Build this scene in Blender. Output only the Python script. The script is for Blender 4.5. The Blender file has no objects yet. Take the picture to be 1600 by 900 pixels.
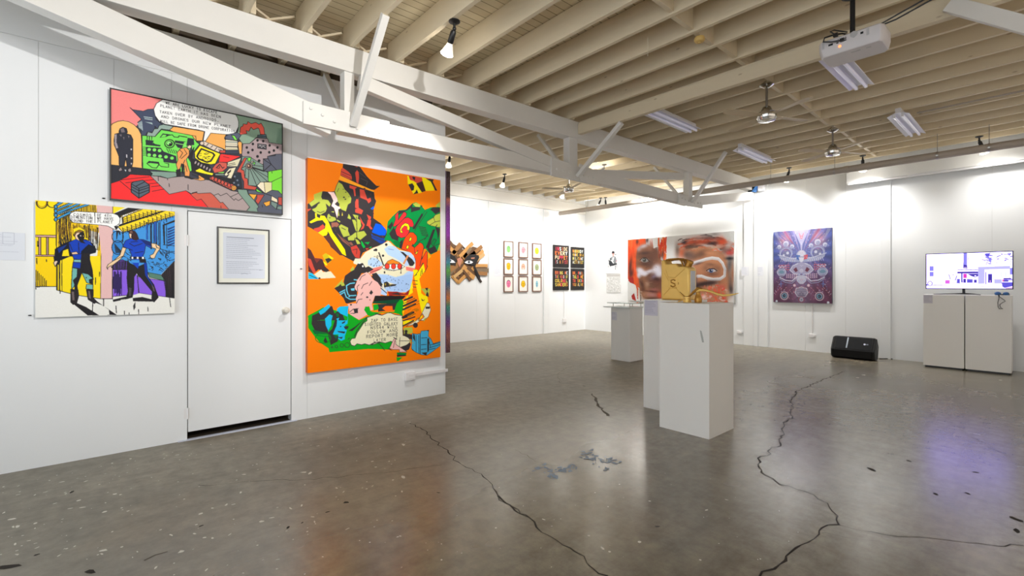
import bpy, bmesh, math, random
import numpy as np
from mathutils import Vector, Matrix

random.seed(7)
RNG = np.random.default_rng(7)
SC = bpy.context.scene
COL = SC.collection
PI = math.pi

# ------------------------------------------------------------------ the place: measured camera
FOC, CX, CY, EYE, YAW = 728.0, 800.0, 442.5, 1.40, math.radians(49.0)
FW = np.array([-math.sin(YAW), math.cos(YAW), 0.0])
RT = np.array([math.cos(YAW), math.sin(YAW), 0.0])
OR = np.array([0.0, 0.0, EYE])

def on_plane(px, py, axis, val):
    """where the sight line of a measured image point meets the wall / floor plane axis = val"""
    px = np.asarray(px, float); py = np.asarray(py, float)
    d = FW + ((px - CX) / FOC)[..., None] * RT
    d = d + np.stack([0 * px, 0 * px, (CY - py) / FOC], -1)
    t = (val - OR[axis]) / d[..., axis]
    return OR + d * t[..., None]

def pt(px, py, axis, val):
    return Vector(on_plane(px, py, axis, val))

# ------------------------------------------------------------------ colours and materials
def lin(c):
    c = np.asarray(c, float) / 255.0
    return np.where(c <= 0.04045, c / 12.92, ((c + 0.055) / 1.055) ** 2.4)

def rgb(c):
    v = lin(c)
    return (float(v[0]), float(v[1]), float(v[2]), 1.0)

MATS = {}
def mat(name, col=(200, 200, 200), rough=0.5, metal=0.0, noise=0.0, nscale=8.0, bump=0.0, bscale=60.0,
        emit=None, estr=0.0, coat=0.0, spec=0.5, stretch=None):
    if name in MATS: return MATS[name]
    m = bpy.data.materials.new(name); m.use_nodes = True
    nt = m.node_tree; b = nt.nodes['Principled BSDF']
    b.inputs['Base Color'].default_value = rgb(col)
    b.inputs['Roughness'].default_value = rough
    b.inputs['Metallic'].default_value = metal
    b.inputs['Coat Weight'].default_value = coat
    b.inputs['Specular IOR Level'].default_value = spec
    tc = None
    if noise > 0 or bump > 0:
        tc = nt.nodes.new('ShaderNodeTexCoord'); mp = nt.nodes.new('ShaderNodeMapping')
        nt.links.new(tc.outputs['Object'], mp.inputs['Vector'])
        if stretch: mp.inputs['Scale'].default_value = stretch
    if noise > 0:
        n = nt.nodes.new('ShaderNodeTexNoise'); n.inputs['Scale'].default_value = nscale
        n.inputs['Detail'].default_value = 6; n.inputs['Roughness'].default_value = 0.6
        nt.links.new(mp.outputs[0], n.inputs['Vector'])
        mx = nt.nodes.new('ShaderNodeMix'); mx.data_type = 'RGBA'
        c = lin(col)
        mx.inputs[6].default_value = (*[float(v) for v in np.clip(c * (1 - noise), 0, 1)], 1)
        mx.inputs[7].default_value = (*[float(v) for v in np.clip(c * (1 + noise), 0, 1)], 1)
        nt.links.new(n.outputs['Fac'], mx.inputs[0]); nt.links.new(mx.outputs[2], b.inputs['Base Color'])
    if bump > 0:
        n2 = nt.nodes.new('ShaderNodeTexNoise'); n2.inputs['Scale'].default_value = bscale; n2.inputs['Detail'].default_value = 4
        nt.links.new(mp.outputs[0], n2.inputs['Vector'])
        bp = nt.nodes.new('ShaderNodeBump'); bp.inputs['Strength'].default_value = bump; bp.inputs['Distance'].default_value = 0.004
        nt.links.new(n2.outputs['Fac'], bp.inputs['Height']); nt.links.new(bp.outputs[0], b.inputs['Normal'])
    if emit is not None:
        b.inputs['Emission Color'].default_value = rgb(emit); b.inputs['Emission Strength'].default_value = estr
    MATS[name] = m
    return m

def art_mat(name, rough=0.5, gain=1.0, emit=0.0):
    """paint: the picture's own colours are stored on its mesh"""
    if name in MATS: return MATS[name]
    m = bpy.data.materials.new(name); m.use_nodes = True
    nt = m.node_tree; b = nt.nodes['Principled BSDF']
    a = nt.nodes.new('ShaderNodeVertexColor'); a.layer_name = 'paint'
    b.inputs['Roughness'].default_value = rough; b.inputs['Specular IOR Level'].default_value = .15
    if emit > 0:
        b.inputs['Base Color'].default_value = (0.01, 0.01, 0.012, 1)
        nt.links.new(a.outputs['Color'], b.inputs['Emission Color']); b.inputs['Emission Strength'].default_value = emit
    else:
        nt.links.new(a.outputs['Color'], b.inputs['Base Color'])
    MATS[name] = m
    return m

# ------------------------------------------------------------------ mesh builder
class MB:
    def __init__(s): s.v = []; s.f = []; s.mi = []
    def add(s, vs, fs, mi=0):
        o = len(s.v); s.v += [tuple(float(c) for c in v) for v in vs]
        for f in fs: s.f.append([o + i for i in f]); s.mi.append(mi)
        return s
    def box(s, a, b, mi=0):
        x0, y0, z0 = [min(a[i], b[i]) for i in range(3)]; x1, y1, z1 = [max(a[i], b[i]) for i in range(3)]
        s.add([(x0, y0, z0), (x1, y0, z0), (x1, y1, z0), (x0, y1, z0), (x0, y0, z1), (x1, y0, z1), (x1, y1, z1), (x0, y1, z1)],
              [(0, 3, 2, 1), (4, 5, 6, 7), (0, 1, 5, 4), (1, 2, 6, 5), (2, 3, 7, 6), (3, 0, 4, 7)], mi)
        return s
    def bar(s, p0, p1, w, h, up=(0, 0, 1), mi=0, plumb=False):
        """rectangular bar from p0 to p1; w across, h along 'up'"""
        p0 = Vector(p0); p1 = Vector(p1); d = (p1 - p0).normalized(); up = Vector(up)
        side = d.cross(up).normalized()
        u = up if plumb else side.cross(d).normalized()
        vs = []
        for p in (p0, p1):
            for a, b in ((-1, -1), (1, -1), (1, 1), (-1, 1)):
                vs.append(p + side * (a * w / 2) + u * (b * h / 2))
        s.add(vs, [(0, 1, 2, 3), (7, 6, 5, 4), (0, 4, 5, 1), (1, 5, 6, 2), (2, 6, 7, 3), (3, 7, 4, 0)], mi)
        return s
    def lathe(s, prof, origin, axis=(0, 0, 1), n=24, mi=0, cap=True):
        """prof: list of (radius, height along axis)"""
        o = Vector(origin); ax = Vector(axis).normalized()
        t = Vector((1, 0, 0)) if abs(ax.x) < 0.9 else Vector((0, 1, 0))
        e1 = ax.cross(t).normalized(); e2 = ax.cross(e1)
        vs = []
        for r, h in prof:
            for k in range(n):
                a = 2 * PI * k / n
                vs.append(o + ax * h + (e1 * math.cos(a) + e2 * math.sin(a)) * r)
        fs = []
        for i in range(len(prof) - 1):
            for k in range(n):
                a, b = i * n + k, i * n + (k + 1) % n
                fs.append((a, b, b + n, a + n))
        if cap:
            fs.append(tuple(range(n - 1, -1, -1))); fs.append(tuple(range((len(prof) - 1) * n, len(prof) * n)))
        s.add(vs, fs, mi)
        return s
    def cyl(s, p0, p1, r, r1=None, n=16, mi=0):
        p0 = Vector(p0); p1 = Vector(p1)
        return s.lathe([(r, 0), (r if r1 is None else r1, (p1 - p0).length)], p0, p1 - p0, n, mi)
    def tube(s, pts, r, n=8, mi=0, cap=True):
        pts = [Vector(p) for p in pts]; N = len(pts)
        rs = r if isinstance(r, (list, tuple)) else [r] * N
        vs = []; prev = None
        for i, p in enumerate(pts):
            d = (pts[min(i + 1, N - 1)] - pts[max(i - 1, 0)]).normalized()
            if prev is None:
                t = Vector((0, 0, 1)) if abs(d.z) < 0.9 else Vector((1, 0, 0))
                e1 = d.cross(t).normalized()
            else:
                e1 = (prev - d * prev.dot(d)).normalized()
            prev = e1; e2 = d.cross(e1)
            for k in range(n):
                a = 2 * PI * k / n
                vs.append(p + (e1 * math.cos(a) + e2 * math.sin(a)) * rs[i])
        fs = []
        for i in range(N - 1):
            for k in range(n):
                a, b = i * n + k, i * n + (k + 1) % n
                fs.append((a, b, b + n, a + n))
        if cap:
            fs.append(tuple(range(n - 1, -1, -1))); fs.append(tuple(range((N - 1) * n, N * n)))
        s.add(vs, fs, mi)
        return s
    def prism(s, poly, d, mi=0):
        """closed polygon of 3-D points extruded by vector d"""
        n = len(poly); d = Vector(d); P = [Vector(p) for p in poly]
        s.add(P + [p + d for p in P], [tuple(range(n))[::-1], tuple(range(n, 2 * n))] + [(i, (i + 1) % n, n + (i + 1) % n, n + i) for i in range(n)], mi)
        return s
    def ball(s, c, r, n=16, mi=0, sc=(1, 1, 1)):
        c = Vector(c); vs = []; m = n // 2
        for i in range(1, m):
            th = PI * i / m
            for k in range(n):
                a = 2 * PI * k / n
                vs.append(c + Vector((r * sc[0] * math.sin(th) * math.cos(a), r * sc[1] * math.sin(th) * math.sin(a), r * sc[2] * math.cos(th))))
        fs = [(i * n + k, (i + 1) * n + k, (i + 1) * n + (k + 1) % n, i * n + (k + 1) % n) for i in range(m - 2) for k in range(n)]
        vs += [c + Vector((0, 0, r * sc[2])), c - Vector((0, 0, r * sc[2]))]
        t = len(vs) - 2
        fs += [(k, (k + 1) % n, t) for k in range(n)] + [((m - 2) * n + (k + 1) % n, (m - 2) * n + k, t + 1) for k in range(n)]
        s.add(vs, fs, mi)
        return s
    def build(s, name, mats, parent=None, loc=(0, 0, 0), smooth=False, bevel=0.0, seg=2, angle=40):
        off = Vector(loc)
        if parent is not None:
            off = Vector((0, 0, 0)); p = parent
            while p is not None: off += p.location; p = p.parent
        me = bpy.data.meshes.new(name)
        me.from_pydata([tuple(Vector(v) - off) for v in s.v], [], s.f)
        for m in (mats if isinstance(mats, (list, tuple)) else [mats]): me.materials.append(m)
        me.polygons.foreach_set('material_index', s.mi)
        me.update()
        bm = bmesh.new(); bm.from_mesh(me); bmesh.ops.recalc_face_normals(bm, faces=bm.faces)
        bm.to_mesh(me); bm.free()
        o = bpy.data.objects.new(name, me); COL.objects.link(o)
        if parent is not None: o.parent = parent
        else: o.location = off
        if smooth:
            me.polygons.foreach_set('use_smooth', [True] * len(me.polygons))
            try: me.set_sharp_from_angle(angle=math.radians(angle))
            except Exception: pass
        if bevel > 0:
            bv = o.modifiers.new('bevel', 'BEVEL'); bv.width = bevel; bv.segments = seg; bv.limit_method = 'ANGLE'; bv.angle_limit = math.radians(50)
        return o

def tag(o, label, cat, group=None):
    o['label'] = label; o['category'] = cat
    if group: o['group'] = group
    return o
def thing(name, loc, label, cat, group=None):
    o = bpy.data.objects.new(name, None); COL.objects.link(o); o.location = loc; o.empty_display_size = 0.1
    return tag(o, label, cat, group)
def struct(o):
    o['kind'] = 'structure'; return o

# ------------------------------------------------------------------ painter: pictures on canvases
GLYPH = {
 'A': [[(0, 0), (2, 6), (4, 0)], [(.8, 2.2), (3.2, 2.2)]], 'B': [[(0, 0), (0, 6), (2.6, 6), (3.6, 5), (2.6, 3.2), (0, 3.2)], [(2.6, 3.2), (4, 1.8), (2.8, 0), (0, 0)]],
 'C': [[(4, 5), (2.6, 6), (1, 5.6), (0, 3), (1, .4), (2.6, 0), (4, 1)]], 'D': [[(0, 0), (0, 6), (2.2, 6), (4, 4), (4, 2), (2.2, 0), (0, 0)]],
 'E': [[(4, 6), (0, 6), (0, 0), (4, 0)], [(0, 3.1), (3, 3.1)]], 'F': [[(4, 6), (0, 6), (0, 0)], [(0, 3.1), (3, 3.1)]],
 'G': [[(4, 5), (2.6, 6), (1, 5.6), (0, 3), (1, .4), (2.6, 0), (4, .8), (4, 2.6), (2.4, 2.6)]], 'H': [[(0, 0), (0, 6)], [(4, 0), (4, 6)], [(0, 3), (4, 3)]],
 'I': [[(2, 0), (2, 6)]], 'J': [[(3.4, 6), (3.4, 1), (2, 0), (.6, .4), (0, 1.6)]], 'K': [[(0, 0), (0, 6)], [(4, 6), (0, 2.6)], [(1.4, 3.6), (4, 0)]],
 'L': [[(0, 6), (0, 0), (3.8, 0)]], 'M': [[(0, 0), (.3, 6), (2, 2), (3.7, 6), (4, 0)]], 'N': [[(0, 0), (0, 6), (4, 0), (4, 6)]],
 'O': [[(2, 0), (.4, 1), (0, 3), (.4, 5), (2, 6), (3.6, 5), (4, 3), (3.6, 1), (2, 0)]], 'P': [[(0, 0), (0, 6), (2.8, 6), (4, 4.6), (2.8, 3), (0, 3)]],
 'R': [[(0, 0), (0, 6), (2.8, 6), (4, 4.6), (2.8, 3), (0, 3)], [(1.8, 3), (4, 0)]], 'S': [[(3.8, 5.2), (2.2, 6), (.4, 5.2), (.6, 3.6), (3.4, 2.4), (3.8, .9), (2, 0), (.2, .8)]],
 'T': [[(0, 6), (4, 6)], [(2, 6), (2, 0)]], 'U': [[(0, 6), (0, 1.4), (1.4, 0), (2.6, 0), (4, 1.4), (4, 6)]], 'V': [[(0, 6), (2, 0), (4, 6)]],
 'W': [[(0, 6), (.9, 0), (2, 4), (3.1, 0), (4, 6)]], 'X': [[(0, 0), (4, 6)], [(0, 6), (4, 0)]], 'Y': [[(0, 6), (2, 3), (4, 6)], [(2, 3), (2, 0)]],
 'Z': [[(0, 6), (4, 6), (0, 0), (4, 0)]], '4': [[(3, 0), (3, 6), (0, 2), (4, 2)]], '5': [[(3.8, 6), (.4, 6), (.2, 3.4), (2.4, 3.8), (3.8, 2.4), (3.2, .6), (1.6, 0), (0, .6)]],
 '.': [[(1.6, 0), (2.2, 0), (2.2, .6)]], "'": [[(2, 6), (2, 4.6)]], ' ': [],
}

class Art:
    """a flat picture: painted in the rectified canvas, addressed by measured image points on its plane"""
    SS = 2
    def __init__(s, TL, TR, BL, axis, val, res, base=(230, 230, 225)):
        s.TL, s.U, s.V = Vector(TL), Vector(TR) - Vector(TL), Vector(BL) - Vector(TL)
        s.axis, s.val = axis, val
        s.W = max(8, int(s.U.length * res)); s.H = max(8, int(s.V.length * res))
        s.w, s.h = s.W * s.SS, s.H * s.SS
        s.buf = np.empty((s.h, s.w, 3), np.float32); s.buf[:] = base
        a = s.m([(CX, CY), (CX, CY + 10)])
        c = s.m([tuple(s.px(0.5, 0.45)), tuple(np.array(s.px(0.5, 0.45)) + (0, 10))])
        s.k = abs(c[1, 1] - c[0, 1]) / 10.0
    def px(s, u, v):
        p = np.array(s.TL + s.U * u + s.V * v) - OR; d = p @ FW
        return CX + FOC * (p @ RT) / d, CY - FOC * p[2] / d
    def m(s, pts):
        p = np.asarray(pts, float).reshape(-1, 2)
        q = on_plane(p[:, 0], p[:, 1], s.axis, s.val) - np.array(s.TL)
        U = np.array(s.U); V = np.array(s.V)
        return np.stack([q @ U / (U @ U) * s.w, q @ V / (V @ V) * s.h], -1)
    def uv(s, pts):
        return np.asarray(pts, float).reshape(-1, 2) * (s.w, s.h)
    def _box(s, q, pad=1):
        x0 = int(max(0, np.floor(q[:, 0].min() - pad))); x1 = int(min(s.w, np.ceil(q[:, 0].max() + pad) + 1))
        y0 = int(max(0, np.floor(q[:, 1].min() - pad))); y1 = int(min(s.h, np.ceil(q[:, 1].max() + pad) + 1))
        return x0, x1, y0, y1
    def mask(s, q):
        x0, x1, y0, y1 = s._box(q)
        if x1 <= x0 or y1 <= y0: return None
        X = np.arange(x0, x1) + .5; Y = (np.arange(y0, y1) + .5)[:, None]
        mk = np.zeros((y1 - y0, x1 - x0), bool)
        for i in range(len(q)):
            ax, ay = q[i]; bx, by = q[(i + 1) % len(q)]
            if ay == by: continue
            c = ((ay > Y) != (by > Y))
            xi = (bx - ax) * (Y - ay) / (by - ay) + ax
            mk ^= (c & (X[None, :] < xi))
        return mk, x0, x1, y0, y1
    def fillq(s, q, col, a=1.0):
        r = s.mask(q)
        if r is None: return
        mk, x0, x1, y0, y1 = r
        b = s.buf[y0:y1, x0:x1]
        b[mk] = b[mk] * (1 - a) + np.array(col, np.float32) * a
    def lineq(s, q, col, w, a=1.0):
        for i in range(len(q) - 1):
            p, r = q[i], q[i + 1]
            x0, x1, y0, y1 = s._box(np.array([p, r]), w / 2 + 1)
            if x1 <= x0 or y1 <= y0: continue
            X = np.arange(x0, x1)[None, :] + .5; Y = np.arange(y0, y1)[:, None] + .5
            d = r - p; L = max(1e-6, d @ d)
            t = np.clip(((X - p[0]) * d[0] + (Y - p[1]) * d[1]) / L, 0, 1)
            dd = (X - p[0] - t * d[0]) ** 2 + (Y - p[1] - t * d[1]) ** 2
            mk = dd <= (w / 2) ** 2
            b = s.buf[y0:y1, x0:x1]
            b[mk] = b[mk] * (1 - a) + np.array(col, np.float32) * a
    # --- image-point versions
    def poly(s, col, pts, ol=None, w=0.8, a=1.0):
        q = s.m(pts); s.fillq(q, col, a)
        if ol is not None: s.lineq(np.vstack([q, q[:1]]), ol, w * s.k)
    def line(s, col, pts, w=0.8, a=1.0): s.lineq(s.m(pts), col, w * s.k, a)
    def oval(s, col, c, rx, ry, ol=None, w=.8, rot=0.0, a=1.0):
        t = np.linspace(0, 2 * PI, 25)[:-1]; x = rx * np.cos(t); y = ry * np.sin(t)
        P = np.stack([c[0] + x * math.cos(rot) - y * math.sin(rot), c[1] + x * math.sin(rot) + y * math.cos(rot)], -1)
        if col is not None: s.poly(col, P, ol, w, a)
        else: s.line(ol, np.vstack([P, P[:1]]), w)
    def soft(s, col, c, rx, ry, rot=0.0, a=1.0, p=2.0):
        """soft dab of paint; c in image points, radii in image px"""
        q = s.m([c])[0]
        cx_ = s.m([(c[0] + 1, c[1])])[0] - q; cy_ = s.m([(c[0], c[1] + 1)])[0] - q
        M = np.stack([cx_, cy_], 1); Mi = np.linalg.inv(M); R = max(rx, ry) * 1.6
        ex = np.abs(M) @ np.array([R, R])
        x0, x1 = int(max(0, q[0] - ex[0])), int(min(s.w, q[0] + ex[0] + 1)); y0, y1 = int(max(0, q[1] - ex[1])), int(min(s.h, q[1] + ex[1] + 1))
        if x1 <= x0 or y1 <= y0: return
        X = np.arange(x0, x1)[None, :] + .5 - q[0]; Y = np.arange(y0, y1)[:, None] + .5 - q[1]
        ix = Mi[0, 0] * X + Mi[0, 1] * Y; iy = Mi[1, 0] * X + Mi[1, 1] * Y
        u = (ix * math.cos(rot) + iy * math.sin(rot)) / rx; v = (-ix * math.sin(rot) + iy * math.cos(rot)) / ry
        al = (a * np.exp(-np.power(u * u + v * v, p / 2) * 1.2))[..., None].astype(np.float32)
        s.buf[y0:y1, x0:x1] = s.buf[y0:y1, x0:x1] * (1 - al) + np.array(col, np.float32) * al
    def hatch(s, col, a0, a1, b0, b1, n, w, jit=0.25, gap=0.0, dark=None):
        """n wobbly strokes running from line a0-a1 to line b0-b1"""
        for i in range(n):
            t = (i + .5 + random.uniform(-jit, jit)) / n
            p = np.array(a0) * (1 - t) + np.array(a1) * t; q = np.array(b0) * (1 - t) + np.array(b1) * t
            e = random.uniform(0, gap); f = random.uniform(0, gap)
            p2, q2 = p + (q - p) * e, q - (q - p) * f
            mid = (p2 + q2) / 2 + np.array([random.uniform(-.4, .4), 0])
            s.line(col, [p2, mid, q2], w * random.uniform(.6, 1.4))
    def text(s, col, line, p0, p1, h, w=.7, sx=None):
        """letters along the baseline p0-p1 (image points), h = cap height in image px"""
        p0 = np.array(p0, float); p1 = np.array(p1, float); n = len(line); adv = (p1 - p0) / n
        for i, ch in enumerate(line):
            for st in GLYPH.get(ch, []):
                s.line(col, [p0 + adv * (i + .14 + .62 * x / 4.0) + np.array([0, -h * y / 6.0]) for x, y in st], w)
    def speckle(s, amt):
        n = RNG.normal(0, amt, (s.h // 2 + 1, s.w // 2 + 1, 1)).astype(np.float32)
        s.buf += np.repeat(np.repeat(n, 2, 0), 2, 1)[:s.h, :s.w]
    def mesh(s, name, m_art, m_side, depth, parent=None, loc=None, normal=(1, 0, 0), gain=1.06):
        im = np.clip(s.buf, 0, 255).reshape(s.H, s.SS, s.W, s.SS, 3).mean((1, 3))
        c = np.clip(lin(im) * gain, 0, .97)
        T = np.array(s.TL); U = np.array(s.U); V = np.array(s.V)
        gu = (np.arange(s.W)) / (s.W - 1); gv = (np.arange(s.H)) / (s.H - 1)
        P = (T + gu[None, :, None] * U + gv[:, None, None] * V).reshape(-1, 3)
        N = Vector(normal) * -depth
        cor = [s.TL, s.TL + s.U, s.TL + s.U + s.V, s.TL + s.V]
        ex = np.array([tuple(c_) for c_ in cor] + [tuple(c_ + N) for c_ in cor])
        off = Vector((0, 0, 0))
        if parent is not None:
            p = parent
            while p is not None: off += p.location; p = p.parent
        elif loc is not None: off = Vector(loc)
        idx = np.arange(s.W * s.H).reshape(s.H, s.W)
        F = np.stack([idx[:-1, :-1], idx[1:, :-1], idx[1:, 1:], idx[:-1, 1:]], -1).reshape(-1, 4)
        n0 = s.W * s.H
        E = np.array([[0, 4, 5, 1], [1, 5, 6, 2], [2, 6, 7, 3], [3, 7, 4, 0], [4, 7, 6, 5]]) + n0
        allv = np.vstack([P, ex]) - np.array(off); allf = np.vstack([F, E])
        me = bpy.data.meshes.new(name)
        me.vertices.add(len(allv)); me.vertices.foreach_set('co', allv.astype(np.float32).ravel())
        me.loops.add(allf.size); me.loops.foreach_set('vertex_index', allf.astype(np.int32).ravel())
        me.polygons.add(len(allf)); me.polygons.foreach_set('loop_start', np.arange(0, allf.size, 4, dtype=np.int32))
        me.polygons.foreach_set('loop_total', np.full(len(allf), 4, np.int32))
        mi = np.zeros(len(allf), np.int32); mi[len(F):] = 1; 
        me.materials.append(m_art); me.materials.append(m_side)
        me.polygons.foreach_set('material_index', mi)
        me.update(calc_edges=True); me.validate()
        at = me.color_attributes.new('paint', 'FLOAT_COLOR', 'POINT')
        cc = np.ones((len(allv), 4), np.float32); cc[:n0, :3] = c.reshape(-1, 3); cc[n0:, :3] = 0.6
        at.data.foreach_set('color', cc.ravel())
        # make the front face the room
        if me.polygons[0].normal.dot(Vector(normal)) < 0: me.flip_normals()
        o = bpy.data.objects.new(name, me); COL.objects.link(o)
        if parent is not None: o.parent = parent
        else: o.location = off
        return o

def crop(ox, oy, sc):
    def f(*a):
        return [(ox + a[i] / sc, oy + a[i + 1] / sc) for i in range(0, len(a), 2)]
    return f
# ------------------------------------------------------------------ pictures
XW = -5.03          # near left wall face
K = (34, 32, 36)

def paint_escape(t):
    """upper comic panel"""
    A, B, C, D = crop(160, 125, 9), crop(300, 140, 9), crop(160, 220, 9), crop(300, 240, 9)
    def P(c, *g, ol=K, w=.75):
        t.poly(c, [p for q in g for p in q], ol, w)
    L = lambda q, w=.8, c=K: t.line(c, q, w)
    P((243, 138, 136), A(90, 90, 900, 260, 720, 430, 640, 420, 580, 440, 430, 425, 390, 390, 550, 560, 480, 650, 90, 680), ol=None)
    P((68, 76, 100), A(390, 390, 430, 420, 580, 440, 640, 415, 720, 410, 760, 560, 830, 620, 850, 640, 790, 690, 770, 680, 740, 650, 740, 720, 700, 745, 690, 730, 630, 740, 610, 790, 545, 790, 545, 640, 495, 600, 550, 555))
    for q in (A(590, 520, 700, 535), A(600, 545, 700, 560)): L(q, 1.3, (170, 188, 190))
    P((160, 182, 182), A(600, 590, 700, 600, 710, 628), ol=None)
    for i in range(4): L(A(505 + i * 16, 605 - i * 8, 520 + i * 15, 670 + i * 12), .9, (170, 188, 190))
    P((148, 170, 160), A(620, 790, 640, 730, 700, 745, 730, 690, 780, 685, 800, 640, 860, 625, 1000, 655, 950, 705, 830, 690, 740, 795))
    # orange doorway and the machine figure in it
    P((252, 188, 112), A(110, 650, 150, 612, 220, 582, 290, 572, 370, 587, 450, 632, 510, 692, 545, 762, 556, 900), C(560, 385, 110, 340))
    P((46, 48, 60), A(235, 725, 250, 685, 290, 665, 340, 682, 355, 735, 340, 755, 400, 772, 430, 832, 430, 900), C(432, 100, 430, 300, 412, 400, 352, 402, 345, 335, 330, 240, 312, 350, 272, 395, 240, 380, 235, 220, 200, 130, 170, 60), A(165, 850, 178, 762, 240, 745))
    for q in (A(172, 770, 205, 760, 200, 880, 178, 880), C(170, 20, 205, 30, 225, 100, 195, 110)): P((158, 148, 156), q, ol=None)
    for q in (A(255, 690, 300, 675, 320, 735, 270, 740), A(240, 770, 275, 765, 268, 800), A(292, 800, 312, 805, 306, 845), A(360, 780, 385, 790, 372, 820)): P((118, 106, 112), q, ol=None)
    for q in (C(400, 110, 418, 112, 415, 132, 398, 130), C(404, 235, 420, 238, 416, 258, 402, 255), C(335, 190, 352, 195, 350, 240, 338, 235), C(404, 310, 418, 312, 412, 335, 402, 330)): P((205, 200, 205), q, ol=None)
    P((44, 46, 55), C(110, 335, 560, 385, 660, 415, 700, 450, 672, 482, 520, 476, 392, 470, 340, 512, 250, 547, 240, 572, 110, 605))
    for q in (C(228, 405, 262, 365, 285, 412, 240, 432), C(358, 405, 398, 378, 412, 432, 372, 442)): P((150, 135, 138), q)
    P((205, 212, 215), C(312, 405, 338, 408, 330, 435), ol=None)
    # ground
    P((170, 153, 151), C(668, 487, 790, 500, 900, 525, 1060, 505, 1150, 500, 1250, 540, 1360, 535), D(180, 365, 240, 372, 555, 520, 640, 535, 810, 750, 760, 810, 530, 795, 430, 682, 400, 690, 300, 580, 260, 550, 85, 560, 60, 545, 0, 552), C(1330, 715, 1250, 742, 1175, 700, 940, 750))
    P((250, 46, 48), C(110, 600, 240, 560, 255, 545, 340, 510, 392, 470, 520, 478, 670, 487, 940, 750, 1175, 700, 1240, 747, 1330, 833), D(70, 655, 130, 637, 235, 760), C(110, 832))
    P((206, 92, 74), D(0, 552, 60, 545, 85, 560, 260, 550, 300, 580, 400, 690, 430, 682, 535, 800, 230, 760, 130, 637, 70, 655, 0, 592), C(1240, 747, 1330, 720))
    for q in (C(250, 550, 660, 505), C(330, 590, 720, 545), C(250, 565, 400, 690), C(650, 605, 780, 590), C(690, 645, 820, 630), C(700, 710, 860, 680)): L(q)
    for q in (D(310, 585, 370, 562, 400, 592, 485, 555, 590, 655, 612, 632, 650, 660, 705, 628), D(545, 605, 735, 518), C(785, 500, 788, 560), C(938, 600, 942, 645), C(1205, 615, 1207, 690), C(915, 530, 918, 550), D(405, 735, 408, 775), D(875, 715, 880, 745)): L(q)
    P((128, 154, 142), C(668, 425, 1035, 440, 1055, 500, 920, 527, 820, 497, 682, 490, 705, 462))
    # green machine
    P((118, 224, 88), A(558, 780, 640, 787, 740, 797, 830, 700, 1000, 730, 1310, 790, 1318, 862, 1350, 865), B(60, 735, 105, 770, 0, 900), C(1255, 70, 1200, 230, 1300, 390, 1240, 432, 1030, 440, 570, 388))
    G = (40, 46, 56)
    P(G, A(608, 842, 722, 852, 712, 900), C(712, 20, 740, 45, 822, 62, 812, 80, 612, 60), ol=None)
    for i in range(3): L(A(632 + i * 32, 790, 630 + i * 32, 842), .9)
    L(C(608, 72, 830, 88), .9, (118, 224, 88))
    P(G, C(612, 86, 822, 98, 860, 150, 1040, 215, 1048, 320, 862, 300, 852, 250, 620, 220), ol=None)
    for x, y in ((658, 122), (733, 128), (805, 138), (658, 198), (735, 206), (812, 216), (895, 227), (980, 243)): t.oval((128, 228, 98), C(x, y)[0], 2.9, 2.5)
    t.oval(K, C(945, 42)[0], 8.2, 7.2); t.oval((118, 224, 88), C(945, 42)[0], 6.6, 5.6); t.oval(K, C(945, 42)[0], 5, 4.2); t.oval((150, 235, 130), C(938, 36)[0], 3.4, 2.8); t.oval(K, C(952, 50)[0], 1.8, 2)
    P(G, A(1200, 812, 1288, 828, 1290, 900), C(1290, 60, 1180, 70, 1190, 20), ol=None)
    P(G, A(1020, 850, 1180, 868), C(1150, 20, 1120, 110, 1060, 95, 1020, 40), ol=None)
    L(C(1030, 35, 1140, 55, 1170, 70), 1, (150, 235, 120))
    P((118, 224, 88), C(628, 320, 658, 288, 790, 300, 800, 330, 762, 382, 700, 376), w=1)
    P(G, C(640, 318, 660, 292, 785, 302, 795, 325, 680, 312), ol=None)
    L(C(790, 332, 830, 362, 930, 372, 932, 322, 880, 312), .9)
    P(G, A(805, 812, 850, 752, 960, 768, 900, 800), ol=None); P((118, 224, 88), A(822, 806, 855, 768, 912, 778, 880, 800), ol=None)
    L(A(905, 782, 985, 772, 1010, 802, 1070, 806, 1078, 786, 1190, 806), 1.1)
    for i in range(5): L(C(905 + i * 32, 110 + i * 6, 935 + i * 30, 165 + i * 5), .9)
    for i in range(6): L(C(572, 90 + i * 22, 612, 92 + i * 22), .6)
    # orange sky and bubble
    P((250, 176, 92), A(945, 705, 1000, 655, 1360, 712), B(172, 592, 148, 722, 60, 722, 52, 655, 0, 645), A(1318, 862, 1312, 790, 1000, 730))
    P((250, 176, 92), B(185, 728, 262, 612, 480, 632, 455, 685, 475, 720, 470, 850, 430, 828, 160, 725))
    P((140, 168, 146), B(605, 335, 1290, 470, 1290, 775, 1080, 745, 1050, 690, 905, 672, 810, 758, 705, 762, 660, 690, 640, 600, 655, 510))
    for i in range(9): t.poly((92, 122, 104), B(1190 + i * 8, 545 + i * 3, 1270, 530, 1270, 770, 1180, 745), a=.08)  # truss shadow painted into the picture's right edge in thin dark layers
    P((248, 247, 243), A(872, 262, 762, 330, 722, 412, 742, 502, 800, 582, 882, 622, 1360, 705), B(180, 590, 158, 718, 190, 726, 264, 612, 480, 632, 560, 632, 615, 600, 652, 525, 655, 460, 640, 400, 602, 335))
    tx = [("WE ARE LUCKY TO ESCAPE", A(878, 322), B(362, 330)), ("PLANET EARTH IT HAS BEEN", A(805, 365), B(410, 390)), ("TAKEN OVER BY ANDROIDS.", A(792, 450), B(385, 440)),
          ("AND DRONES OUR NEW PLANET", A(812, 515), B(550, 528)), ("WILL BE SAFE FROM DRONE CORPORATION", A(800, 580), B(605, 590))]
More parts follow.
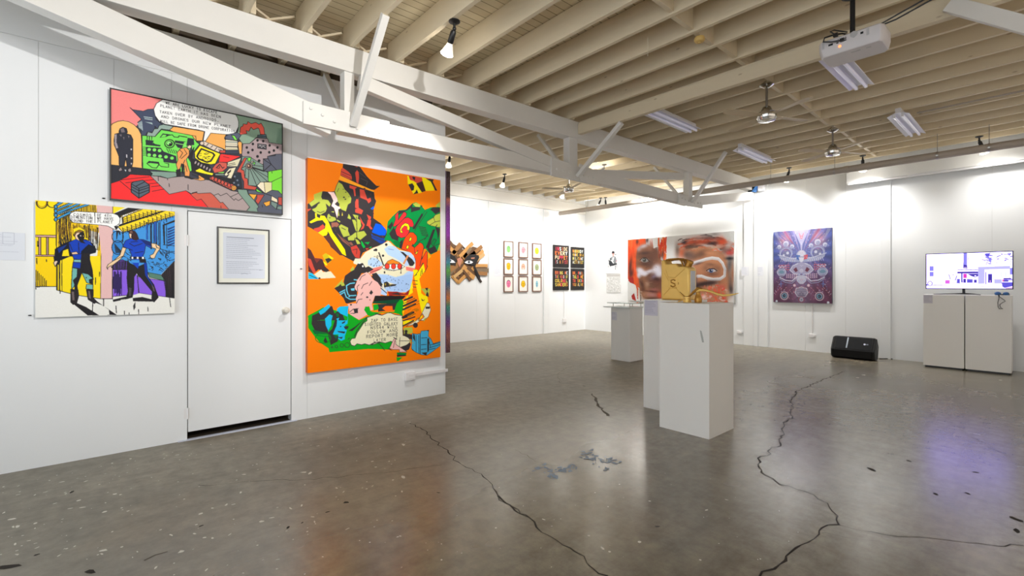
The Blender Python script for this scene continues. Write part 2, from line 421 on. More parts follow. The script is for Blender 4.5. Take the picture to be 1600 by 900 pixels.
    for s_, a_, b_ in tx: t.text(K, s_, (a_[0][0] + 1.2, a_[0][1] + 1.5), (b_[0][0], b_[0][1] + 1.5), 3.7, .5)
    P((240, 98, 82), B(670, 642, 680, 532, 715, 512, 720, 482, 770, 490, 785, 450, 830, 480, 895, 462, 940, 490, 970, 472, 1010, 540, 1022, 632, 960, 632, 945, 562, 930, 540, 862, 565, 830, 530, 800, 588, 760, 578, 772, 620, 700, 632))
    P((92, 108, 116), B(922, 640, 1040, 632, 1052, 692, 918, 672)); L(B(920, 655, 1046, 662))
    P((172, 152, 154), B(700, 905, 715, 762, 810, 760, 905, 678, 1062, 690, 1082, 745, 1290, 775, 1290, 905), D(1290, 10, 1170, 10, 1060, 38, 1060, 70, 1000, 72, 1000, 150, 860, 150, 720, 60, 690, 0))
    for x, y in ((770, 815), (855, 765), (920, 715), (1000, 725), (1090, 785), (1200, 815), (850, 850), (790, 885), (965, 885), (1085, 882), (1150, 858)): t.oval(K, B(x, y)[0], 1.9, 2.1)
    for x, y in ((920, 40), (942, 100)): t.oval(K, D(x, y)[0], 2.2, 2.2)
    P((58, 58, 66), B(922, 760, 1045, 775, 1045, 842, 920, 825)); L(B(935, 800, 960, 785, 975, 815, 1000, 795, 1030, 820), .8, (190, 185, 185)); L(B(935, 775, 1030, 788), .6, (190, 185, 185))
    P((92, 95, 110), D(1000, 78, 1060, 72, 1062, 38, 1170, 30, 1172, 8, 1290, 5, 1290, 222, 1190, 236, 1070, 252, 1008, 246))
    for q in (D(1010, 242, 1112, 150), D(1000, 78, 1112, 150, 1190, 232), D(1062, 60, 1112, 150)): L(q, 1)
    P((128, 224, 62), D(1068, 252, 1290, 215, 1290, 605, 1210, 525, 1120, 512, 1118, 400, 1070, 392)); L(D(1118, 396, 1280, 318)); L(D(1122, 250, 1124, 275))
    P((128, 152, 140), D(700, 40, 800, 40, 1000, 160, 1000, 240, 1062, 262, 1072, 392, 960, 402, 900, 455, 788, 445, 780, 352, 738, 335, 728, 235, 690, 215))
    for q in (D(800, 200, 790, 440), D(810, 205, 905, 440), D(835, 205, 962, 400), D(850, 205, 1060, 392), D(850, 205, 1065, 330), D(750, 210, 745, 330), D(850, 165, 1000, 180), D(700, 205, 760, 170)): L(q, .9)
    L(D(850, 195, 1010, 245), 2.4)
    t.oval((150, 130, 122), D(802, 175)[0], 5.4, 5, K); t.oval((90, 60, 50), D(802, 175)[0], 3.1, 3, K); t.oval((225, 190, 160), D(793, 170)[0], 1.2, 1.4)
    P((120, 224, 80), D(778, 62, 832, 50, 822, 100, 790, 112)); P((120, 224, 80), D(850, 132, 888, 118, 882, 160)); P((232, 222, 190), D(815, 120, 870, 102, 850, 130))
    P((202, 82, 66), D(735, 58, 770, 62, 690, 222, 730, 240, 742, 342, 780, 352, 788, 442, 912, 470, 890, 512, 728, 490, 728, 392, 700, 340, 688, 270, 628, 256))
    P((228, 218, 168), D(912, 452, 960, 400, 1120, 400, 1122, 512, 1030, 562)); P((240, 228, 200), D(912, 452, 960, 400, 1012, 400, 1028, 560)); L(D(1012, 400, 1028, 560))
    P((108, 214, 70), D(900, 488, 1012, 562, 905, 530))
    P((88, 92, 108), D(785, 515, 890, 512, 905, 532, 1030, 562, 1122, 512, 1210, 522, 1290, 605, 1290, 870, 930, 830, 912, 770, 940, 750, 870, 650, 790, 570))
    P((250, 172, 62), D(793, 562, 912, 575, 870, 652)); P((196, 80, 66), D(910, 575, 1016, 578, 930, 712, 890, 665, 912, 620)); P((250, 172, 62), D(1000, 690, 1100, 660, 1092, 722, 1042, 742))
    P((236, 222, 190), D(1118, 592, 1198, 640, 1204, 692, 1112, 655)); P((118, 142, 134), D(1110, 665, 1200, 700, 1182, 782, 1108, 715)); P((196, 80, 66), D(1212, 612, 1290, 615, 1290, 735, 1212, 712)); P((118, 142, 134), D(1200, 740, 1290, 730, 1290, 790, 1190, 780))
    L(D(1028, 562, 1115, 592), 1); L(D(985, 722, 990, 750), .9)
    P((126, 154, 138), D(640, 500, 770, 508, 790, 570, 870, 652, 938, 750, 912, 770, 930, 830, 760, 812, 812, 752, 650, 550))
    # black hull and the things on it
    P(K, D(0, 70, 240, 160, 310, 290, 430, 330, 560, 360, 590, 280, 680, 272, 700, 492, 640, 500, 560, 520, 240, 372, 180, 345, 0, 250), C(1240, 260, 1200, 230, 1290, 90))
    P((206, 84, 68), D(250, 332, 290, 318, 590, 440, 600, 480, 545, 502, 250, 362))
    for i in range(6): t.oval(None, (300 + (290 + i * 46) / 9, 240 + (345 + i * 20) / 9), 2.6, 3.2, K, 1.0)
    t.oval((246, 170, 70), D(588, 482)[0], 4.2, 3.9, K, 1); t.oval(None, D(588, 482)[0], 2, 1.8, K, .7)
    for i in range(6): t.oval((176, 160, 160), (300 + (50 + i * 40) / 9, 240 + (125 + i * 21) / 9), 1.6, 2.8, K, .6, .4)
    P((250, 232, 30), D(50, 238, 110, 208, 200, 255, 300, 278, 285, 302, 180, 282, 62, 252), ol=None)
    P((140, 220, 90), D(360, 262, 470, 250, 440, 278, 370, 275)); P((150, 170, 158), D(320, 285, 470, 285, 460, 305, 330, 305))
    P((246, 52, 52), D(395, 0, 690, 38, 500, 122, 375, 120)); L(D(440, 40, 520, 60), .6)
    P((206, 90, 76), D(285, 208, 330, 150, 385, 118, 490, 128, 492, 200, 430, 252, 312, 272)); L(D(340, 200, 390, 150, 430, 205, 450, 190), 1.2); t.oval(None, D(370, 190)[0], 2, 2, K, .8)
    P((226, 220, 186), D(500, 122, 692, 58, 640, 182, 492, 182)); L(D(500, 150, 600, 130)); L(D(510, 170, 610, 150))
    P((234, 224, 190), D(450, 300, 520, 210, 622, 188, 552, 352, 490, 340, 520, 290, 480, 315)); P(K, D(490, 270, 550, 220, 545, 255, 505, 290), ol=None)
    P((36, 46, 58), D(590, 280, 680, 275, 695, 490, 600, 450))
    for x, y in ((600, 322), (638, 375), (590, 410), (650, 440)): t.oval((110, 118, 136), D(x, y)[0], 1.5, 1.5)
    P((224, 206, 188), B(108, 750, 130, 722, 172, 725, 440, 840, 450, 875, 370, 880, 280, 842, 160, 780))
    for q in (B(205, 790, 230, 760), B(262, 815, 290, 790), B(320, 850, 350, 815), B(370, 840, 410, 850)): L(q, .9)
    t.oval((224, 206, 188), B(140, 755)[0], 3.2, 3, K)
    P((250, 232, 34), B(35, 880, 110, 783, 330, 872, 410, 905), D(400, 5, 330, 142, 268, 155, 130, 125, 40, 62), w=1.1)
    P(K, B(82, 895, 130, 825, 300, 890), D(325, 20, 270, 110, 210, 128, 90, 80, 62, 40)); P((246, 228, 40), B(100, 900, 135, 842, 290, 900), D(305, 25, 262, 96, 210, 112, 100, 68, 80, 40))
    for _ in range(26):
        x = random.uniform(115, 270); y = random.uniform(-5, 85); L(D(x, y, x + random.uniform(-30, 30), y + random.uniform(-8, 8)), .7)
    P((90, 98, 118), B(465, 660, 520, 630, 640, 605, 690, 640, 650, 700, 640, 722, 470, 695)); P((130, 228, 84), B(552, 640, 600, 650, 640, 712, 600, 712))
    P((222, 214, 190), B(470, 700, 640, 722, 640, 850, 470, 850)); P((60, 66, 82), B(470, 850, 660, 850, 668, 905, 470, 905))
    for y, c in ((735, (120, 140, 140)), (765, (200, 190, 170)), (800, K), (832, (200, 195, 150))): L(B(472, y, 640, y + 6), 1.4, c)
    P((250, 176, 92), B(642, 745, 668, 728, 702, 745, 700, 905, 665, 905)); P((206, 84, 68), B(380, 860, 470, 850, 470, 890, 400, 890))
    # crouching soldier
    P((236, 158, 86), C(1050, 165, 1100, 110, 1180, 95, 1222, 130, 1222, 200, 1180, 262, 1200, 340, 1232, 440, 1225, 500, 1160, 492, 1150, 335, 1115, 320, 1092, 392, 1060, 412, 1038, 330, 1062, 270))
    for q in (C(1090, 130, 1130, 170, 1090, 240), C(1150, 120, 1190, 180, 1110, 250), C(1160, 270, 1140, 320), C(1170, 350, 1190, 430)): L(q)
    P((236, 214, 178), C(1188, 90, 1222, 58, 1258, 75, 1240, 108, 1212, 112)); P(K, C(1040, 410, 1100, 400, 1095, 500, 1045, 505)); P(K, C(1115, 330, 1145, 330, 1140, 470, 1118, 440)); P(K, C(1150, 492, 1225, 500, 1260, 535, 1160, 515))
    P((240, 166, 86), C(1230, 432, 1352, 470, 1352, 538, 1245, 522), D(0, 350, 120, 380, 180, 372, 175, 350, 80, 290, 0, 262)); L(C(1250, 460, 1350, 500)); L(D(0, 300, 120, 345))
    P((84, 96, 110), C(408, 600, 440, 575, 570, 552, 662, 620, 662, 722, 515, 806, 408, 722), w=1.1)
    for q in (C(408, 605, 515, 668, 660, 622), C(408, 640, 515, 700, 660, 655), C(408, 680, 515, 742, 660, 690), C(515, 668, 515, 806), C(470, 640, 590, 580)): L(q, 1)
    t.speckle(2.0)

def paint_cosmos(t):
    E_, F_, G_, H_ = crop(50, 305, 9.475), crop(160, 315, 9.475), crop(50, 400, 9), crop(160, 400, 9)
    def P(c, *g, ol=K, w=.75): t.poly(c, [p for q in g for p in q], ol, w)
    L = lambda q, w=.8, c=K: t.line(c, q, w)
    Yc = (252, 218, 22)
    P((228, 228, 222), G_(20, 300, 1080, 300, 1080, 900, 20, 900), H_(1020, 400, 1020, 900), ol=None)
    P(Yc, E_(40, 60, 850, 130, 850, 905, 40, 905), G_(40, 428, 350, 428, 355, 480, 560, 530, 960, 598, 975, 0, 40, 0), ol=None)
    P((246, 206, 10), G_(40, 0, 350, 0, 350, 428, 40, 428), ol=None)
    # wooden wall, brush strokes
    P((238, 196, 26), E_(360, 110, 1030, 150), G_(970, 0, 960, 600, 860, 580), E_(1000, 560, 700, 480, 380, 900), ol=None)
    P(Yc, G_(350, 0, 975, 0, 968, 598, 560, 530, 352, 478), ol=None)
    t.hatch(K, E_(375, 380)[0], E_(560, 250)[0], E_(385, 760)[0], E_(600, 690)[0], 9, .9, gap=.06)
    t.hatch(K, E_(420, 160)[0], E_(1020, 150)[0], E_(420, 400)[0], E_(1020, 430)[0], 26, .9)
    t.hatch(K, E_(600, 410)[0], E_(1015, 440)[0], E_(620, 560)[0], E_(1000, 840)[0], 19, .9, gap=.25)
    t.hatch((120, 82, 20), E_(370, 380)[0], E_(1010, 440)[0], E_(380, 650)[0], E_(1000, 700)[0], 30, .5, gap=.3)
    t.hatch(K, E_(385, 700)[0], E_(560, 560)[0], E_(390, 760)[0], E_(590, 690)[0], 9, .7)
    t.hatch(K, G_(355, 110)[0], G_(430, 20)[0], G_(355, 470)[0], G_(430, 495)[0], 4, .8)
    L(E_(362, 380, 365, 905), 1.1); L(G_(350, 110, 350, 478, 545, 528, 700, 560, 968, 600), 1)
    L(E_(1030, 440, 1030, 905), 1.2); L(G_(975, 0, 968, 600), 1.2)
    for x, y0, y1 in ((60, 200, 428), (82, 215, 440), (105, 245, 440), (130, 270, 430), (155, 290, 425), (180, 315, 428), (203, 345, 425)): L(G_(x, y0, x - 3, y1), .9)
    for q in (G_(55, 428, 58, 465), G_(398, 480, 398, 525), G_(895, 305, 892, 400), G_(950, 225, 948, 285), G_(205, 50, 208, 80), G_(68, 30, 72, 110), E_(85, 680, 88, 760)): L(q, 1)
    L(G_(40, 428, 350, 428), 1)
    # pipes, railing
    t.oval(None, E_(150, 115)[0], 8.5, 8.5, K, 1.3); t.oval(None, E_(150, 112)[0], 7, 6.5, (170, 120, 10), .8)
    t.oval(None, E_(310, 120)[0], 8.5, 7, K, 1.2); P((246, 214, 24), E_(60, 55, 340, 75, 330, 95, 60, 88), ol=None)
    for i, (a, b, c, d) in enumerate(((345, 165, 440, 108), (345, 215, 590, 120), (345, 275, 705, 125), (345, 300, 830, 140), (345, 365, 560, 262))):
        L(E_(a, b, c, d), 3.4, K); L(E_(a, b, c, d), 2.1, (62, 150, 205))
    for y in (175, 235, 300, 360): t.oval((62, 150, 205), E_(355, y)[0], 2.4, 3, K, .9)
    for a, b, c, d in ((380, 190, 540, 120), (400, 225, 540, 170), (380, 300, 560, 225), (600, 205, 700, 150)):
        L(E_(a, b, c, d), 1.3, K)
        for i in range(7): t.oval(Yc, E_(a + (c - a) * (i + .5) / 7, b + (d - b) * (i + .5) / 7)[0], .55, .55)
    P((222, 170, 158), E_(50, 590, 362, 595, 362, 628, 50, 618), w=.9)
    for x in (118, 232): P((222, 170, 158), E_(x - 14, 620, x + 14, 622, x + 14, 885, x - 14, 885), w=.9)
    P((222, 170, 158), E_(45, 885, 345, 885, 345, 905, 45, 905), G_(310, 5, 40, 5), w=.9)
    # bubble
    # middle pink strip
    P((226, 184, 182), F_(-90, 40, 155, 70, 158, 905), H_(140, 0, 140, 600, 0, 600), G_(968, 600, 975, 0), ol=None); L(F_(158, 72, 160, 905), 1.1); L(H_(145, 0, 140, 602), 1.1); L(H_(-10, 600, 145, 600), 1)
    # right half: blue room
    P((64, 148, 220), F_(160, 420, 300, 455, 480, 405, 700, 300, 1080, 200, 1080, 905, 160, 905), ol=None)
    P((64, 148, 220), H_(140, 0, 1010, 0, 1005, 70, 820, 262, 640, 230, 140, 60), ol=None)
    P((252, 222, 40), F_(160, 72, 340, 88, 250, 130, 160, 182), ol=None)
    P(K, F_(160, 182, 380, 92, 600, 100, 300, 205, 260, 250), ol=None)
    P((250, 214, 36), F_(600, 108, 880, 118, 1075, 150, 1075, 208, 700, 322, 480, 408, 302, 455, 228, 370, 300, 340, 290, 240), w=.9)
    P(K, F_(240, 345, 880, 138, 940, 140, 460, 300, 250, 372), ol=None)
    for row, (a, b, c, d, n) in enumerate(((300, 260, 840, 140, 9), (300, 420, 1050, 170, 12))):
        for i in range(n):
            x = a + (c - a) * i / n; y = b + (d - b) * i / n
            for j in range(3): L(F_(x + 8, y - 18 + j * 24, x + 62, y + 2 + j * 22), .75)
            L(F_(x, y - 30, x + 12, y + 55), 1.0)
    t.hatch((120, 96, 12), F_(260, 215)[0], F_(560, 110)[0], F_(270, 250)[0], F_(600, 120)[0], 12, .8)
    L(F_(302, 455, 300, 600), 1.2)
    for x in (650, 665, 710, 725, 760, 785, 800, 830, 850): L(F_(x, 310, x + 4, 700 if x > 700 else 560), 1.1)
    P((36, 96, 190), F_(645, 340, 665, 335, 672, 560, 650, 560), ol=None); P((34, 84, 170), F_(760, 310, 800, 295, 800, 600, 770, 600), ol=None)
    P(K, F_(890, 345, 1075, 270, 1075, 300, 920, 355, 925, 630, 905, 640), ol=None)
    for i in range(7): P((32, 58, 120), F_(960, 400 + i * 40, 1070, 362 + i * 40, 1070, 378 + i * 40, 970, 425 + i * 40), ol=None)
    L(F_(945, 340, 955, 690), 1); L(F_(900, 640, 1065, 655), 1); L(F_(905, 300, 915, 340), 1); L(F_(945, 250, 950, 300), 1)
    t.oval((50, 130, 205), F_(225, 680)[0], 9, 11, K, 1); t.oval(None, F_(225, 520)[0], 9, 9, K, .9)
    for i in range(8): L(F_(180 + i * 12, 620 + i * 14, 200 + i * 12, 760), .7)
    P(K, F_(205, 425, 250, 430, 270, 480, 255, 500, 235, 450, 215, 560, 205, 560), ol=None)
    L(F_(850, 700, 980, 740, 1065, 740), 1); t.oval(None, F_(1010, 810)[0], 8.5, 6, K, .9); t.oval(None, F_(958, 812)[0], 2, 2, K, .8)
    for i in range(10): L(F_(840 + i * 16, 720 + (i % 3) * 14, 860 + i * 14, 770 + (i % 4) * 12), .7)
    for _ in range(46):
        x, y = random.uniform(650, 960), random.uniform(20, 200)
        if y < 250 - (x - 650) * .3: L(H_(x, y, x + random.choice((40, 6, -20)), y + random.choice((-8, 26, 14))), .75)
    for _ in range(18): 
        x, y = random.uniform(300, 420), random.uniform(700, 900); L(F_(x, y, x + 20, y + 18), .6)
    P((86, 128, 110), H_(640, 230, 820, 265, 890, 350, 660, 300)); P((86, 128, 110), H_(488, 190, 530, 190, 530, 290, 495, 280))
    # purple floor blocks
    P((136, 92, 222), H_(148, 60, 380, 90, 500, 290, 510, 530, 440, 545, 150, 570), ol=None); P((136, 92, 222), H_(490, 290, 890, 352, 890, 575, 515, 520)); P((86, 58, 140), H_(148, 110, 280, 50, 380, 95, 360, 190, 148, 195))
    t.hatch(K, H_(150, 100)[0], H_(370, 60)[0], H_(150, 190)[0], H_(360, 190)[0], 15, .8); t.hatch((48, 34, 88), H_(150, 200)[0], H_(270, 200)[0], H_(150, 565)[0], H_(275, 560)[0], 12, 1.2, gap=.3)
    L(H_(150, 192, 360, 190), 1); L(H_(490, 280, 512, 540), 1); L(H_(140, 570, 360, 550), 1)
    P((62, 48, 54), H_(830, 262, 1010, 70, 1010, 592, 895, 588, 890, 352)); t.hatch(K, H_(840, 262)[0], H_(1005, 90)[0], H_(900, 585)[0], H_(1005, 590)[0], 14, .9)
    P((228, 228, 222), H_(150, 572, 440, 548, 515, 522, 890, 578, 1010, 596, 1030, 700, 150, 700), ol=None)
    for q in (H_(190, 700, 197, 800), H_(308, 772, 310, 830), H_(375, 795, 376, 825), H_(508, 750, 510, 815), H_(637, 715, 640, 775), H_(942, 590, 958, 712), H_(15, 600, 17, 700)): L(q, 1)
    P((60, 60, 62), H_(430, 700, 462, 640, 465, 720, 440, 765), ol=None)
    # bubble on top
    P((247, 247, 244), E_(560, 290, 580, 262, 640, 240, 1030, 262), F_(0, 168, 160, 178, 225, 200, 262, 250, 255, 320, 220, 352, 178, 370, 205, 415, 160, 405, 80, 362, 0, 352), E_(1030, 445, 620, 408, 575, 380, 556, 330))
    for s_, a_, b_ in (("COSMOS", E_(610, 298), E_(890, 310)), ("OF 4TH", E_(962, 305), F_(135, 222)), ("DIMENSION", E_(572, 335), E_(900, 352)), ("WE HAVE", E_(962, 350), F_(172, 268)), ("FOUND THE", E_(580, 385), E_(905, 402)), ("PLANET", E_(970, 398), F_(158, 318))): t.text(K, s_, (a_[0][0], a_[0][1] + .9), (b_[0][0], b_[0][1] + .9), 3.9, .5)
    L(E_(930, 262, 932, 412), .8); P(K, F_(178, 368, 240, 362, 215, 418), ol=None)
    # left man
    P(Yc, E_(612, 500, 700, 475, 780, 520, 800, 660, 620, 670), ol=None)
    P((22, 26, 40), E_(340, 905, 345, 800, 470, 715, 650, 655, 800, 655, 900, 720, 950, 800, 940, 850, 860, 870, 840, 905, 440, 905, 460, 820, 540, 790, 560, 905), G_(400, 60, 380, 120, 320, 110, 310, 10), ol=K)
    P((16, 62, 178), E_(548, 705, 640, 655, 790, 665, 880, 690, 800, 760, 730, 830, 720, 905, 600, 905, 560, 800), ol=None)
    P((16, 62, 178), E_(760, 680, 850, 690, 900, 750, 820, 720), ol=None); P((20, 52, 130), E_(380, 790, 520, 730, 480, 780, 400, 860), ol=None)
    L(E_(690, 700, 700, 900), .8); L(E_(560, 720, 600, 820), .8)
    P((226, 190, 158), E_(585, 850, 660, 835, 690, 870, 600, 898))
    P((236, 206, 178), E_(630, 590, 660, 555, 720, 540, 750, 560, 700, 600, 690, 640, 720, 685, 650, 650)); P(K, E_(665, 600, 720, 550, 770, 545, 785, 610, 760, 680, 800, 720, 720, 700, 690, 650), ol=None)
    P((150, 108, 24), E_(615, 600, 640, 545, 700, 515, 770, 535, 740, 548, 660, 555, 628, 610)); t.oval((230, 226, 215), E_(722, 602)[0], 1.1, .9); t.oval((200, 150, 60), E_(765, 605)[0], .9, .8)
    P((230, 206, 186), G_(305, 95, 330, 65, 370, 70, 345, 115, 330, 150))
    P(K, G_(690, -30, 810, -40, 815, 60, 850, 200, 862, 330, 800, 260, 700, 235, 690, 270, 640, 400, 560, 400, 590, 270, 640, 170, 690, 120)); P((16, 62, 178), G_(565, -20, 700, -30, 692, 50, 590, 45)); P((16, 62, 178), G_(580, 85, 692, 95, 680, 178, 570, 160)); P((128, 184, 180), G_(590, 48, 692, 52, 690, 92, 585, 85))
    P((112, 178, 172), G_(568, 165, 640, 178, 635, 290, 600, 360, 598, 420, 560, 470, 555, 420)); P(K, G_(630, 290, 690, 260, 640, 420, 650, 480, 600, 480, 595, 400, 575, 340), ol=None)
    P((112, 178, 172), G_(702, 235, 790, 255, 855, 310, 805, 385, 770, 375)); P((112, 178, 172), G_(768, 398, 860, 402, 855, 470, 758, 460)); P(K, G_(800, 330, 860, 310, 862, 400, 810, 390), ol=None); t.oval(K, G_(765, 305)[0], .9, 1)
    P((40, 36, 40), G_(548, 465, 650, 478, 658, 560, 630, 660, 580, 682, 548, 650)); P((40, 36, 40), G_(765, 470, 862, 472, 860, 585, 915, 640, 880, 668, 790, 610)); P((110, 96, 98), G_(560, 500, 590, 500, 600, 620, 570, 620), ol=None); P((110, 96, 98), G_(790, 490, 815, 490, 830, 600, 800, 590), ol=None)
    P(K, G_(580, 670, 620, 655, 760, 715, 945, 832, 785, 835), ol=None); P(K, G_(855, 640, 920, 640, 1080, 755, 1090, 832, 1060, 830), H_(70, 825, 205, 828, 90, 750, 0, 692), ol=None)
    for q in (G_(855, 660, 850, 790), G_(1008, 600, 1008, 700)): L(q, 1)
    # right man
    P(K, H_(355, 90, 500, 150, 620, 100, 640, 290, 720, 400, 785, 580, 725, 648, 690, 600, 700, 500, 560, 330, 480, 240, 445, 290, 440, 480, 420, 580, 350, 600, 155, 640, 150, 615, 340, 570, 360, 500, 345, 310))
    P((14, 54, 160), H_(580, 60, 620, 100, 638, 290, 700, 400, 720, 440, 690, 400, 600, 270), ol=None); P((90, 80, 88), H_(690, 400, 725, 440, 735, 500, 715, 490), ol=None); P((70, 66, 72), H_(370, 440, 410, 450, 400, 560, 375, 560), ol=None)
    P(K, H_(425, 590, 560, 575, 700, 610, 720, 640, 430, 635), ol=None); P((200, 198, 192), H_(255, 612, 320, 605, 330, 615, 260, 622), ol=None)
    P((18, 68, 190), F_(300, 660, 340, 580, 420, 545, 520, 560, 600, 560, 720, 605, 715, 690, 640, 650, 620, 760, 600, 800, 600, 860, 420, 860, 430, 790, 395, 700, 355, 690)); P((22, 42, 110), F_(560, 560, 720, 605, 712, 660, 640, 640), ol=None)
    for q in (F_(400, 620, 470, 660, 590, 620), F_(390, 700, 440, 720), F_(480, 760, 600, 740), F_(420, 600, 520, 590)): L(q, 1)
    P((18, 68, 190), F_(425, 850, 620, 850, 640, 905, 430, 905), H_(400, 80, 500, 180, 520, 60), ol=None); P(K, F_(540, 850, 640, 850, 650, 905, 560, 905), ol=None)
    L(F_(425, 832, 610, 834), 3.6, K)
    for x in (442, 520, 598): P((244, 242, 236), F_(x - 12, 818, x + 14, 818, x + 14, 850, x - 12, 850), ol=None)
    P((236, 204, 160), F_(295, 675, 352, 690, 310, 810, 240, 870, 165, 905, 160, 880, 260, 790)); P((236, 204, 160), H_(150, 70, 290, 0, 250, 50, 145, 130, 110, 140, 75, 165, 75, 190, 60, 160, 80, 120)); P(K, H_(115, 150, 150, 140, 140, 178), ol=None)
    P((236, 204, 160), F_(722, 615, 790, 625, 850, 665, 850, 700, 800, 770, 770, 840, 720, 838, 700, 800, 750, 775, 790, 700, 730, 680)); L(F_(790, 640, 800, 680, 835, 690), .9)
    P((58, 34, 36), F_(385, 440, 440, 425, 480, 440, 510, 480, 535, 550, 500, 575, 450, 560, 430, 520, 440, 480, 395, 470)); P((236, 204, 170), F_(392, 470, 435, 480, 428, 525, 440, 548, 405, 540)); P((120, 84, 74), F_(400, 440, 440, 430, 450, 470, 410, 470), ol=None)
    t.speckle(2.0)

def paint_zap(t):
    c = [crop(475, 240, 10), crop(580, 260, 10), crop(475, 325, 10), crop(580, 325, 10), crop(475, 410, 10), crop(580, 410, 10), crop(475, 495, 10), crop(580, 495, 10)]
    I, J, Kk, Lc, M, N, O, Q = c
    D0 = (50, 46, 48)
    def P(col, *g, ol=None, w=.7): t.poly(col, [p for q in g for p in q], ol, w)
    L = lambda q, w=.8, cl=D0: t.line(cl, q, w)
    # orange ground: same paint throughout
    OL, RD, GR, BL_, PK, CR, LB, YL, CY_ = (170, 180, 68), (202, 72, 56), (0, 134, 62), (0, 84, 214), (230, 178, 172), (222, 216, 188), (172, 200, 236), (254, 222, 8), (22, 180, 226)
    # hat
    P(D0, I(612, 155, 860, 190, 985, 360, 1130, 505, 1185, 510, 1100, 570, 850, 530, 570, 340, 580, 250, 605, 225))
    P(RD, I(605, 220, 700, 290, 745, 345, 750, 410, 700, 400, 572, 335, 580, 260)); L(I(585, 285, 740, 350), .9); L(I(590, 320, 740, 395), .5)
    P(RD, I(800, 300, 830, 260, 855, 290, 862, 380, 850, 470, 820, 450)); P(RD, I(780, 195, 840, 205, 830, 215), ); 
    for q in (I(870, 300, 970, 380), I(890, 390, 1000, 440), I(990, 450, 970, 500)): L(q, .7, (90, 78, 80))
    P((255, 160, 34), I(570, 345, 860, 480, 1090, 580, 1095, 605, 850, 540, 650, 450, 545, 400))
    # dark coat mass
    P(D0, I(545, 415, 650, 450, 1095, 605, 1105, 700, 1130, 745, 1085, 880), Kk(1090, 30, 1085, 160, 1200, 240, 1250, 300, 1290, 350, 1290, 520, 1200, 580, 1080, 620, 920, 700, 880, 790, 770, 830, 690, 790, 600, 740, 560, 740, 500, 680, 420, 610, 395, 560, 310, 450, 220, 380, 120, 320, 60, 290, 60, 0), I(60, 790, 150, 720, 270, 600, 300, 590, 400, 600, 480, 590, 540, 440))
    # olive face pieces
    P(OL, I(540, 440, 600, 480, 640, 560, 700, 620, 745, 700, 735, 770, 690, 800, 660, 900), Kk(660, 60, 590, 30), I(560, 850, 520, 720, 480, 590, 510, 500), ol=D0)
    for x, y, r in ((625, 685, 1.5), (648, 715, 1.3), (655, 605, 1), (705, 675, .8), (615, 560, .8)): t.oval(D0, I(x, y)[0], r, r * .8)
    L(I(520, 600, 545, 545), .6)
    P((244, 206, 200), I(370, 600, 470, 605, 520, 700, 530, 760, 480, 790, 520, 820, 560, 830, 570, 860, 510, 880), Kk(540, 20, 520, 160, 490, 60, 470, 0), I(430, 820, 460, 740, 420, 650)); P(D0, I(480, 790, 520, 750, 560, 790, 540, 830))
    P(OL, I(80, 780, 160, 720, 155, 640, 290, 590, 270, 680, 290, 720, 120, 830)); P(OL, I(250, 745, 300, 715, 380, 730, 420, 790, 400, 830, 340, 780, 360, 860), Kk(340, 60, 260, 110, 200, 90, 140, 40), I(130, 870, 180, 850, 200, 830)); L(Kk(210, 55, 260, 75, 320, 50), .9); L(I(130, 830, 250, 770), 1)
    P(OL, Kk(370, 110, 390, 90, 420, 130, 490, 150, 505, 190, 440, 215, 400, 215, 360, 170)); t.oval(D0, Kk(405, 155)[0], 1.4, .7)
    P(OL, Kk(700, 90, 735, 150, 730, 180, 680, 160)); P(OL, Kk(760, 100, 850, 120, 840, 170, 880, 190, 895, 280, 850, 370, 820, 380, 790, 300, 750, 180, 820, 190)); L(Kk(820, 140, 830, 380), 1); L(Kk(770, 120, 815, 210), .8)
    P(OL, Kk(580, 255, 690, 310, 690, 360, 720, 430, 620, 455, 590, 400, 545, 290)); L(Kk(590, 310, 650, 340), 1)
    P(OL, Kk(750, 420, 800, 380, 940, 355, 985, 420, 880, 505, 820, 460, 780, 510, 690, 510, 680, 460, 730, 430), ol=D0); L(Kk(820, 370, 830, 480, 890, 520), 1); P(OL, Kk(790, 470, 850, 500, 890, 560, 830, 570), ol=D0)
    P(OL, Kk(520, 180, 570, 210, 560, 230, 515, 200)); P(OL, Kk(540, 30, 555, 120, 535, 130)); P(OL, Kk(420, 60, 470, 50, 470, 75)); P((210, 190, 60), Kk(600, 60, 610, 120, 590, 120))
    for _ in range(70):
        x, y = random.uniform(545, 640), random.uniform(265, 400)
        if y > 300 and x < 560: continue
        ix, iy = np.clip(t.m([(x, y)])[0].astype(int), 0, (t.w - 1, t.h - 1))
        if abs(t.buf[iy, ix] - np.array(D0)).max() < 4:
            r = random.uniform(.8, 2.2); P(random.choice(((104, 56, 48), (84, 50, 46), (120, 52, 44), (70, 66, 60))), [(x - r, y - r * .6), (x + r * .4, y - r), (x + r, y + r * 1.4), (x - r * .3, y + r)])
    # reds in the coat
    for q in (I(710, 495, 770, 510, 830, 530, 800, 550, 810, 660, 790, 670, 770, 560, 715, 540), I(870, 555, 940, 570, 990, 710, 1040, 690, 1050, 740, 1010, 780, 980, 730, 880, 690), I(820, 710, 850, 720, 855, 860, 800, 850, 800, 760), Kk(800, 20, 860, 0, 925, 40, 900, 100, 800, 70), Kk(870, 130, 920, 220, 950, 260, 930, 320, 880, 350, 920, 270, 890, 220), Kk(980, 100, 1050, 140, 1040, 180, 1010, 180), Kk(1000, 180, 1050, 190, 1040, 280, 1075, 330, 1040, 335, 1000, 280, 975, 280)): P(RD, q)
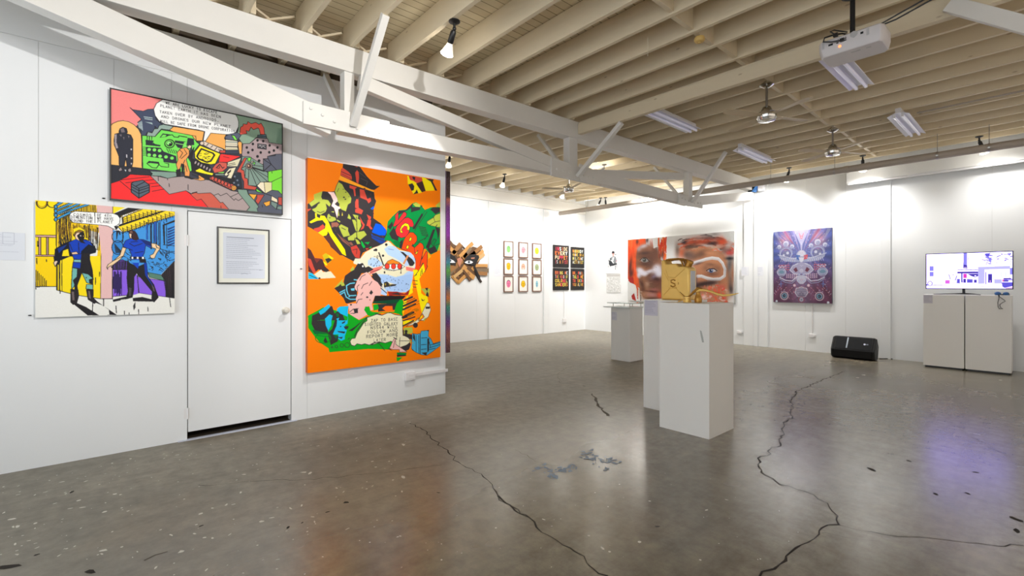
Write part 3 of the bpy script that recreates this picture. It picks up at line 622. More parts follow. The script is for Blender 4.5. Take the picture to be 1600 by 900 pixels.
    P((150, 92, 76), Kk(430, 230, 520, 225, 550, 260, 520, 300, 480, 290, 430, 310)); P((136, 84, 70), Kk(480, 340, 560, 430, 700, 540, 730, 610, 600, 520)); L(Kk(500, 370, 720, 590), .6); P((136, 84, 70), Kk(700, 540, 740, 530, 775, 580, 740, 590))
    P((190, 62, 50), Kk(730, 610, 820, 580, 880, 680, 870, 790, 800, 770, 750, 690)); L(Kk(760, 660, 830, 640, 820, 720), .8); P((190, 62, 50), Kk(960, 630, 1020, 625, 980, 660)); P(RD, I(60, 870, 110, 860, 120, 890), Kk(110, 20, 60, 60))
    # yellow head, left
    P(YL, Kk(175, 80, 200, 90, 205, 140, 250, 160, 260, 120, 325, 125, 380, 210, 415, 290, 450, 380, 580, 560, 640, 650, 660, 750, 600, 720, 500, 570, 420, 450, 380, 380, 350, 430, 300, 440, 220, 385, 330, 320, 340, 250, 290, 190, 210, 200, 110, 240, 85, 220, 180, 160))
    P(RD, Kk(160, 320, 240, 300, 290, 250, 330, 290, 310, 330, 220, 380, 150, 345)); P(D0, Kk(130, 260, 240, 205, 300, 225, 290, 260, 230, 300, 160, 300)); P((86, 48, 44), Kk(320, 450, 390, 420, 470, 540, 590, 720, 560, 740, 430, 610)); L(Kk(375, 380, 400, 420), 1.4)
    P((180, 120, 20), Kk(470, 440, 482, 450, 472, 460)); 
    # blue, green under the hat
    P(BL_, Kk(1120, 240, 1200, 260, 1260, 310, 1290, 360, 1270, 430, 1180, 430, 1060, 380)); P((20, 62, 150), Kk(1050, 400, 1200, 470, 1280, 470, 1260, 540, 1200, 560, 1060, 470)); L(Kk(1060, 440, 1250, 520), .9); L(Kk(1080, 420, 1250, 470), 1.2)
    P(BL_, I(1040, 860, 1090, 820), Kk(1100, 0, 1070, 30, 1035, 10)); P((0, 170, 60), Kk(890, 510, 920, 540, 960, 610, 930, 630, 900, 580)); P((0, 150, 60), Kk(940, 540, 1030, 530, 1000, 570)); P((0, 160, 60), Kk(1010, 620, 1060, 600, 1050, 630))
    # left edge block
    P((70, 42, 44), Kk(60, 620, 110, 660, 170, 780, 290, 800, 330, 905), M(320, 50, 400, 130, 350, 150, 230, 110, 150, 180, 70, 140), Kk(60, 700)); P(RD, Kk(60, 780, 110, 800, 150, 905), M(150, 60, 190, 150, 150, 175, 80, 50)); P((120, 52, 46), Kk(75, 640, 160, 780, 270, 790, 200, 860))
    P((200, 176, 20), Kk(290, 740, 340, 705, 400, 740, 465, 790, 380, 870, 330, 830)); P(D0, Kk(330, 800, 390, 780, 440, 810, 370, 865)); P(YL, Kk(300, 830, 340, 850, 370, 890, 330, 905), M(355, 30, 330, 40, 310, 5)); P(YL, Kk(380, 730, 465, 785, 430, 800, 400, 770))
    P(CR, M(160, 190, 270, 110, 300, 150, 420, 140, 500, 240, 240, 255)); P(D0, M(290, 80, 400, 130, 350, 152, 310, 140)); P(CY_, M(70, 150, 130, 170, 240, 260, 70, 260)); L(M(90, 200, 200, 250), .8); t.oval(D0, M(245, 247)[0], 1.6, 1.4)
    # upper right scrap
    P(YL, J(565, 150, 800, 170, 860, 190, 960, 240, 985, 380, 850, 385, 760, 420, 660, 435, 570, 270)); P(D0, J(580, 285, 640, 265, 672, 310, 665, 370, 630, 385)); P(D0, J(655, 437, 690, 400, 710, 360, 735, 420)); P(RD, J(580, 145, 790, 175, 800, 210, 790, 250, 720, 270, 660, 230, 610, 215)); P((66, 40, 40), J(700, 270, 800, 230, 850, 385, 790, 405)); P(D0, J(640, 160, 690, 170, 680, 220, 650, 200)); P(D0, J(850, 190, 975, 205, 960, 240, 1030, 380, 1000, 380, 930, 240)); P(YL, J(800, 170, 850, 190, 930, 250, 985, 380, 860, 380))
    # green machine with letters
    P(GR, J(640, 580, 700, 560, 780, 610, 840, 680, 930, 640, 1075, 630), Lc(1075, 560, 1050, 620, 1030, 680, 930, 730, 880, 680, 850, 640, 480, 650, 380, 600, 300, 520, 200, 500, 240, 410, 250, 260, 260, 210, 330, 130, 430, 40, 550, 20))
    P(D0, J(430, 690, 530, 690, 650, 575, 640, 640, 560, 690), Lc(430, 110, 430, 40, 560, 0)); P(OL, J(650, 590, 700, 565, 770, 600, 760, 635, 690, 630)); P(D0, J(620, 640, 690, 635, 770, 640, 760, 680, 620, 720)); P(D0, J(770, 600, 800, 620, 790, 650)); P(OL, J(1000, 615, 1075, 550, 1075, 640, 1030, 630)); P(D0, J(915, 680, 960, 640, 1075, 645), Lc(1075, 60, 1000, 100, 940, 40)); P(OL, Lc(870, 210, 970, 150, 1000, 110, 1080, 80, 1080, 300, 1030, 300, 910, 270, 870, 240), ol=D0); L(Lc(970, 140, 995, 215), .9); L(Lc(910, 270, 990, 220, 1080, 200), .9); L(Lc(1010, 290, 1030, 260), 1.2)
    P(D0, Lc(640, 330, 790, 80, 810, 110, 680, 330)); L(Lc(680, 350, 870, 60), .9); L(Lc(660, 300, 860, 20), .7); P(D0, Lc(280, 400, 350, 300, 430, 440, 420, 520, 320, 480)); P(D0, Lc(250, 300, 330, 210, 340, 270, 300, 340)); P(D0, Lc(440, 540, 500, 480, 470, 640, 440, 620)); P((0, 110, 50), Lc(340, 520, 420, 510, 460, 560, 400, 620))
    for i in range(6): L(Lc(740 + (5 - i) * 10, 420 - i * 26, 850 + (5 - i) * 8, 440 - i * 26), 1.2)
    P(D0, Lc(850, 620, 960, 340, 1000, 330, 900, 640)); P(D0, Lc(1000, 300, 1075, 320, 1060, 420, 1040, 500, 1030, 400)); P((0, 120, 56), Lc(930, 560, 980, 480, 1020, 500, 970, 600), ol=D0, w=1); L(Lc(830, 500, 880, 420), 1); L(Lc(900, 640, 1060, 560), 1); L(Lc(720, 540, 860, 460), 1); P(D0, Lc(870, 640, 1000, 600, 1030, 680, 920, 720)); P((220, 180, 20), Lc(880, 690, 930, 760, 890, 800)); P(OL, Lc(1060, 580, 1080, 580, 1080, 660, 1040, 670))
    R1, R2 = (246, 44, 48), (250, 72, 16)
    P(R1, Lc(370, 120, 420, 60, 425, 130, 420, 190, 510, 60, 550, 80, 550, 120, 430, 250, 350, 300, 345, 270, 380, 180), ol=D0, w=1)
    P(R1, Lc(400, 280, 520, 160, 580, 150, 640, 190, 665, 260, 650, 300, 600, 290, 600, 350, 580, 400, 540, 450, 470, 470, 400, 430, 375, 350), ol=D0, w=1)
    P(YL, Lc(450, 330, 480, 270, 530, 235, 580, 250, 605, 310, 590, 355, 560, 340, 560, 290, 520, 280, 480, 320, 470, 350, 495, 370, 480, 395, 455, 380), ol=D0, w=.9)
    P(R2, Lc(470, 640, 500, 530, 530, 460, 600, 380, 660, 385, 710, 440, 715, 510, 680, 560, 630, 590, 680, 620, 760, 540, 800, 560, 825, 620, 800, 700, 790, 800, 860, 670, 880, 700, 870, 905), N(880, 60, 835, 150, 810, 10, 740, 130, 680, 110, 690, 0), Lc(690, 800, 600, 690), ol=D0, w=1)
    for q in (Lc(590, 500, 610, 455, 635, 470, 620, 510, 595, 525), Lc(545, 620, 560, 580, 590, 590, 580, 630, 555, 645), Lc(685, 710, 730, 660, 720, 710, 695, 725)): P(YL, q, ol=D0, w=.9)
    L(Lc(640, 560, 670, 620, 680, 700), 1.1); L(Lc(820, 620, 760, 900), 1.2); P((240, 200, 20), Lc(780, 905, 815, 860, 825, 905), N(800, 10), ol=D0)
    # pale face
    P(CR, Kk(770, 850, 800, 790, 880, 790, 960, 690, 1090, 620, 1180, 590), Lc(100, 600, 270, 515, 340, 580, 420, 650, 600, 690, 660, 740, 690, 830, 690, 905), N(660, 140, 640, 300, 650, 400, 580, 470, 480, 470, 260, 450, 150, 500, 100, 400, 160, 340, 80, 180, 0, 200), M(900, 60, 780, 20), ol=None)
    P(LB, Lc(200, 640, 270, 590, 370, 600, 450, 670, 620, 700, 680, 790, 690, 905), N(680, 100, 560, 150, 500, 200, 380, 230, 250, 190, 80, 180, 160, 340, 250, 300, 400, 350, 260, 400, 150, 490, 260, 450, 480, 470, 560, 460, 640, 400, 640, 260, 690, 0, 520, 70), Lc(520, 880, 400, 800, 260, 730)); P(LB, Kk(1000, 820, 1070, 770, 1180, 800), Lc(100, 800, 170, 860, 170, 905), N(170, 50, 0, 90), M(1080, 70, 1000, 40))
    P((160, 190, 230), N(90, 190, 200, 200, 380, 240, 520, 200, 640, 180, 640, 380, 500, 450, 250, 440, 190, 400, 400, 350, 250, 300, 170, 330))
    for x, y, r in ((75, 655, 2.2), (235, 572, 2), (185, 745, 1.8), (50, 660, 1.5)): t.oval(D0, Lc(x, y)[0], r, r)
    P(D0, Lc(450, 680, 500, 690, 560, 740, 640, 800, 680, 860, 650, 905, 600, 905, 560, 820, 520, 750)); L(Lc(120, 700, 190, 890), 2); P((214, 140, 90), Lc(490, 870, 560, 740, 590, 740, 520, 880)); L(Lc(270, 640, 350, 655), 1, (120, 140, 190))
    for _ in range(46):
        x, y = random.uniform(100, 640), random.uniform(190, 460); L(N(x, y, x + random.uniform(-12, 12), y + random.uniform(4, 18)), .7, (70, 80, 120))
    for _ in range(22):
        x, y = random.uniform(1020, 1180), random.uniform(740, 900); L(Kk(x, y, x + random.uniform(-8, 8), y + random.uniform(5, 25)), .8)
    # mouth, wings
    P((248, 120, 108), N(0, 100, 170, 55, 165, 100, 0, 185), M(1200, 150, 1010, 190, 1040, 150, 970, 130)); P((248, 120, 108), N(520, 60, 690, 95, 650, 145, 520, 115)); L(M(1030, 160, 1180, 110), .9)
    P((240, 238, 230), N(170, 75, 230, 30, 460, 25, 520, 65, 460, 110, 300, 130, 210, 110), ol=D0); P((236, 128, 30), Lc(200, 905, 260, 830, 330, 800, 440, 850, 480, 905), N(460, 30, 330, 25, 240, 35), ol=D0)
    for x in (250, 348, 446): t.oval((226, 60, 44), N(x, 62)[0], 3.6, 4.4, D0, .8)
    P((224, 218, 186), N(215, 120, 300, 132, 460, 112, 540, 60, 545, 140, 440, 210, 350, 220, 230, 180)); t.oval(D0, N(208, 155)[0], 1.2, 2); t.oval(D0, N(463, 165)[0], .9, 1.2); L(N(468, 60, 465, 160), 1); L(N(205, 90, 350, 130, 470, 100), .9)
    P(D0, N(200, 310, 250, 300, 290, 340, 400, 340, 380, 365, 200, 390)); P((170, 150, 40), N(210, 330, 235, 330, 225, 370)); P((170, 150, 40), N(270, 345, 330, 345, 290, 360))
    P(D0, M(640, 210, 720, 150, 780, 110, 840, 20, 920, 10, 960, 80, 1010, 60, 1090, 110, 1000, 160, 900, 170, 850, 260, 640, 330, 560, 470, 475, 405, 620, 310)); P(D0, M(1130, 160, 1200, 250, 1200, 370, 1100, 270, 1060, 180)); P(D0, N(0, 220, 80, 180, 180, 350, 150, 380, 60, 290)); P(OL, M(770, 60, 790, 110, 740, 140, 720, 120)); P(OL, M(475, 400, 540, 330, 620, 250, 600, 310, 540, 370)); t.oval((235, 235, 230), M(870, 10)[0], 2, 1.2); t.oval((235, 235, 230), M(920, 60)[0], 1.3, 1.6)
    P(D0, M(475, 405, 600, 340, 820, 260, 830, 420, 830, 600, 690, 640, 655, 640, 620, 560, 540, 470)); P(OL, M(570, 320, 620, 310, 640, 360, 590, 370))
    for q in (M(670, 360, 720, 330, 790, 320), M(665, 360, 670, 440, 690, 500), M(560, 470, 640, 430), M(570, 500, 640, 460), M(640, 480, 660, 540, 720, 575, 820, 575), M(720, 520, 810, 515), M(785, 270, 830, 275)): L(q, 1.6, (96, 192, 222))
    P((96, 192, 222), M(730, 410, 790, 400, 790, 440, 740, 440)); P((110, 200, 230), M(695, 540, 705, 490, 720, 540))
    # pink cloud face
    P(PK, M(790, 380, 850, 250, 900, 190, 980, 150, 1040, 200, 1070, 260, 1150, 310, 1200, 380, 1250, 450, 1190, 520, 1110, 520, 1060, 650, 1080, 740, 1040, 750, 1020, 680, 950, 700, 1000, 810, 900, 870, 860, 895, 780, 850, 720, 810, 700, 700, 680, 650, 760, 640, 820, 640, 810, 560, 850, 470, 800, 420))
    for q in (M(870, 280, 900, 220, 960, 190), M(900, 410, 930, 350, 1000, 320), M(840, 450, 830, 380, 860, 350), M(890, 510, 920, 470), M(910, 570, 850, 580, 820, 640), M(1020, 360, 1060, 300)): L(q, 1, (80, 60, 60))
    P(D0, M(1020, 480, 1050, 430, 1080, 470, 1050, 505)); t.oval(D0, M(988, 543)[0], 1.8, 1.3); t.oval((180, 90, 80), M(1030, 585)[0], .9, 1.2); P(D0, M(775, 730, 840, 720, 845, 790, 790, 795)); L(M(720, 770, 770, 730, 850, 720), 1); L(M(730, 795, 790, 795), 1); t.oval(D0, M(735, 660)[0], 1.4, 1.4)
    P(LB, N(150, 390, 250, 470, 240, 520, 150, 500, 160, 430)); L(N(150, 400, 240, 480), 1.2)
    P((150, 40, 36), N(260, 460, 400, 455, 520, 490, 600, 420, 650, 410, 650, 460, 560, 510, 280, 520)); P(D0, N(300, 490, 420, 470, 460, 510))
    P((34, 30, 32), N(60, 520, 540, 520, 500, 570, 30, 620)); P((14, 70, 46), N(30, 610, 490, 570, 440, 650, 20, 640)); P(D0, N(100, 650, 400, 640, 370, 740, 110, 770)); P((250, 104, 20), N(170, 720, 220, 680, 330, 680, 340, 760, 240, 765))
    G2 = (10, 162, 30)
    P(G2, N(400, 640, 450, 580, 500, 590, 510, 690, 480, 780, 500, 830, 370, 790, 270, 780, 130, 790, 0, 840), M(1000, 830, 940, 740, 960, 690, 1020, 690, 1040, 760, 1090, 760, 1080, 660, 1150, 650, 1170, 720), N(0, 770, 120, 780, 360, 770, 380, 690))
    P((12, 160, 40), N(40, 660, 110, 680, 100, 740, 50, 750), )
    # green/blue ground lower left
    P(G2, M(65, 830, 200, 760, 300, 700, 700, 800, 860, 900, 1000, 840), N(0, 850, 480, 820), Q(480, 150, 400, 380, 330, 400, 280, 510, 0, 500), O(1200, 505, 1000, 500, 400, 550, 385, 490, 250, 400, 170, 310, 70, 170))
    P(D0, M(130, 830, 220, 790, 350, 690, 440, 680, 480, 800, 560, 740, 600, 790, 640, 905, 200, 905), O(360, 40, 370, 130, 380, 270, 300, 240, 170, 210, 120, 110))
    P((8, 96, 52), O(130, 200, 360, 250, 360, 270, 170, 270)); P(CY_, M(230, 770, 390, 650, 415, 690, 330, 780, 260, 820)); P(CY_, M(340, 870, 400, 810, 450, 830, 430, 905), O(430, 60, 430, 130, 380, 215, 340, 130, 330, 20)); P(CY_, M(520, 720, 560, 690, 700, 680, 690, 750, 680, 905, 540, 905, 570, 800), O(690, 0, 680, 110, 640, 130, 670, 210, 640, 300, 640, 350, 580, 375, 520, 330, 540, 270, 450, 280, 500, 150, 510, 30)); P(D0, M(490, 790, 530, 760, 570, 800, 560, 860, 500, 880)); P((8, 96, 52), M(500, 800, 540, 790, 545, 850, 510, 850))
    for q in (O(590, 90, 650, 60, 640, 90, 600, 110), O(620, 150, 700, 140, 690, 180, 650, 200), O(520, 220, 650, 230, 630, 260, 540, 240), O(530, 320, 610, 310, 590, 345), O(560, 140, 590, 145, 570, 165)): P(D0, q)
    P(D0, O(370, 250, 440, 190, 480, 60, 520, 40, 510, 140, 450, 270, 540, 300, 530, 380, 420, 440)); P((8, 96, 52), O(450, 280, 520, 290, 510, 350)); t.oval(None, O(300, 330)[0], 12, 8, (12, 120, 30), 1); P(D0, O(305, 380, 335, 310, 370, 390, 345, 412)); L(O(200, 290, 300, 300, 420, 310), 1, (8, 96, 52)); P(D0, O(420, 430, 440, 330, 530, 380, 480, 400))
    P(D0, O(690, 220, 800, 150, 980, 0, 860, 120, 760, 220)); L(O(980, 10, 830, 210, 790, 300), 1.4)
    for x, y, r in ((675, 440, 3.8), (592, 445, 2.7), (507, 465, 2.1), (440, 475, 1.2)): t.oval(None, O(x, y)[0], r, r, D0, .8)
    L(O(690, 350, 710, 330), 1.2)
    # cream speech cloud
    P((224, 218, 186), M(985, 860, 1080, 830, 1130, 810, 1200, 810), N(60, 800, 120, 815, 170, 825, 250, 790, 300, 785, 370, 815, 485, 830), Q(490, 60, 495, 290, 560, 300, 600, 350, 620, 380, 560, 440, 440, 480, 380, 440, 310, 380, 220, 410, 130, 390, 40, 410, 0, 440), O(1190, 400, 1100, 400, 1020, 440, 950, 420, 900, 435, 830, 420, 790, 455, 740, 440, 720, 385, 745, 340, 800, 330, 830, 250, 880, 180, 930, 100, 985, 60), ol=D0, w=1)
    for s_, a_, b_ in (("ZAP TO BASE", O(1045, 82), Q(420, 55)), ("SIGHTED GALAXY", O(945, 140), Q(420, 125)), ("N5544 WILL", O(1040, 195), Q(420, 170)), ("FOLLOW AND", O(990, 262), Q(420, 230)), ("REPORT MORE", O(970, 330), Q(420, 295)), ("LATER", O(1085, 388), Q(235, 375))): t.text(K, s_, a_[0], b_[0], 4.4, .6)
    L(Q(440, 375, 600, 375), .8); L(Q(450, 320, 440, 470), .8); L(Q(405, 240, 395, 340), .8)
    P(D0, Q(500, 200, 560, 210, 570, 260, 640, 280, 640, 360, 600, 340, 500, 290)); P(OL, Q(510, 170, 640, 160, 650, 250, 570, 270, 540, 210, 515, 280)); t.oval(D0, Q(545, 225)[0], 2.4, 2.2); P(D0, Q(450, 490, 560, 430, 600, 400, 620, 430, 590, 510, 540, 530)); P((170, 170, 60), Q(590, 380, 630, 370, 620, 410))
    P(PK, Q(285, 490, 350, 350, 380, 340, 385, 430, 520, 520, 560, 545, 440, 550, 440, 510, 340, 510), ol=D0); L(Q(350, 320, 400, 350), 1.2); L(Q(370, 370, 345, 480), .9); L(Q(120, 415, 210, 520), 1); P(D0, Q(240, 490, 330, 530, 300, 500))
    P((0, 130, 50), Q(400, 555, 550, 560, 545, 600, 400, 625)); P(D0, Q(400, 590, 550, 595, 540, 610, 400, 625)); P(G2, Q(395, 630, 490, 632, 430, 685, 400, 690))
    # yellow explosion
    P(YL, N(650, 120, 700, 110, 740, 130, 820, 20, 840, 130, 780, 210, 750, 260, 780, 400, 780, 480, 830, 520, 870, 500, 890, 600, 800, 800, 740, 905, 490, 905, 500, 640, 560, 530, 650, 470, 640, 280), Q(490, 0, 500, 150, 760, 30, 800, 0))
    for (a0, b0, a1, b1, ww) in ((520, 590, 640, 540, 3), (505, 680, 700, 590, 3.2), (500, 735, 690, 650, 3), (490, 860, 660, 780, 3.4), (520, 830, 640, 770, 1.4), (505, 640, 680, 560, 1)): t.line(D0, N(a0, b0, a1, b1), ww)
    for (a0, b0, a1, b1, ww) in ((500, 20, 560, 0, 2), (500, 60, 680, 0, 2), (500, 140, 660, 60, 2.4)): t.line(D0, Q(a0, b0, a1, b1), ww)
    for _ in range(20):
        x, y = random.uniform(600, 760), random.uniform(540, 860); L(N(x, y, x - 50, y + 24), .6, (120, 100, 10))
    for q in (N(670, 215, 710, 190), N(650, 280, 720, 290), N(770, 210, 780, 130), N(660, 340, 720, 342), N(660, 385, 700, 388), N(790, 100, 800, 180), N(740, 130, 690, 200)): L(q, 1)
    P(OL, N(780, 410, 920, 410, 900, 520, 850, 500)); P(D0, N(840, 400, 890, 395, 850, 520, 900, 540, 890, 480)); P(D0, N(780, 560, 810, 590, 840, 575, 820, 600, 790, 600)); P(CR, N(870, 630, 905, 640, 930, 740, 890, 850, 830, 905, 730, 905, 800, 800), Q(830, 0, 700, 110, 540, 150, 700, 60, 760, 10), ol=D0); P(D0, N(850, 690, 920, 690, 910, 725, 850, 725)); t.oval(D0, Q(690, 130)[0], 3.8, 4); P(OL, N(820, 880, 860, 860), Q(870, 0, 820, 80))
    # blue house, lower right
    B2 = (66, 164, 204)
    P(B2, Q(640, 260, 720, 270, 770, 260, 780, 220, 900, 210, 890, 300, 930, 340, 970, 420, 1080, 380, 1080, 450, 960, 540, 870, 600, 780, 590, 690, 550, 630, 500), ol=D0); P(D0, Q(650, 330, 660, 250, 680, 290, 690, 390)); P(D0, Q(850, 210, 905, 203, 890, 225)); P(D0, Q(875, 340, 905, 330, 900, 530, 875, 560)); P(D0, Q(780, 560, 870, 550, 860, 605)); P(D0, Q(630, 490, 690, 550, 640, 520)); P(OL, Q(640, 395, 660, 400, 650, 420))
    for q in (Q(765, 270, 765, 580), Q(700, 290, 700, 540), Q(740, 290, 745, 570), Q(780, 330, 870, 325), Q(780, 435, 860, 430), Q(780, 510, 860, 500), Q(910, 480, 1080, 430), Q(920, 440, 1080, 400), Q(905, 510, 1000, 490), Q(905, 390, 925, 480)): L(q, 1)
    t.speckle(1.5)
def paint_faces(t):
    """large mural canvas: two painted faces"""
    a, b = crop(970, 355, 7.2), crop(1050, 355, 7.2)
    S = lambda c, q, rx, ry, rot=0.0, al=.9, p=2.0: t.soft(c, q[0], rx, ry, rot, al, p)
    OR_, DK = (243, 92, 44), (60, 52, 56)
    # left face: orange block with brush edges
    t.poly(OR_, a(60, 130, 280, 130, 300, 350, 200, 800, 160, 780, 150, 640, 60, 560))
    for i in range(60):
        x = random.uniform(85, 215); y0 = random.uniform(130, 560); t.line(random.choice(((236, 70, 36), (250, 112, 60), (222, 66, 44), (246, 96, 40))), a(x, y0, x + random.uniform(-10, 10), y0 + random.uniform(40, 190)), random.uniform(.8, 2.2), .7)
    for q, rx, ry in ((a(110, 430), 3, 15), (a(120, 520), 3.5, 8), (a(185, 165), 2.4, 4.4), (a(297, 150), 2.4, 4)): S((74, 48, 50), q, rx, ry, .1, .85)
    t.poly((236, 236, 234), a(80, 600, 150, 640, 230, 700, 230, 860, 70, 860))
    for q in (a(90, 570, 140, 560, 150, 640, 100, 620), a(120, 770, 150, 740, 175, 830, 130, 810)): t.poly((176, 52, 46), q)
    t.line((210, 70, 50), a(185, 640, 190, 800), 2); t.line(DK, a(222, 700, 226, 840), 1.6); t.line((236, 96, 50), a(150, 560, 190, 700), 3)
    # upper red strokes
    for i in range(40):
        x = random.uniform(425, 512); y0 = random.uniform(115, 330); t.line(random.choice(((243, 92, 44), (250, 118, 40), (226, 66, 40))), a(x, y0, x + random.uniform(-12, 5), y0 + random.uniform(30, 130)), random.uniform(1, 3.2), .9)
    for q, rx, ry in ((a(470, 310), 2.2, 8), (a(395, 290), 2.6, 11), (a(440, 340), 1.6, 6)): S((80, 66, 68), q, rx, ry, .1, .85)
    for i in range(16): t.line(random.choice(((240, 140, 120), (236, 110, 90))), a(330 + i * 4, random.uniform(130, 180), 335 + i * 4, random.uniform(200, 260)), 1, .6)
    # skin
    t.poly((146, 100, 78), a(185, 250, 230, 205, 300, 195, 350, 230, 395, 260, 420, 340, 470, 380, 480, 480, 470, 800, 300, 805, 250, 790, 215, 700, 200, 560, 175, 480, 175, 330))
    for q, rx, ry, c in ((a(270, 290), 13, 13, (140, 94, 70)), (a(320, 340), 14, 17, (126, 84, 66)), (a(240, 400), 9, 13, (160, 106, 76)), (a(300, 640), 15, 17, (154, 110, 84)), (a(380, 640), 14, 18, (130, 86, 70)), (a(280, 740), 10, 12, (170, 122, 90)), (a(400, 560), 12, 16, (112, 70, 58)), (a(385, 310), 8, 13, (120, 82, 68))): S(c, q, rx, ry, 0, .95, 3)
    S((222, 214, 226), a(265, 212), 10, 3.6, -.3, .85); S((190, 176, 190), a(205, 250), 3.6, 4, 0, .6); S((170, 120, 100), a(330, 230), 6, 7, 0, .7)
    S((84, 64, 60), a(265, 295), 11, 3.4, -.08, .9); S((96, 66, 56), a(265, 340), 12, 4, .05, .85); S((78, 54, 48), a(270, 415), 12, 4.6, .1, .8); S((96, 72, 66), a(340, 400), 5, 8, 0, .7)
    S((150, 160, 168), a(268, 372), 6.6, 3.6, .05, .95, 4); t.oval((92, 92, 84), a(266, 370)[0], 3.1, 3.3); t.oval((30, 30, 32), a(266, 370)[0], 1.6, 1.7); t.oval((230, 232, 235), a(262, 366)[0], .6, .6); t.line((48, 34, 34), a(215, 372, 245, 345, 285, 345, 325, 385), 1.1); t.line((90, 60, 52), a(225, 390, 265, 405, 320, 392), .9)
    # white paint on cheek and nose
    for q, rx, ry, r in ((a(220, 490), 7, 5, .5), (a(260, 520), 9, 4.6, .15), (a(330, 505), 10, 4.4, -.3), (a(410, 470), 8, 8, -.5), (a(430, 520), 7, 7, 0), (a(205, 540), 3.5, 5, 0)): S((228, 226, 240), q, rx, ry, r, .95, 3)
    S((150, 150, 190), a(370, 560), 6, 4, -.6, .6); S((110, 74, 62), a(320, 540), 7, 3.2, -.7, .9); S((70, 46, 44), a(400, 585), 6, 3, .1, .9); S((104, 70, 60), a(330, 600), 6, 5, 0, .6)
    S((120, 90, 72), a(340, 660), 6, 5, 0, .7); S((196, 160, 138), a(300, 640), 4, 5, .3, .6); S((72, 46, 42), a(240, 640), 3.4, 9, -.3, .7)
    S((168, 104, 98), a(380, 700), 8, 2.6, .05, .9); S((80, 42, 42), a(350, 722), 12, 1.5, .1, .95); S((192, 136, 132), a(350, 760), 11, 4, .1, .9); S((243, 86, 52), a(435, 765), 4, 6, 0, .9); S((100, 64, 54), a(250, 700), 4, 4, .5, .8); S((84, 56, 48), a(350, 800), 12, 2, 0, .8)
    for i in range(50):
        x, y = random.uniform(200, 440), random.uniform(240, 780); c = t.buf[tuple(np.clip(t.m(a(x, y))[0][::-1].astype(int), 0, (t.h - 1, t.w - 1)))] * random.uniform(.85, 1.15)
        t.line(np.clip(c, 0, 255), a(x, y, x + random.uniform(-30, 30), y + random.uniform(-14, 14)), random.uniform(.8, 2), .6)
    # bare canvas between the faces
    t.poly((240, 240, 240), a(522, 90, 625, 90, 618, 200, 635, 345, 530, 345, 515, 200))
    t.poly((238, 238, 238), a(380, 80, 420, 80, 415, 220, 370, 240, 350, 120)); 
    # right face
    for q, rx, ry, c in ((b(330, 300), 30, 22, (196, 134, 96)), (b(450, 420), 24, 22, (206, 146, 108)), (b(330, 440), 16, 22, (198, 136, 100)), (b(540, 380), 12, 22, (206, 140, 100)), (b(600, 560), 9, 26, (200, 132, 100)), (b(400, 620), 24, 22, (186, 120, 92)), (b(300, 580), 12, 22, (180, 112, 84)), (b(480, 700), 24, 20, (214, 106, 80))): S(c, q, rx, ry, 0, .95, 3.2)
    t.poly((196, 134, 98), b(150, 300, 300, 240, 520, 250, 590, 330, 640, 480, 645, 700, 620, 850, 280, 850, 260, 640, 250, 440, 170, 400), a=.85)
    # head wrap, broad strokes
    cols = ((240, 98, 60), (246, 130, 96), (222, 208, 204), (60, 54, 58), (160, 140, 136), (236, 84, 50), (206, 160, 150), (92, 80, 80))
    for i in range(110):
        x = random.uniform(40, 640); yb = 95 + abs(x - 330) * .16; y = yb + random.uniform(0, 150)
        dx = random.uniform(40, 150); t.line(random.choice(cols[:3] + cols[:3] + cols[3:]), b(x, y, x + dx * .5, y - 10 + random.uniform(-8, 8), x + dx, y + (x - 300) * .08), random.uniform(1.2, 3.2), .75)
    for q, rx, ry, r, c in ((b(330, 170), 28, 5, -.05, (238, 96, 62)), (b(470, 180), 14, 3.4, -.1, (62, 52, 56)), (b(135, 175), 5, 3, 0, (56, 52, 62)), (b(200, 225), 12, 5, -.4, (96, 78, 70)), (b(110, 290), 8, 9, .2, (244, 110, 66)), (b(170, 310), 8, 8, -.3, (110, 92, 84)), (b(60, 260), 4, 12, 0, (128, 116, 108)), (b(390, 210), 10, 2.4, .2, (222, 216, 218)), (b(600, 250), 9, 9, .6, (104, 84, 78)), (b(560, 160), 10, 8, .4, (240, 92, 56)), (b(640, 200), 6, 9, .7, (206, 190, 184)), (b(655, 290), 7, 5, 0, (226, 64, 60)), (b(300, 110), 22, 3.4, -.05, (232, 200, 194)), (b(420, 130), 24, 2, .03, (150, 100, 96)), (b(480, 80), 8, 3, 0, (176, 168, 166)), (b(300, 245), 20, 3.4, -.1, (214, 150, 110))): S(c, q, rx, ry, r, .9)
    S((226, 226, 222), b(640, 110), 11, 7, .7, .9, 4)
    # brow and lines
    for q, rx, ry, r, c in ((b(330, 300), 11, 6, -.45, (110, 80, 66)), (b(260, 330), 10, 4, -.4, (128, 94, 78)), (b(210, 320), 7, 6, -.4, (120, 96, 90)), (b(420, 290), 9, 3, .1, (220, 150, 108)), (b(430, 420), 9, 3, .1, (136, 96, 74)), (b(380, 460), 6, 6, 0, (150, 106, 84)), (b(500, 470), 9, 7, 0, (140, 98, 76)), (b(450, 530), 12, 3.4, 0, (124, 82, 66))): S(c, q, rx, ry, r, .8)
    # white ring of paint
    wq = b(240, 405, 300, 385, 380, 358, 450, 345, 520, 355, 565, 400, 595, 470, 590, 545, 540, 580, 460, 585, 390, 570, 330, 548, 285, 550)
    for k, off in enumerate((0, .8, -.8, 1.6)):
        t.line((232, 230, 232) if k < 3 else (206, 200, 200), [(x, y + off) for x, y in wq], 3.8 - k * .5, .75)
    for i in range(9): t.line((226, 214, 210), b(400 + i * 14, 590, 402 + i * 14, 600 + random.uniform(20, 90)), .7, .7)
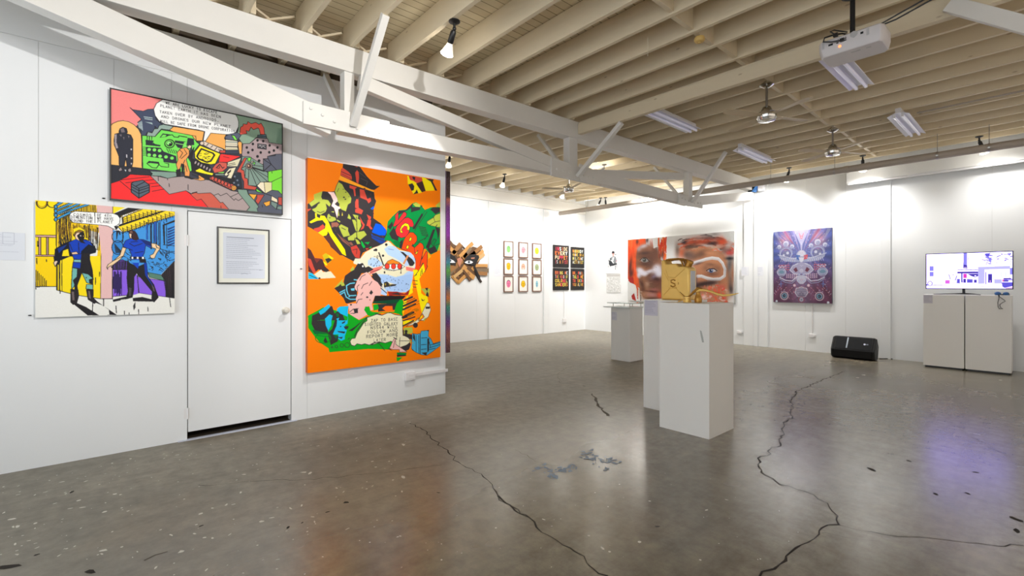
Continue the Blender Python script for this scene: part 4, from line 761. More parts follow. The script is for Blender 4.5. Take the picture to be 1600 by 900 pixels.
    S((230, 228, 236), b(265, 395), 6, 2.4, -.5, .9); S((90, 70, 72), b(290, 410), 8, 2, -.25, .8)
    S((206, 208, 216), b(448, 490), 8, 3.2, 0, .95, 4); t.oval((92, 112, 158), b(438, 490)[0], 3.4, 3.2); t.oval((22, 26, 36), b(438, 490)[0], 1.7, 1.7); t.oval((236, 240, 246), b(446, 484)[0], .8, .8); t.line((44, 32, 34), b(385, 490, 420, 468, 470, 466, 505, 490), 1.2); t.line((110, 70, 60), b(395, 500, 440, 516, 500, 500), .9)
    # moustache / mouth shadow and orange beard strokes
    for q, rx, ry, r in ((b(340, 640), 14, 4, -.1), (b(430, 625), 14, 4, -.1), (b(280, 660), 6, 4, .2)): S((64, 48, 48), q, rx, ry, r, .95)
    S((84, 78, 96), b(265, 600), 3, 11, 0, .8)
    for i in range(70):
        x, y = random.uniform(330, 620), random.uniform(650, 840); t.line(random.choice(((250, 96, 64), (246, 120, 90), (238, 70, 50), (250, 200, 196), (222, 110, 96))), b(x, y, x + random.uniform(-30, 30), y + random.uniform(-6, 26)), random.uniform(1, 3), .75)
    S((250, 216, 214), b(360, 780), 5, 4, 0, .9); S((216, 96, 84), b(550, 670), 8, 4, 0, .7)
    # hair at the right edge
    for q, rx, ry, r, c in ((b(650, 420), 6, 16, .1, (98, 96, 98)), (b(660, 600), 5, 18, 0, (126, 104, 92)), (b(660, 700), 4, 8, 0, (60, 56, 60)), (b(650, 352), 8, 2.8, 0, (28, 28, 34)), (b(680, 520), 3, 20, 0, (176, 120, 92)), (b(625, 760), 4, 10, 0, (206, 170, 140))): S(c, q, rx, ry, r, .92)
    t.poly((214, 216, 214), b(694, 60, 720, 60, 720, 860, 690, 860), a=.9); t.poly((232, 234, 232), b(640, 60, 700, 60, 696, 180, 660, 150))
    t.speckle(3.5)

def paint_symmetry(t):
    """tall blue and red symmetrical picture"""
    u = lambda x, y: t.uv([(x, y)])[0]
    yy = np.linspace(0, 1, t.h)[:, None]; xx = np.linspace(0, 1, t.w)[None, :]; ax = np.abs(xx - .5) * 2
    blue = np.array((54, 74, 150)); red = np.array((150, 44, 62)); dark = np.array((56, 34, 62)); lav = np.array((176, 168, 210))
    k = np.clip((yy - .35) * 2.2, 0, 1)[..., None] * np.ones_like(xx)[..., None]
    base = blue * (1 - k) + (dark * .6 + red * .4) * k
    rays = (np.sin(np.arctan2(xx - .5, yy - .3) * 26) * .5 + .5)[..., None]
    glow = np.exp(-((ax - .55) ** 2 / .06 + (yy - .14) ** 2 / .02))[..., None]
    t.buf[:] = base * (.82 + .3 * rays) + (np.array((250, 150, 150)) - base) * glow * .8
    c = np.exp(-(ax ** 2) / .12)[..., None]; t.buf[:] = t.buf * (1 - c * .35) + lav * c * .35
    def sym(col, pts, a=1.0):
        for s_ in (1, -1):
            t.fillq(np.array([u(.5 + s_ * x, y) for x, y in pts]), col, a)
    def symline(col, pts, w, a=1.0):
        for s_ in (1, -1): t.lineq(np.array([u(.5 + s_ * x, y) for x, y in pts]), col, w * t.w / 100, a)
    def disc(col, x, y, r, a=1.0, rx=None):
        th = np.linspace(0, 2 * PI, 22)[:-1]
        for s_ in (1, -1):
            t.fillq(np.array([u(.5 + s_ * x + (rx or r) * math.cos(q), y + r * .8 * math.sin(q)) for q in th]), col, a)
    def ring(col, x, y, r, w):
        th = np.linspace(0, 2 * PI, 25); symline(col, [(x + r * math.cos(q), y + r * .8 * math.sin(q)) for q in th], w)
    for s_ in (1, -1):
        for i in range(5):
            t.fillq(np.array([u(.5 + s_ * .02, .33), u(.5 + s_ * (.12 + .08 * i), 0), u(.5 + s_ * (.16 + .08 * i), 0)]), ((200, 180, 220), (70, 90, 170), (176, 60, 90), (100, 110, 190), (60, 70, 140))[i], .55)
    sym((206, 200, 226), [(0, .34), (0, 0), (.13, 0), (.02, .2)], .8); sym((226, 120, 130), [(0, .08), (.05, .03), (.02, .12), (0, .13)], .8)
    sym((150, 150, 160), [(.43, .0), (.5, .0), (.34, .2)], .5)
    W_, L_, M_ = (206, 210, 226), (150, 158, 188), (104, 108, 146)
    for x, y, r in ((.27, .18, .05), (.16, .22, .036), (.39, .22, .036)):
        disc(W_, x, y, r); disc(L_, x + .006, y + .012, r * .7); ring((90, 100, 150), x, y, r * 1.25, .7)
    ring(L_, .27, .32, .1, 2.4); ring((150, 158, 190), .27, .31, .115, .8); disc(M_, .27, .33, .07); disc(W_, .24, .31, .025); disc(W_, .31, .34, .02)
    sym(L_, [(.03, .4), (.16, .38), (.3, .37), (.4, .33), (.38, .38), (.3, .42), (.15, .44), (.03, .44)]); symline(W_, [(.03, .39), (.2, .38), (.41, .33)], 1.2)
    for i in range(8): symline((226, 228, 240), [(.1 + i * .035, .38), (.12 + i * .035, .43)], .6)
    # head
    disc((176, 180, 200), 0, .345, .085); disc((206, 208, 220), 0, .33, .06); t.fillq(np.array([u(.4, .34), u(.48, .35), u(.47, .42), u(.42, .4)]), (52, 92, 170)); t.fillq(np.array([u(.54, .35), u(.61, .34), u(.6, .4), u(.53, .41)]), (206, 66, 72))
    sym((216, 218, 228), [(0, .36), (.05, .37), (.03, .43), (0, .45)]); symline((70, 80, 120), [(0, .37), (.04, .375)], 1)
    # torso and arms
    sym((160, 156, 184), [(0, .44), (.1, .46), (.19, .54), (.14, .6), (.04, .62), (0, .6)]); sym((92, 30, 46), [(.09, .51), (.14, .54), (.1, .58), (.06, .56)]); symline(W_, [(.06, .46), (.15, .49), (.2, .55), (.13, .6), (.03, .61)], 1.6)
    disc((190, 188, 208), 0, .56, .035); sym((196, 196, 214), [(0, .62), (.09, .63), (.08, .7), (.03, .74), (0, .74)]); symline(W_, [(.08, .64), (.16, .7), (.28, .69), (.38, .65)], 2.0); symline(L_, [(.08, .67), (.16, .73), (.28, .72), (.38, .67)], 1.2)
    for i in range(6):
        for j in range(3):
            disc((232, 196, 206), .09 + i * .033, .615 + j * .022 - i * .002, .010)
            disc((206, 90, 100), .22 + i * .033, .48 + j * .03, .012)
    for i in range(5): disc((214, 206, 222), .28 + .03 * i, .49 + .012 * (i % 2), .012)
    disc(L_, .35, .575, .06, 1, .09); disc((96, 140, 160), .35, .573, .03, 1, .05); ring(W_, .35, .575, .075, .8)
    disc((232, 180, 190), .12, .76, .025); disc((236, 232, 240), .12, .76, .012); symline((90, 130, 210), [(.36, .7), (.36, .78)], 1); symline((90, 130, 210), [(.33, .74), (.39, .74)], 1)
    # lower hexagon, roundels
    hx = [(0, .78), (.09, .8), (.11, .86), (.07, .91), (0, .93)]
    sym((150, 140, 160), hx); symline((226, 224, 234), hx, 1.1)
    for i in range(4): symline((90, 80, 110), [(0, .82 + i * .025), (.08, .82 + i * .025)], .7)
    disc((236, 236, 242), 0, .955, .034); disc((150, 160, 180), 0, .955, .018); ring((210, 80, 90), 0, .955, .05, .8)
    disc((214, 206, 214), .3, .905, .075); disc((110, 40, 50), .3, .905, .062); disc((60, 120, 150), .3, .905, .05); disc((30, 50, 66), .3, .905, .03); ring((150, 200, 210), .3, .905, .038, .8)
    for i in range(12): symline((214, 130, 140), [(.05 + .035 * i, .79 + .03 * (i % 3)), (.07 + .035 * i, .80 + .03 * (i % 3))], .9)
    for _ in range(150):
        x, y = random.uniform(0, .48), random.uniform(.02, .97); symline(random.choice(((214, 220, 240), (236, 150, 160), (120, 150, 220))), [(x, y), (x + random.uniform(-.02, .02), y + random.uniform(-.02, .02))], random.uniform(.4, 1), .7)
    sym((40, 26, 46), [(0, .84), (0, 1), (.5, 1), (.5, .97), (.12, .96)], .25); disc((230, 240, 250), .44, .985, .02)
    t.buf[:] = t.buf * .74 + np.array((166, 160, 186), np.float32) * .26
    t.speckle(5)

def paint_street(t):
    """the picture on the television: over-exposed violet street"""
    g = crop(1435, 380, 9)
    V1, V2, V3, V4 = (128, 122, 232), (86, 76, 196), (60, 44, 150), (176, 172, 246)
    P = lambda c, q: t.poly(c, q)
    t.buf[:] = (252, 250, 255)
    P((240, 240, 252), g(105, 240, 420, 238, 420, 252, 105, 256)); P((246, 246, 254), g(115, 290, 345, 275, 345, 560, 115, 570))
    P(V1, g(160, 325, 215, 325, 215, 465, 160, 465)); P((240, 238, 252), g(160, 390, 215, 390, 215, 404, 160, 404))
    P(V1, g(635, 120, 682, 120, 684, 355, 632, 350)); P(V3, g(634, 300, 684, 310, 690, 358, 628, 352)); P((190, 188, 236), g(695, 200, 710, 200, 708, 310, 697, 310))
    t.line(V3, g(555, 372, 850, 375), .8); t.line((220, 200, 240), g(560, 340, 850, 345), .8)
    P(V3, g(548, 400, 845, 398, 845, 425, 548, 425)); P(V2, g(545, 500, 585, 505, 583, 565, 540, 560)); P(V3, g(603, 420, 620, 420, 622, 555, 603, 550)); P((206, 52, 178), g(632, 430, 680, 430, 680, 490, 632, 490)); P(V3, g(632, 500, 668, 500, 668, 555, 632, 555)); P(V2, g(684, 505, 762, 505, 762, 555, 684, 555)); P(V3, g(782, 512, 820, 512, 820, 555, 782, 555))
    P(V3, g(690, 430, 840, 430, 840, 460, 800, 480, 740, 460)); P((250, 240, 255), g(560, 430, 600, 430, 600, 500, 560, 500)); t.oval((250, 250, 255), g(800, 460)[0], 1.4, 1)
    P((206, 92, 206), g(380, 520, 440, 518, 440, 568, 378, 568)); t.line(V1, g(430, 440, 450, 505), 1); t.line(V1, g(540, 460, 520, 520), 1.2); t.oval(V2, g(488, 448)[0], .8, .8)
    for i in range(8): t.line((190, 186, 240), g(455 + i * 12, 545, 457 + i * 12, 570), .6)
    P(V4, g(838, 335, 1290, 320, 1285, 360, 930, 370, 928, 565, 838, 570)); P((236, 234, 252), g(935, 375, 1280, 362, 1280, 400, 935, 405)); P(V2, g(940, 405, 952, 405, 952, 575, 940, 575)); P(V3, g(978, 432, 1035, 432, 1035, 555, 978, 555)); P((200, 150, 220), g(1000, 520, 1015, 520, 1015, 550, 1000, 550)); P(V4, g(1065, 505, 1170, 505, 1170, 565, 1065, 565)); P((226, 232, 246), g(1070, 405, 1280, 398, 1280, 480, 1070, 490)); P(V1, g(1285, 350, 1330, 345, 1330, 440, 1285, 440))
    for x in (1105, 1165, 1225): t.line((190, 206, 226), g(x, 410, x, 480), .8)
    P(V3, g(1195, 515, 1330, 515, 1330, 540, 1195, 540)); P(V2, g(1168, 550, 1330, 548, 1330, 600, 1210, 628, 1180, 610)); P(V3, g(1190, 490, 1290, 488, 1330, 510, 1200, 512)); P((250, 90, 140), g(1178, 510, 1198, 505, 1196, 540, 1178, 540)); P((250, 250, 255), g(1265, 522, 1320, 522, 1320, 540, 1265, 540)); P((206, 170, 220), g(1220, 628, 1330, 610, 1330, 640, 1230, 640))
    for _ in range(60):
        x = random.choice((random.gauss(975, 40), random.uniform(1080, 1310))); y = random.uniform(145, 300); t.line(random.choice((V1, V2, V4)), g(x, y, x + random.uniform(-30, 30), y + random.uniform(-12, 12)), random.uniform(.5, 1.6))
    P(V2, g(930, 150, 1010, 140, 990, 190, 950, 190)); P(V1, g(980, 200, 1030, 210, 1020, 280, 990, 250))
    t.line(V1, g(105, 590, 400, 585), .8); t.line((190, 180, 240), g(840, 605, 1170, 612), .8); t.oval((252, 250, 255), g(165, 565)[0], 3.4, 3.4, V2, .9); P(V3, g(105, 580, 130, 575, 135, 592, 105, 595))

PANELS = [("INSIDE|EVERY|PUPPET|IS A FIST", ((226, 60, 90), (240, 120, 60), (236, 210, 170))), ("NOBODY|KNOWS IM A|MILITANT|ACTIVIST", ((230, 220, 130), (240, 180, 70), (222, 226, 226))),
          ("BRING ME|THE HEAD OF|COLONEL|SANDERS", ((236, 120, 70), (230, 70, 90), (240, 210, 80))), ("DR. PHIL|TOLD ME|TO SKIN|YOU ALIVE", ((240, 130, 60), (226, 220, 60), (232, 90, 70)))]
def paint_words(t, k):
    words, cols = PANELS[k]; t.buf[:] = (38, 36, 36)
    lines = words.split('|'); y0, y1 = (.1, .88) if k < 1 else ((.14, .84) if k == 1 else (.14, .86))
    alt = ((226, 226, 226), (240, 190, 70), (240, 150, 60), (232, 220, 110))
    for i, ln in enumerate(lines):
        n = len(ln); top = y0 + (y1 - y0) * i / 4; h = (y1 - y0) / 4 * .72
        for j, ch in enumerate(ln):
            x = .1 + .82 * j / n; w = .82 / n * .60
            c = cols[(i + j // 2) % 3] if random.random() < .7 else random.choice(alt)
            for st in GLYPH.get(ch, []):
                t.lineq(np.array([t.uv([(x + w * (px_ / 4.0) + .02, top + h * (1 - py_ / 6.0))])[0] for px_, py_ in st]), c, t.w * min(.034, w * .30))

PRINTS = [((150, 222, 130), 'green', 'hat'), ((236, 160, 170), 'pink', 'tilt'), ((196, 226, 60), 'lime', 'square'),
          ((246, 190, 40), 'orange', 'hair'), ((246, 176, 150), 'peach', 'arch'), ((170, 184, 140), 'sage', 'ring'),
          ((240, 130, 170), 'rose', 'curly'), ((238, 190, 30), 'yellow', 'crown'), ((140, 196, 216), 'blue', 'slim')]
def paint_head(t, k):
    col, _, kind = PRINTS[k]; t.buf[:] = (240, 239, 232)
    d = np.array(col) * .55
    def ov(c, x, y, rx, ry, a=1.0):
        th = np.linspace(0, 2 * PI, 26)[:-1]; t.fillq(t.uv([(x + rx * math.cos(q), y + ry * math.sin(q)) for q in th]), c, a)
    rx = {'slim': .14, 'square': .25, 'ring': .25, 'tilt': .22}.get(kind, .24)
    if kind == 'hair': ov((196, 90, 30), .5, .4, .24, .16)
    if kind == 'ring': ov((90, 96, 80), .5, .5, .25, .24)
    if kind == 'curly': ov((70, 60, 70), .5, .46, .25, .24)
    if kind == 'crown': ov((54, 44, 20), .5, .44, .24, .18); ov((54, 44, 20), .5, .52, .27, .18)
    if kind == 'tilt': ov((110, 80, 100), .6, .48, .16, .16)
    ov(col, .5, .5, rx, .24)
    if kind == 'square': t.fillq(t.uv([(.3, .32), (.7, .32), (.68, .56), (.32, .56)]), col)
    if kind == 'arch': ov((240, 239, 232), .5, .66, .1, .12)
    if kind == 'hat': t.fillq(t.uv([(.3, .4), (.4, .3), (.62, .3), (.72, .4)]), np.array(col) * .8)
    for x in (.42, .58): ov(d, x, .47, .035, .022)
    t.lineq(t.uv([(.5, .48), (.48, .55), (.52, .56)]), d, t.w * .025); t.lineq(t.uv([(.43, .62), (.5, .635), (.57, .62)]), d, t.w * .03)

def paint_sitter(t):
    a = crop(860, 370, 9.475); t.buf[:] = (238, 239, 238); G = (96, 100, 104)
    P = lambda c, q: t.poly(c, q)
    P((46, 42, 46), a(908, 225, 925, 208, 948, 220, 950, 250, 930, 262, 912, 258)); P((206, 140, 130), a(915, 248, 945, 248, 940, 285, 918, 290)); t.line((60, 60, 66), a(950, 262, 972, 262), 1)
    P((120, 124, 128), a(900, 300, 940, 285, 970, 300, 980, 350, 975, 400, 940, 400, 920, 340, 890, 350, 880, 320)); P((244, 244, 244), a(918, 310, 945, 300, 930, 360, 918, 350)); P((52, 54, 58), a(862, 350, 900, 355, 930, 395, 980, 390, 990, 405, 930, 430, 880, 436, 868, 400)); P(G, a(880, 310, 905, 312, 900, 350, 875, 350))
    for q in (a(865, 395, 858, 450), a(885, 435, 880, 460), a(965, 405, 960, 480), a(978, 400, 985, 470), a(955, 430, 968, 490), a(850, 340, 870, 350)): t.line((70, 72, 76), q, .8)
    t.line((226, 150, 160), a(975, 370, 990, 345), 1.2)
def paint_grey(t):
    t.buf[:] = (200, 201, 200); t.fillq(t.uv([(.04, 0), (.96, 0), (.96, .14), (.04, .14)]), (176, 174, 172))
    for _ in range(160):
        x, y = random.uniform(.05, .95), random.uniform(.18, .95); t.lineq(t.uv([(x, y), (x + random.uniform(-.08, .08), y + random.uniform(-.06, .06))]), random.choice(((176, 178, 176), (222, 222, 221), (186, 188, 186))), t.w * .03)

def paint_paper(t, n, tone=(206, 212, 226), ink=(168, 174, 192), box=False, head=True):
    t.buf[:] = tone
    for i in range(n):
        y = .1 + .82 * i / n; e = random.uniform(.55, .92)
        if random.random() < .12: continue
        x = .08
        while x < e:
            w = random.uniform(.02, .07); t.lineq(t.uv([(x, y), (min(e, x + w), y)]), ink, max(1.0, t.h * .26 / n)); x += w + .018
    if box: 
        q = t.uv([(.2, .05), (.6, .05), (.6, .42), (.2, .42), (.2, .05)]); t.fillq(q, tone); t.lineq(q, ink, t.w * .012)
def paint_edge(t):
    """deep painted edge of the canvas round the corner"""
    yy = np.linspace(0, 1, t.h)
    ramp = [(0, (66, 52, 54)), (.14, (84, 58, 58)), (.155, (190, 110, 90)), (.2, (120, 70, 130)), (.34, (140, 60, 160)), (.42, (110, 60, 80)), (.5, (70, 130, 150)), (.55, (90, 150, 70)), (.62, (60, 90, 120)), (.7, (190, 110, 60)), (.75, (60, 130, 110)), (.83, (100, 60, 120)), (.9, (150, 90, 80)), (1, (86, 60, 66))]
    xs = [r[0] for r in ramp]
    for k in range(3): t.buf[:, :, k] = np.interp(yy, xs, [r[1][k] for r in ramp])[:, None]
    t.speckle(16)
# ------------------------------------------------------------------ shared materials
M_WALL = mat('wall_paint', (228, 230, 231), .55, noise=.015, nscale=3, bump=.04, bscale=90)
M_GROOVE = mat('wall_joint', (190, 190, 186), .8)
M_WHITE = mat('white_timber_paint', (220, 218, 213), .5, noise=.03, nscale=6, bump=.08, bscale=40)
M_JOIST = mat('cream_timber_paint', (214, 200, 172), .6, noise=.07, nscale=5, bump=.25, bscale=22, stretch=(.35, 6, 2))
M_DARKWOOD = mat('old_dark_wood', (74, 62, 48), .7, noise=.15, nscale=7)
M_PLINTH = mat('plinth_paint', (234, 233, 229), .45, noise=.012, nscale=3)
M_BLACK = mat('black_metal', (24, 24, 25), .4)
M_BLACKP = mat('black_plastic', (8, 8, 9), .5, spec=.25, bump=.1, bscale=300)
M_CHROME = mat('polished_metal', (200, 198, 194), .14, metal=1)
M_BRUSH = mat('brushed_metal', (168, 164, 158), .3, metal=1)
M_GOLD = mat('gold_leaf', (240, 200, 110), .34, metal=.3, noise=.06, nscale=14)
M_GOLD2 = mat('dark_gold', (172, 124, 48), .3, metal=.6, noise=.1, nscale=20)
M_GLASS = mat('pale_glass_edge', (196, 222, 216), .08)
M_ENAMEL = mat('white_enamel', (228, 228, 232), .3)
M_TUBE = mat('unlit_tube_glow', (232, 230, 240), .2, emit=(220, 222, 255), estr=.06)  # tubes are off; a faint glow is added to lift their tone
M_PLASTW = mat('white_plastic', (226, 224, 224), .4)
M_CANVAS = mat('raw_canvas', (226, 224, 216), .7)
M_FRAMEBK = mat('black_frame', (30, 29, 29), .4)
M_FRAMEBR = mat('brown_frame', (122, 88, 72), .5, noise=.1, nscale=30)
M_PAPER = mat('paper', (232, 232, 234), .7)
M_MATBOARD = mat('cream_mount', (234, 234, 222), .7)
M_ART = art_mat('paint_on_canvas', .5)
M_PRINT = art_mat('ink_on_paper', .6)
M_SCREEN = art_mat('lit_screen', .3, emit=2.6)
M_BLUE = mat('blue_plastic', (34, 84, 130), .35)

def panels(name, rects, axis, face, depth, back, fill=(), gap=.002, mats=None, backrects=None):
    """a boarded wall: painted boards with open joints over a backing slab"""
    m = MB()
    sgn = 1 if depth > 0 else -1
    for (u0, u1, z0, z1) in rects:
        g = gap / 2
        if axis == 0: m.box((face, u0 + g, z0 + (g if z0 > .01 and z0 != 1.3 else 0)), (face - depth, u1 - g, z1 - (g if z1 != 1.3 else 0)))
        else: m.box((u0 + g, face, z0 + (g if z0 > .01 else 0)), (u1 - g, face + depth, z1 - g))
    for (u0, u1, z0, z1) in (backrects or rects):
        if axis == 0: m.box((face - depth, u0, z0), (face - depth - back, u1, z1), 1)
        else: m.box((u0, face + depth, z0), (u1, face + depth + back, z1), 1)
    for (u, z0, z1) in fill: m.box((face, u - .003, z0), (face - .002, u + .003, z1))
    return struct(m.build(name, mats or [M_WALL, M_GROOVE]))

def knots(m):
    nt = m.node_tree; b = nt.nodes['Principled BSDF']; Lk = nt.links.new
    src = b.inputs['Base Color'].links[0].from_socket
    tc = nt.nodes.new('ShaderNodeTexCoord'); mp = nt.nodes.new('ShaderNodeMapping'); mp.inputs['Scale'].default_value = (1, 2.3, 2.6); Lk(tc.outputs['Object'], mp.inputs[0])
    v = nt.nodes.new('ShaderNodeTexVoronoi'); v.inputs['Scale'].default_value = 2.6; Lk(mp.outputs[0], v.inputs[0])
    r = nt.nodes.new('ShaderNodeValToRGB'); e = r.color_ramp.elements; e[0].position = .035; e[0].color = (.45, .45, .45, 1); e[1].position = .07; e[1].color = (0, 0, 0, 1); Lk(v.outputs['Distance'], r.inputs[0])
    mx = nt.nodes.new('ShaderNodeMix'); mx.data_type = 'RGBA'; mx.inputs[7].default_value = rgb((120, 88, 60)); Lk(r.outputs[0], mx.inputs[0]); Lk(src, mx.inputs[6]); Lk(mx.outputs[2], b.inputs['Base Color'])
knots(M_JOIST)

# ------------------------------------------------------------------ floor
def floor_mat():
    m = bpy.data.materials.new('polished_concrete'); m.use_nodes = True; nt = m.node_tree; b = nt.nodes['Principled BSDF']
    N = lambda t: nt.nodes.new(t); Lk = nt.links.new
    tc = N('ShaderNodeTexCoord')
    def noise(scale, det, st=(1, 1, 1), rough=.6):
        mp = N('ShaderNodeMapping'); mp.inputs['Scale'].default_value = st; Lk(tc.outputs['Object'], mp.inputs[0])
        n = N('ShaderNodeTexNoise'); n.inputs['Scale'].default_value = scale; n.inputs['Detail'].default_value = det; n.inputs['Roughness'].default_value = rough
        Lk(mp.outputs[0], n.inputs[0]); return n.outputs['Fac']
    def ramp(f, stops):
        r = N('ShaderNodeValToRGB'); e = r.color_ramp.elements
        while len(e) < len(stops): e.new(.5)
        for i, (p, c) in enumerate(stops): e[i].position = p; e[i].color = rgb(c)
        Lk(f, r.inputs[0]); return r.outputs[0]
    def mix(a, b_, f, mode='MIX'):
        x = N('ShaderNodeMix'); x.data_type = 'RGBA'; x.blend_type = mode
        for s, v in ((0, f), (6, a), (7, b_)):
            if isinstance(v, (int, float)): x.inputs[s].default_value = v
            else: Lk(v, x.inputs[s])
        return x.outputs[2]
    base = ramp(noise(.55, 5), [(.3, (102, 97, 84)), (.5, (119, 113, 99)), (.7, (133, 126, 111))])
    brown = ramp(noise(.35, 4, (1, 1.4, 1)), [(.5, (188, 188, 188)), (.68, (206, 184, 160))])
    c = mix(base, brown, .45, 'OVERLAY')
    fine = ramp(noise(9, 8, (1, 1, 1), .7), [(.32, (150, 150, 150)), (.68, (218, 218, 218))])
    c = mix(c, fine, .7, 'OVERLAY')
    scuff = ramp(noise(3.2, 8, (3, .5, 1), .7), [(.45, (196, 196, 196)), (.85, (138, 136, 133))])
    c = mix(c, scuff, .6, 'OVERLAY')
    Lk(c, b.inputs['Base Color'])
    rr = ramp(noise(1.1, 3), [(.3, (92, 92, 92)), (.7, (118, 118, 118))])
    sp = N('ShaderNodeSeparateColor'); Lk(rr, sp.inputs[0])
    mm = N('ShaderNodeMath'); mm.operation = 'MULTIPLY_ADD'; mm.inputs[1].default_value = .8; mm.inputs[2].default_value = .13; Lk(sp.outputs[0], mm.inputs[0])
    sxyz = N('ShaderNodeSeparateXYZ'); Lk(tc.outputs['Object'], sxyz.inputs[0])
    mr = N('ShaderNodeMapRange'); mr.interpolation_type = 'SMOOTHSTEP'; mr.inputs['From Min'].default_value = -2.2; mr.inputs['From Max'].default_value = -4.2; mr.inputs['To Min'].default_value = 0; mr.inputs['To Max'].default_value = .34; Lk(sxyz.outputs[0], mr.inputs['Value'])
    ad = N('ShaderNodeMath'); Lk(mm.outputs[0], ad.inputs[0]); Lk(mr.outputs[0], ad.inputs[1])
    Lk(ad.outputs[0], b.inputs['Roughness']); b.inputs['IOR'].default_value = 1.62; b.inputs['Specular IOR Level'].default_value = .8
    bp = N('ShaderNodeBump'); bp.inputs['Strength'].default_value = .025; bp.inputs['Distance'].default_value = .01; Lk(noise(5, 6), bp.inputs['Height']); Lk(bp.outputs[0], b.inputs['Normal'])
    return m

def crack_ribbon(m, pts, w, mi, z=.0006):
    """jagged crack following measured points"""
    P = [pt(x, y, 2, 0.0) for x, y in pts]; Q = []
    for i in range(len(P) - 1):
        n = max(2, int((P[i + 1] - P[i]).length / .05))
        for k in range(n):
            q = P[i].lerp(P[i + 1], k / n)
            d = (P[i + 1] - P[i]).normalized(); s = Vector((-d.y, d.x, 0))
            Q.append(q + s * random.uniform(-1, 1) * min(.022, .25 * (P[i + 1] - P[i]).length) * (0 if k == 0 else 1))
    Q.append(P[-1]); vs = []; fs = []
    for i, q in enumerate(Q):
        d = (Q[min(i + 1, len(Q) - 1)] - Q[max(i - 1, 0)]).normalized(); s = Vector((-d.y, d.x, 0))
        ww = w * random.uniform(.35, 1.3)
        vs += [q + s * ww / 2 + Vector((0, 0, z)), q - s * ww / 2 + Vector((0, 0, z))]
    for i in range(len(Q) - 1): fs.append((2 * i, 2 * i + 1, 2 * i + 3, 2 * i + 2))
    m.add(vs, fs, mi)

fm = MB()
fm.add([(-9.3, -3.2, 0), (3, -3.2, 0), (3, 11, 0), (-9.3, 11, 0)], [(0, 1, 2, 3)], 0)
fm.box((-9.3, -3.2, -.05), (3, 11, -.01), 0)
main_l = [(640, 660), (665, 673), (690, 698), (703, 710), (716, 722), (738, 733), (755, 745), (769, 757), (778, 775), (790, 786), (800, 792), (813, 803), (826, 808), (838, 824), (860, 838), (880, 852), (898, 862), (917, 880), (926, 888), (950, 900)]
crack_ribbon(fm, main_l, .009, 1); crack_ribbon(fm, main_l[8:13], .016, 1, .0008)
main_r = [(1322, 580), (1300, 588), (1280, 596), (1262, 604), (1243, 612), (1237, 625), (1236, 642), (1238, 652), (1224, 660), (1221, 670), (1225, 677), (1217, 686), (1220, 694), (1204, 702), (1199, 712), (1184, 716), (1184, 726), (1196, 743), (1218, 757), (1258, 768), (1293, 786), (1309, 806), (1311, 820), (1284, 825), (1280, 835), (1262, 848), (1244, 856), (1228, 869), (1228, 876), (1210, 889), (1185, 905)]
crack_ribbon(fm, main_r, .013, 1)
crack_ribbon(fm, [(1311, 820), (1345, 829), (1385, 836), (1420, 839), (1480, 844), (1530, 849), (1600, 853)], .006, 1)
crack_ribbon(fm, [(1284, 833), (1300, 835), (1340, 842), (1375, 845)], .003, 1)
crack_ribbon(fm, [(310, 758), (400, 752), (480, 749), (540, 744), (600, 739), (690, 727)], .004, 1)
crack_ribbon(fm, [(875, 598), (870, 586), (884, 575), (915, 568), (960, 579), (1005, 590)], .006, 2)
crack_ribbon(fm, [(925, 615), (940, 640), (950, 650)], .03, 2)
crack_ribbon(fm, [(1480, 655), (1510, 678), (1560, 705), (1600, 727)], .004, 2)
crack_ribbon(fm, [(1240, 630), (1330, 640), (1440, 650), (1600, 668)], .004, 2)
crack_ribbon(fm, [(805, 703), (860, 730), (880, 736)], .004, 2)
crack_ribbon(fm, [(225, 876), (262, 862)], .012, 2)
BZ = 0
def blot(px, py, r, mi, st=1.0, z=.0009):
    c = pt(px, py, 2, 0.0); a0 = random.uniform(0, PI); n = random.randint(6, 9); vs = []
    for k in range(n):
        a = 2 * PI * k / n; q = random.uniform(.6, 1.2) * r
        x, y = q * math.cos(a) * st, q * math.sin(a)
        vs.append(c + Vector((x * math.cos(a0) - y * math.sin(a0), x * math.sin(a0) + y * math.cos(a0), z)))
    fm.add(vs, [tuple(range(n))], mi)
for x, y, r in ((123, 782, .014), (128, 793, .008), (163, 800, .013), (180, 772, .014), (188, 773, .01), (175, 724, .01), (204, 717, .01), (55, 818, .012), (20, 811, .012), (27, 823, .01), (313, 803, .013), (307, 820, .008), (332, 794, .006), (283, 862, .015), (288, 780, .006), (320, 840, .01), (332, 841, .006), (162, 860, .01), (190, 855, .008), (475, 738, .012), (485, 739, .012), (630, 746, .014), (614, 750, .01), (607, 686, .01), (573, 753, .007), (573, 764, .007), (560, 687, .006), (425, 809, .008), (409, 815, .014), (480, 831, .008), (613, 814, .006), (589, 813, .006), (582, 721, .01), (587, 730, .009), (608, 721, .008), (630, 695, .014), (850, 812, .007), (920, 837, .009), (942, 857, .008), (952, 862, .009), (1015, 783, .008), (1104, 797, .007), (999, 847, .012), (968, 757, .006), (950, 792, .005), (930, 770, .004), (1094, 875, .006), (1135, 781, .006), (1340, 590, .02), (1350, 586, .016), (1563, 594, .02), (690, 875, .006), (775, 825, .008), (780, 762, .006), (600, 642, .02), (616, 647, .015), (640, 660, .012)):
    blot(x, y, r, 3, random.choice((1, 1, 2.2)))
for _ in range(230):
    x = random.uniform(0, 640); y = random.uniform(0, 1); yb = 752 - x * .2; y = yb + 8 + (890 - yb) * y ** 1.6
    blot(x, y, random.uniform(.002, .0065), 3, random.choice((1, 1.5, 3)))
for _ in range(60):
    blot(random.uniform(640, 1250), random.uniform(680, 895), random.uniform(.0015, .004), 3)
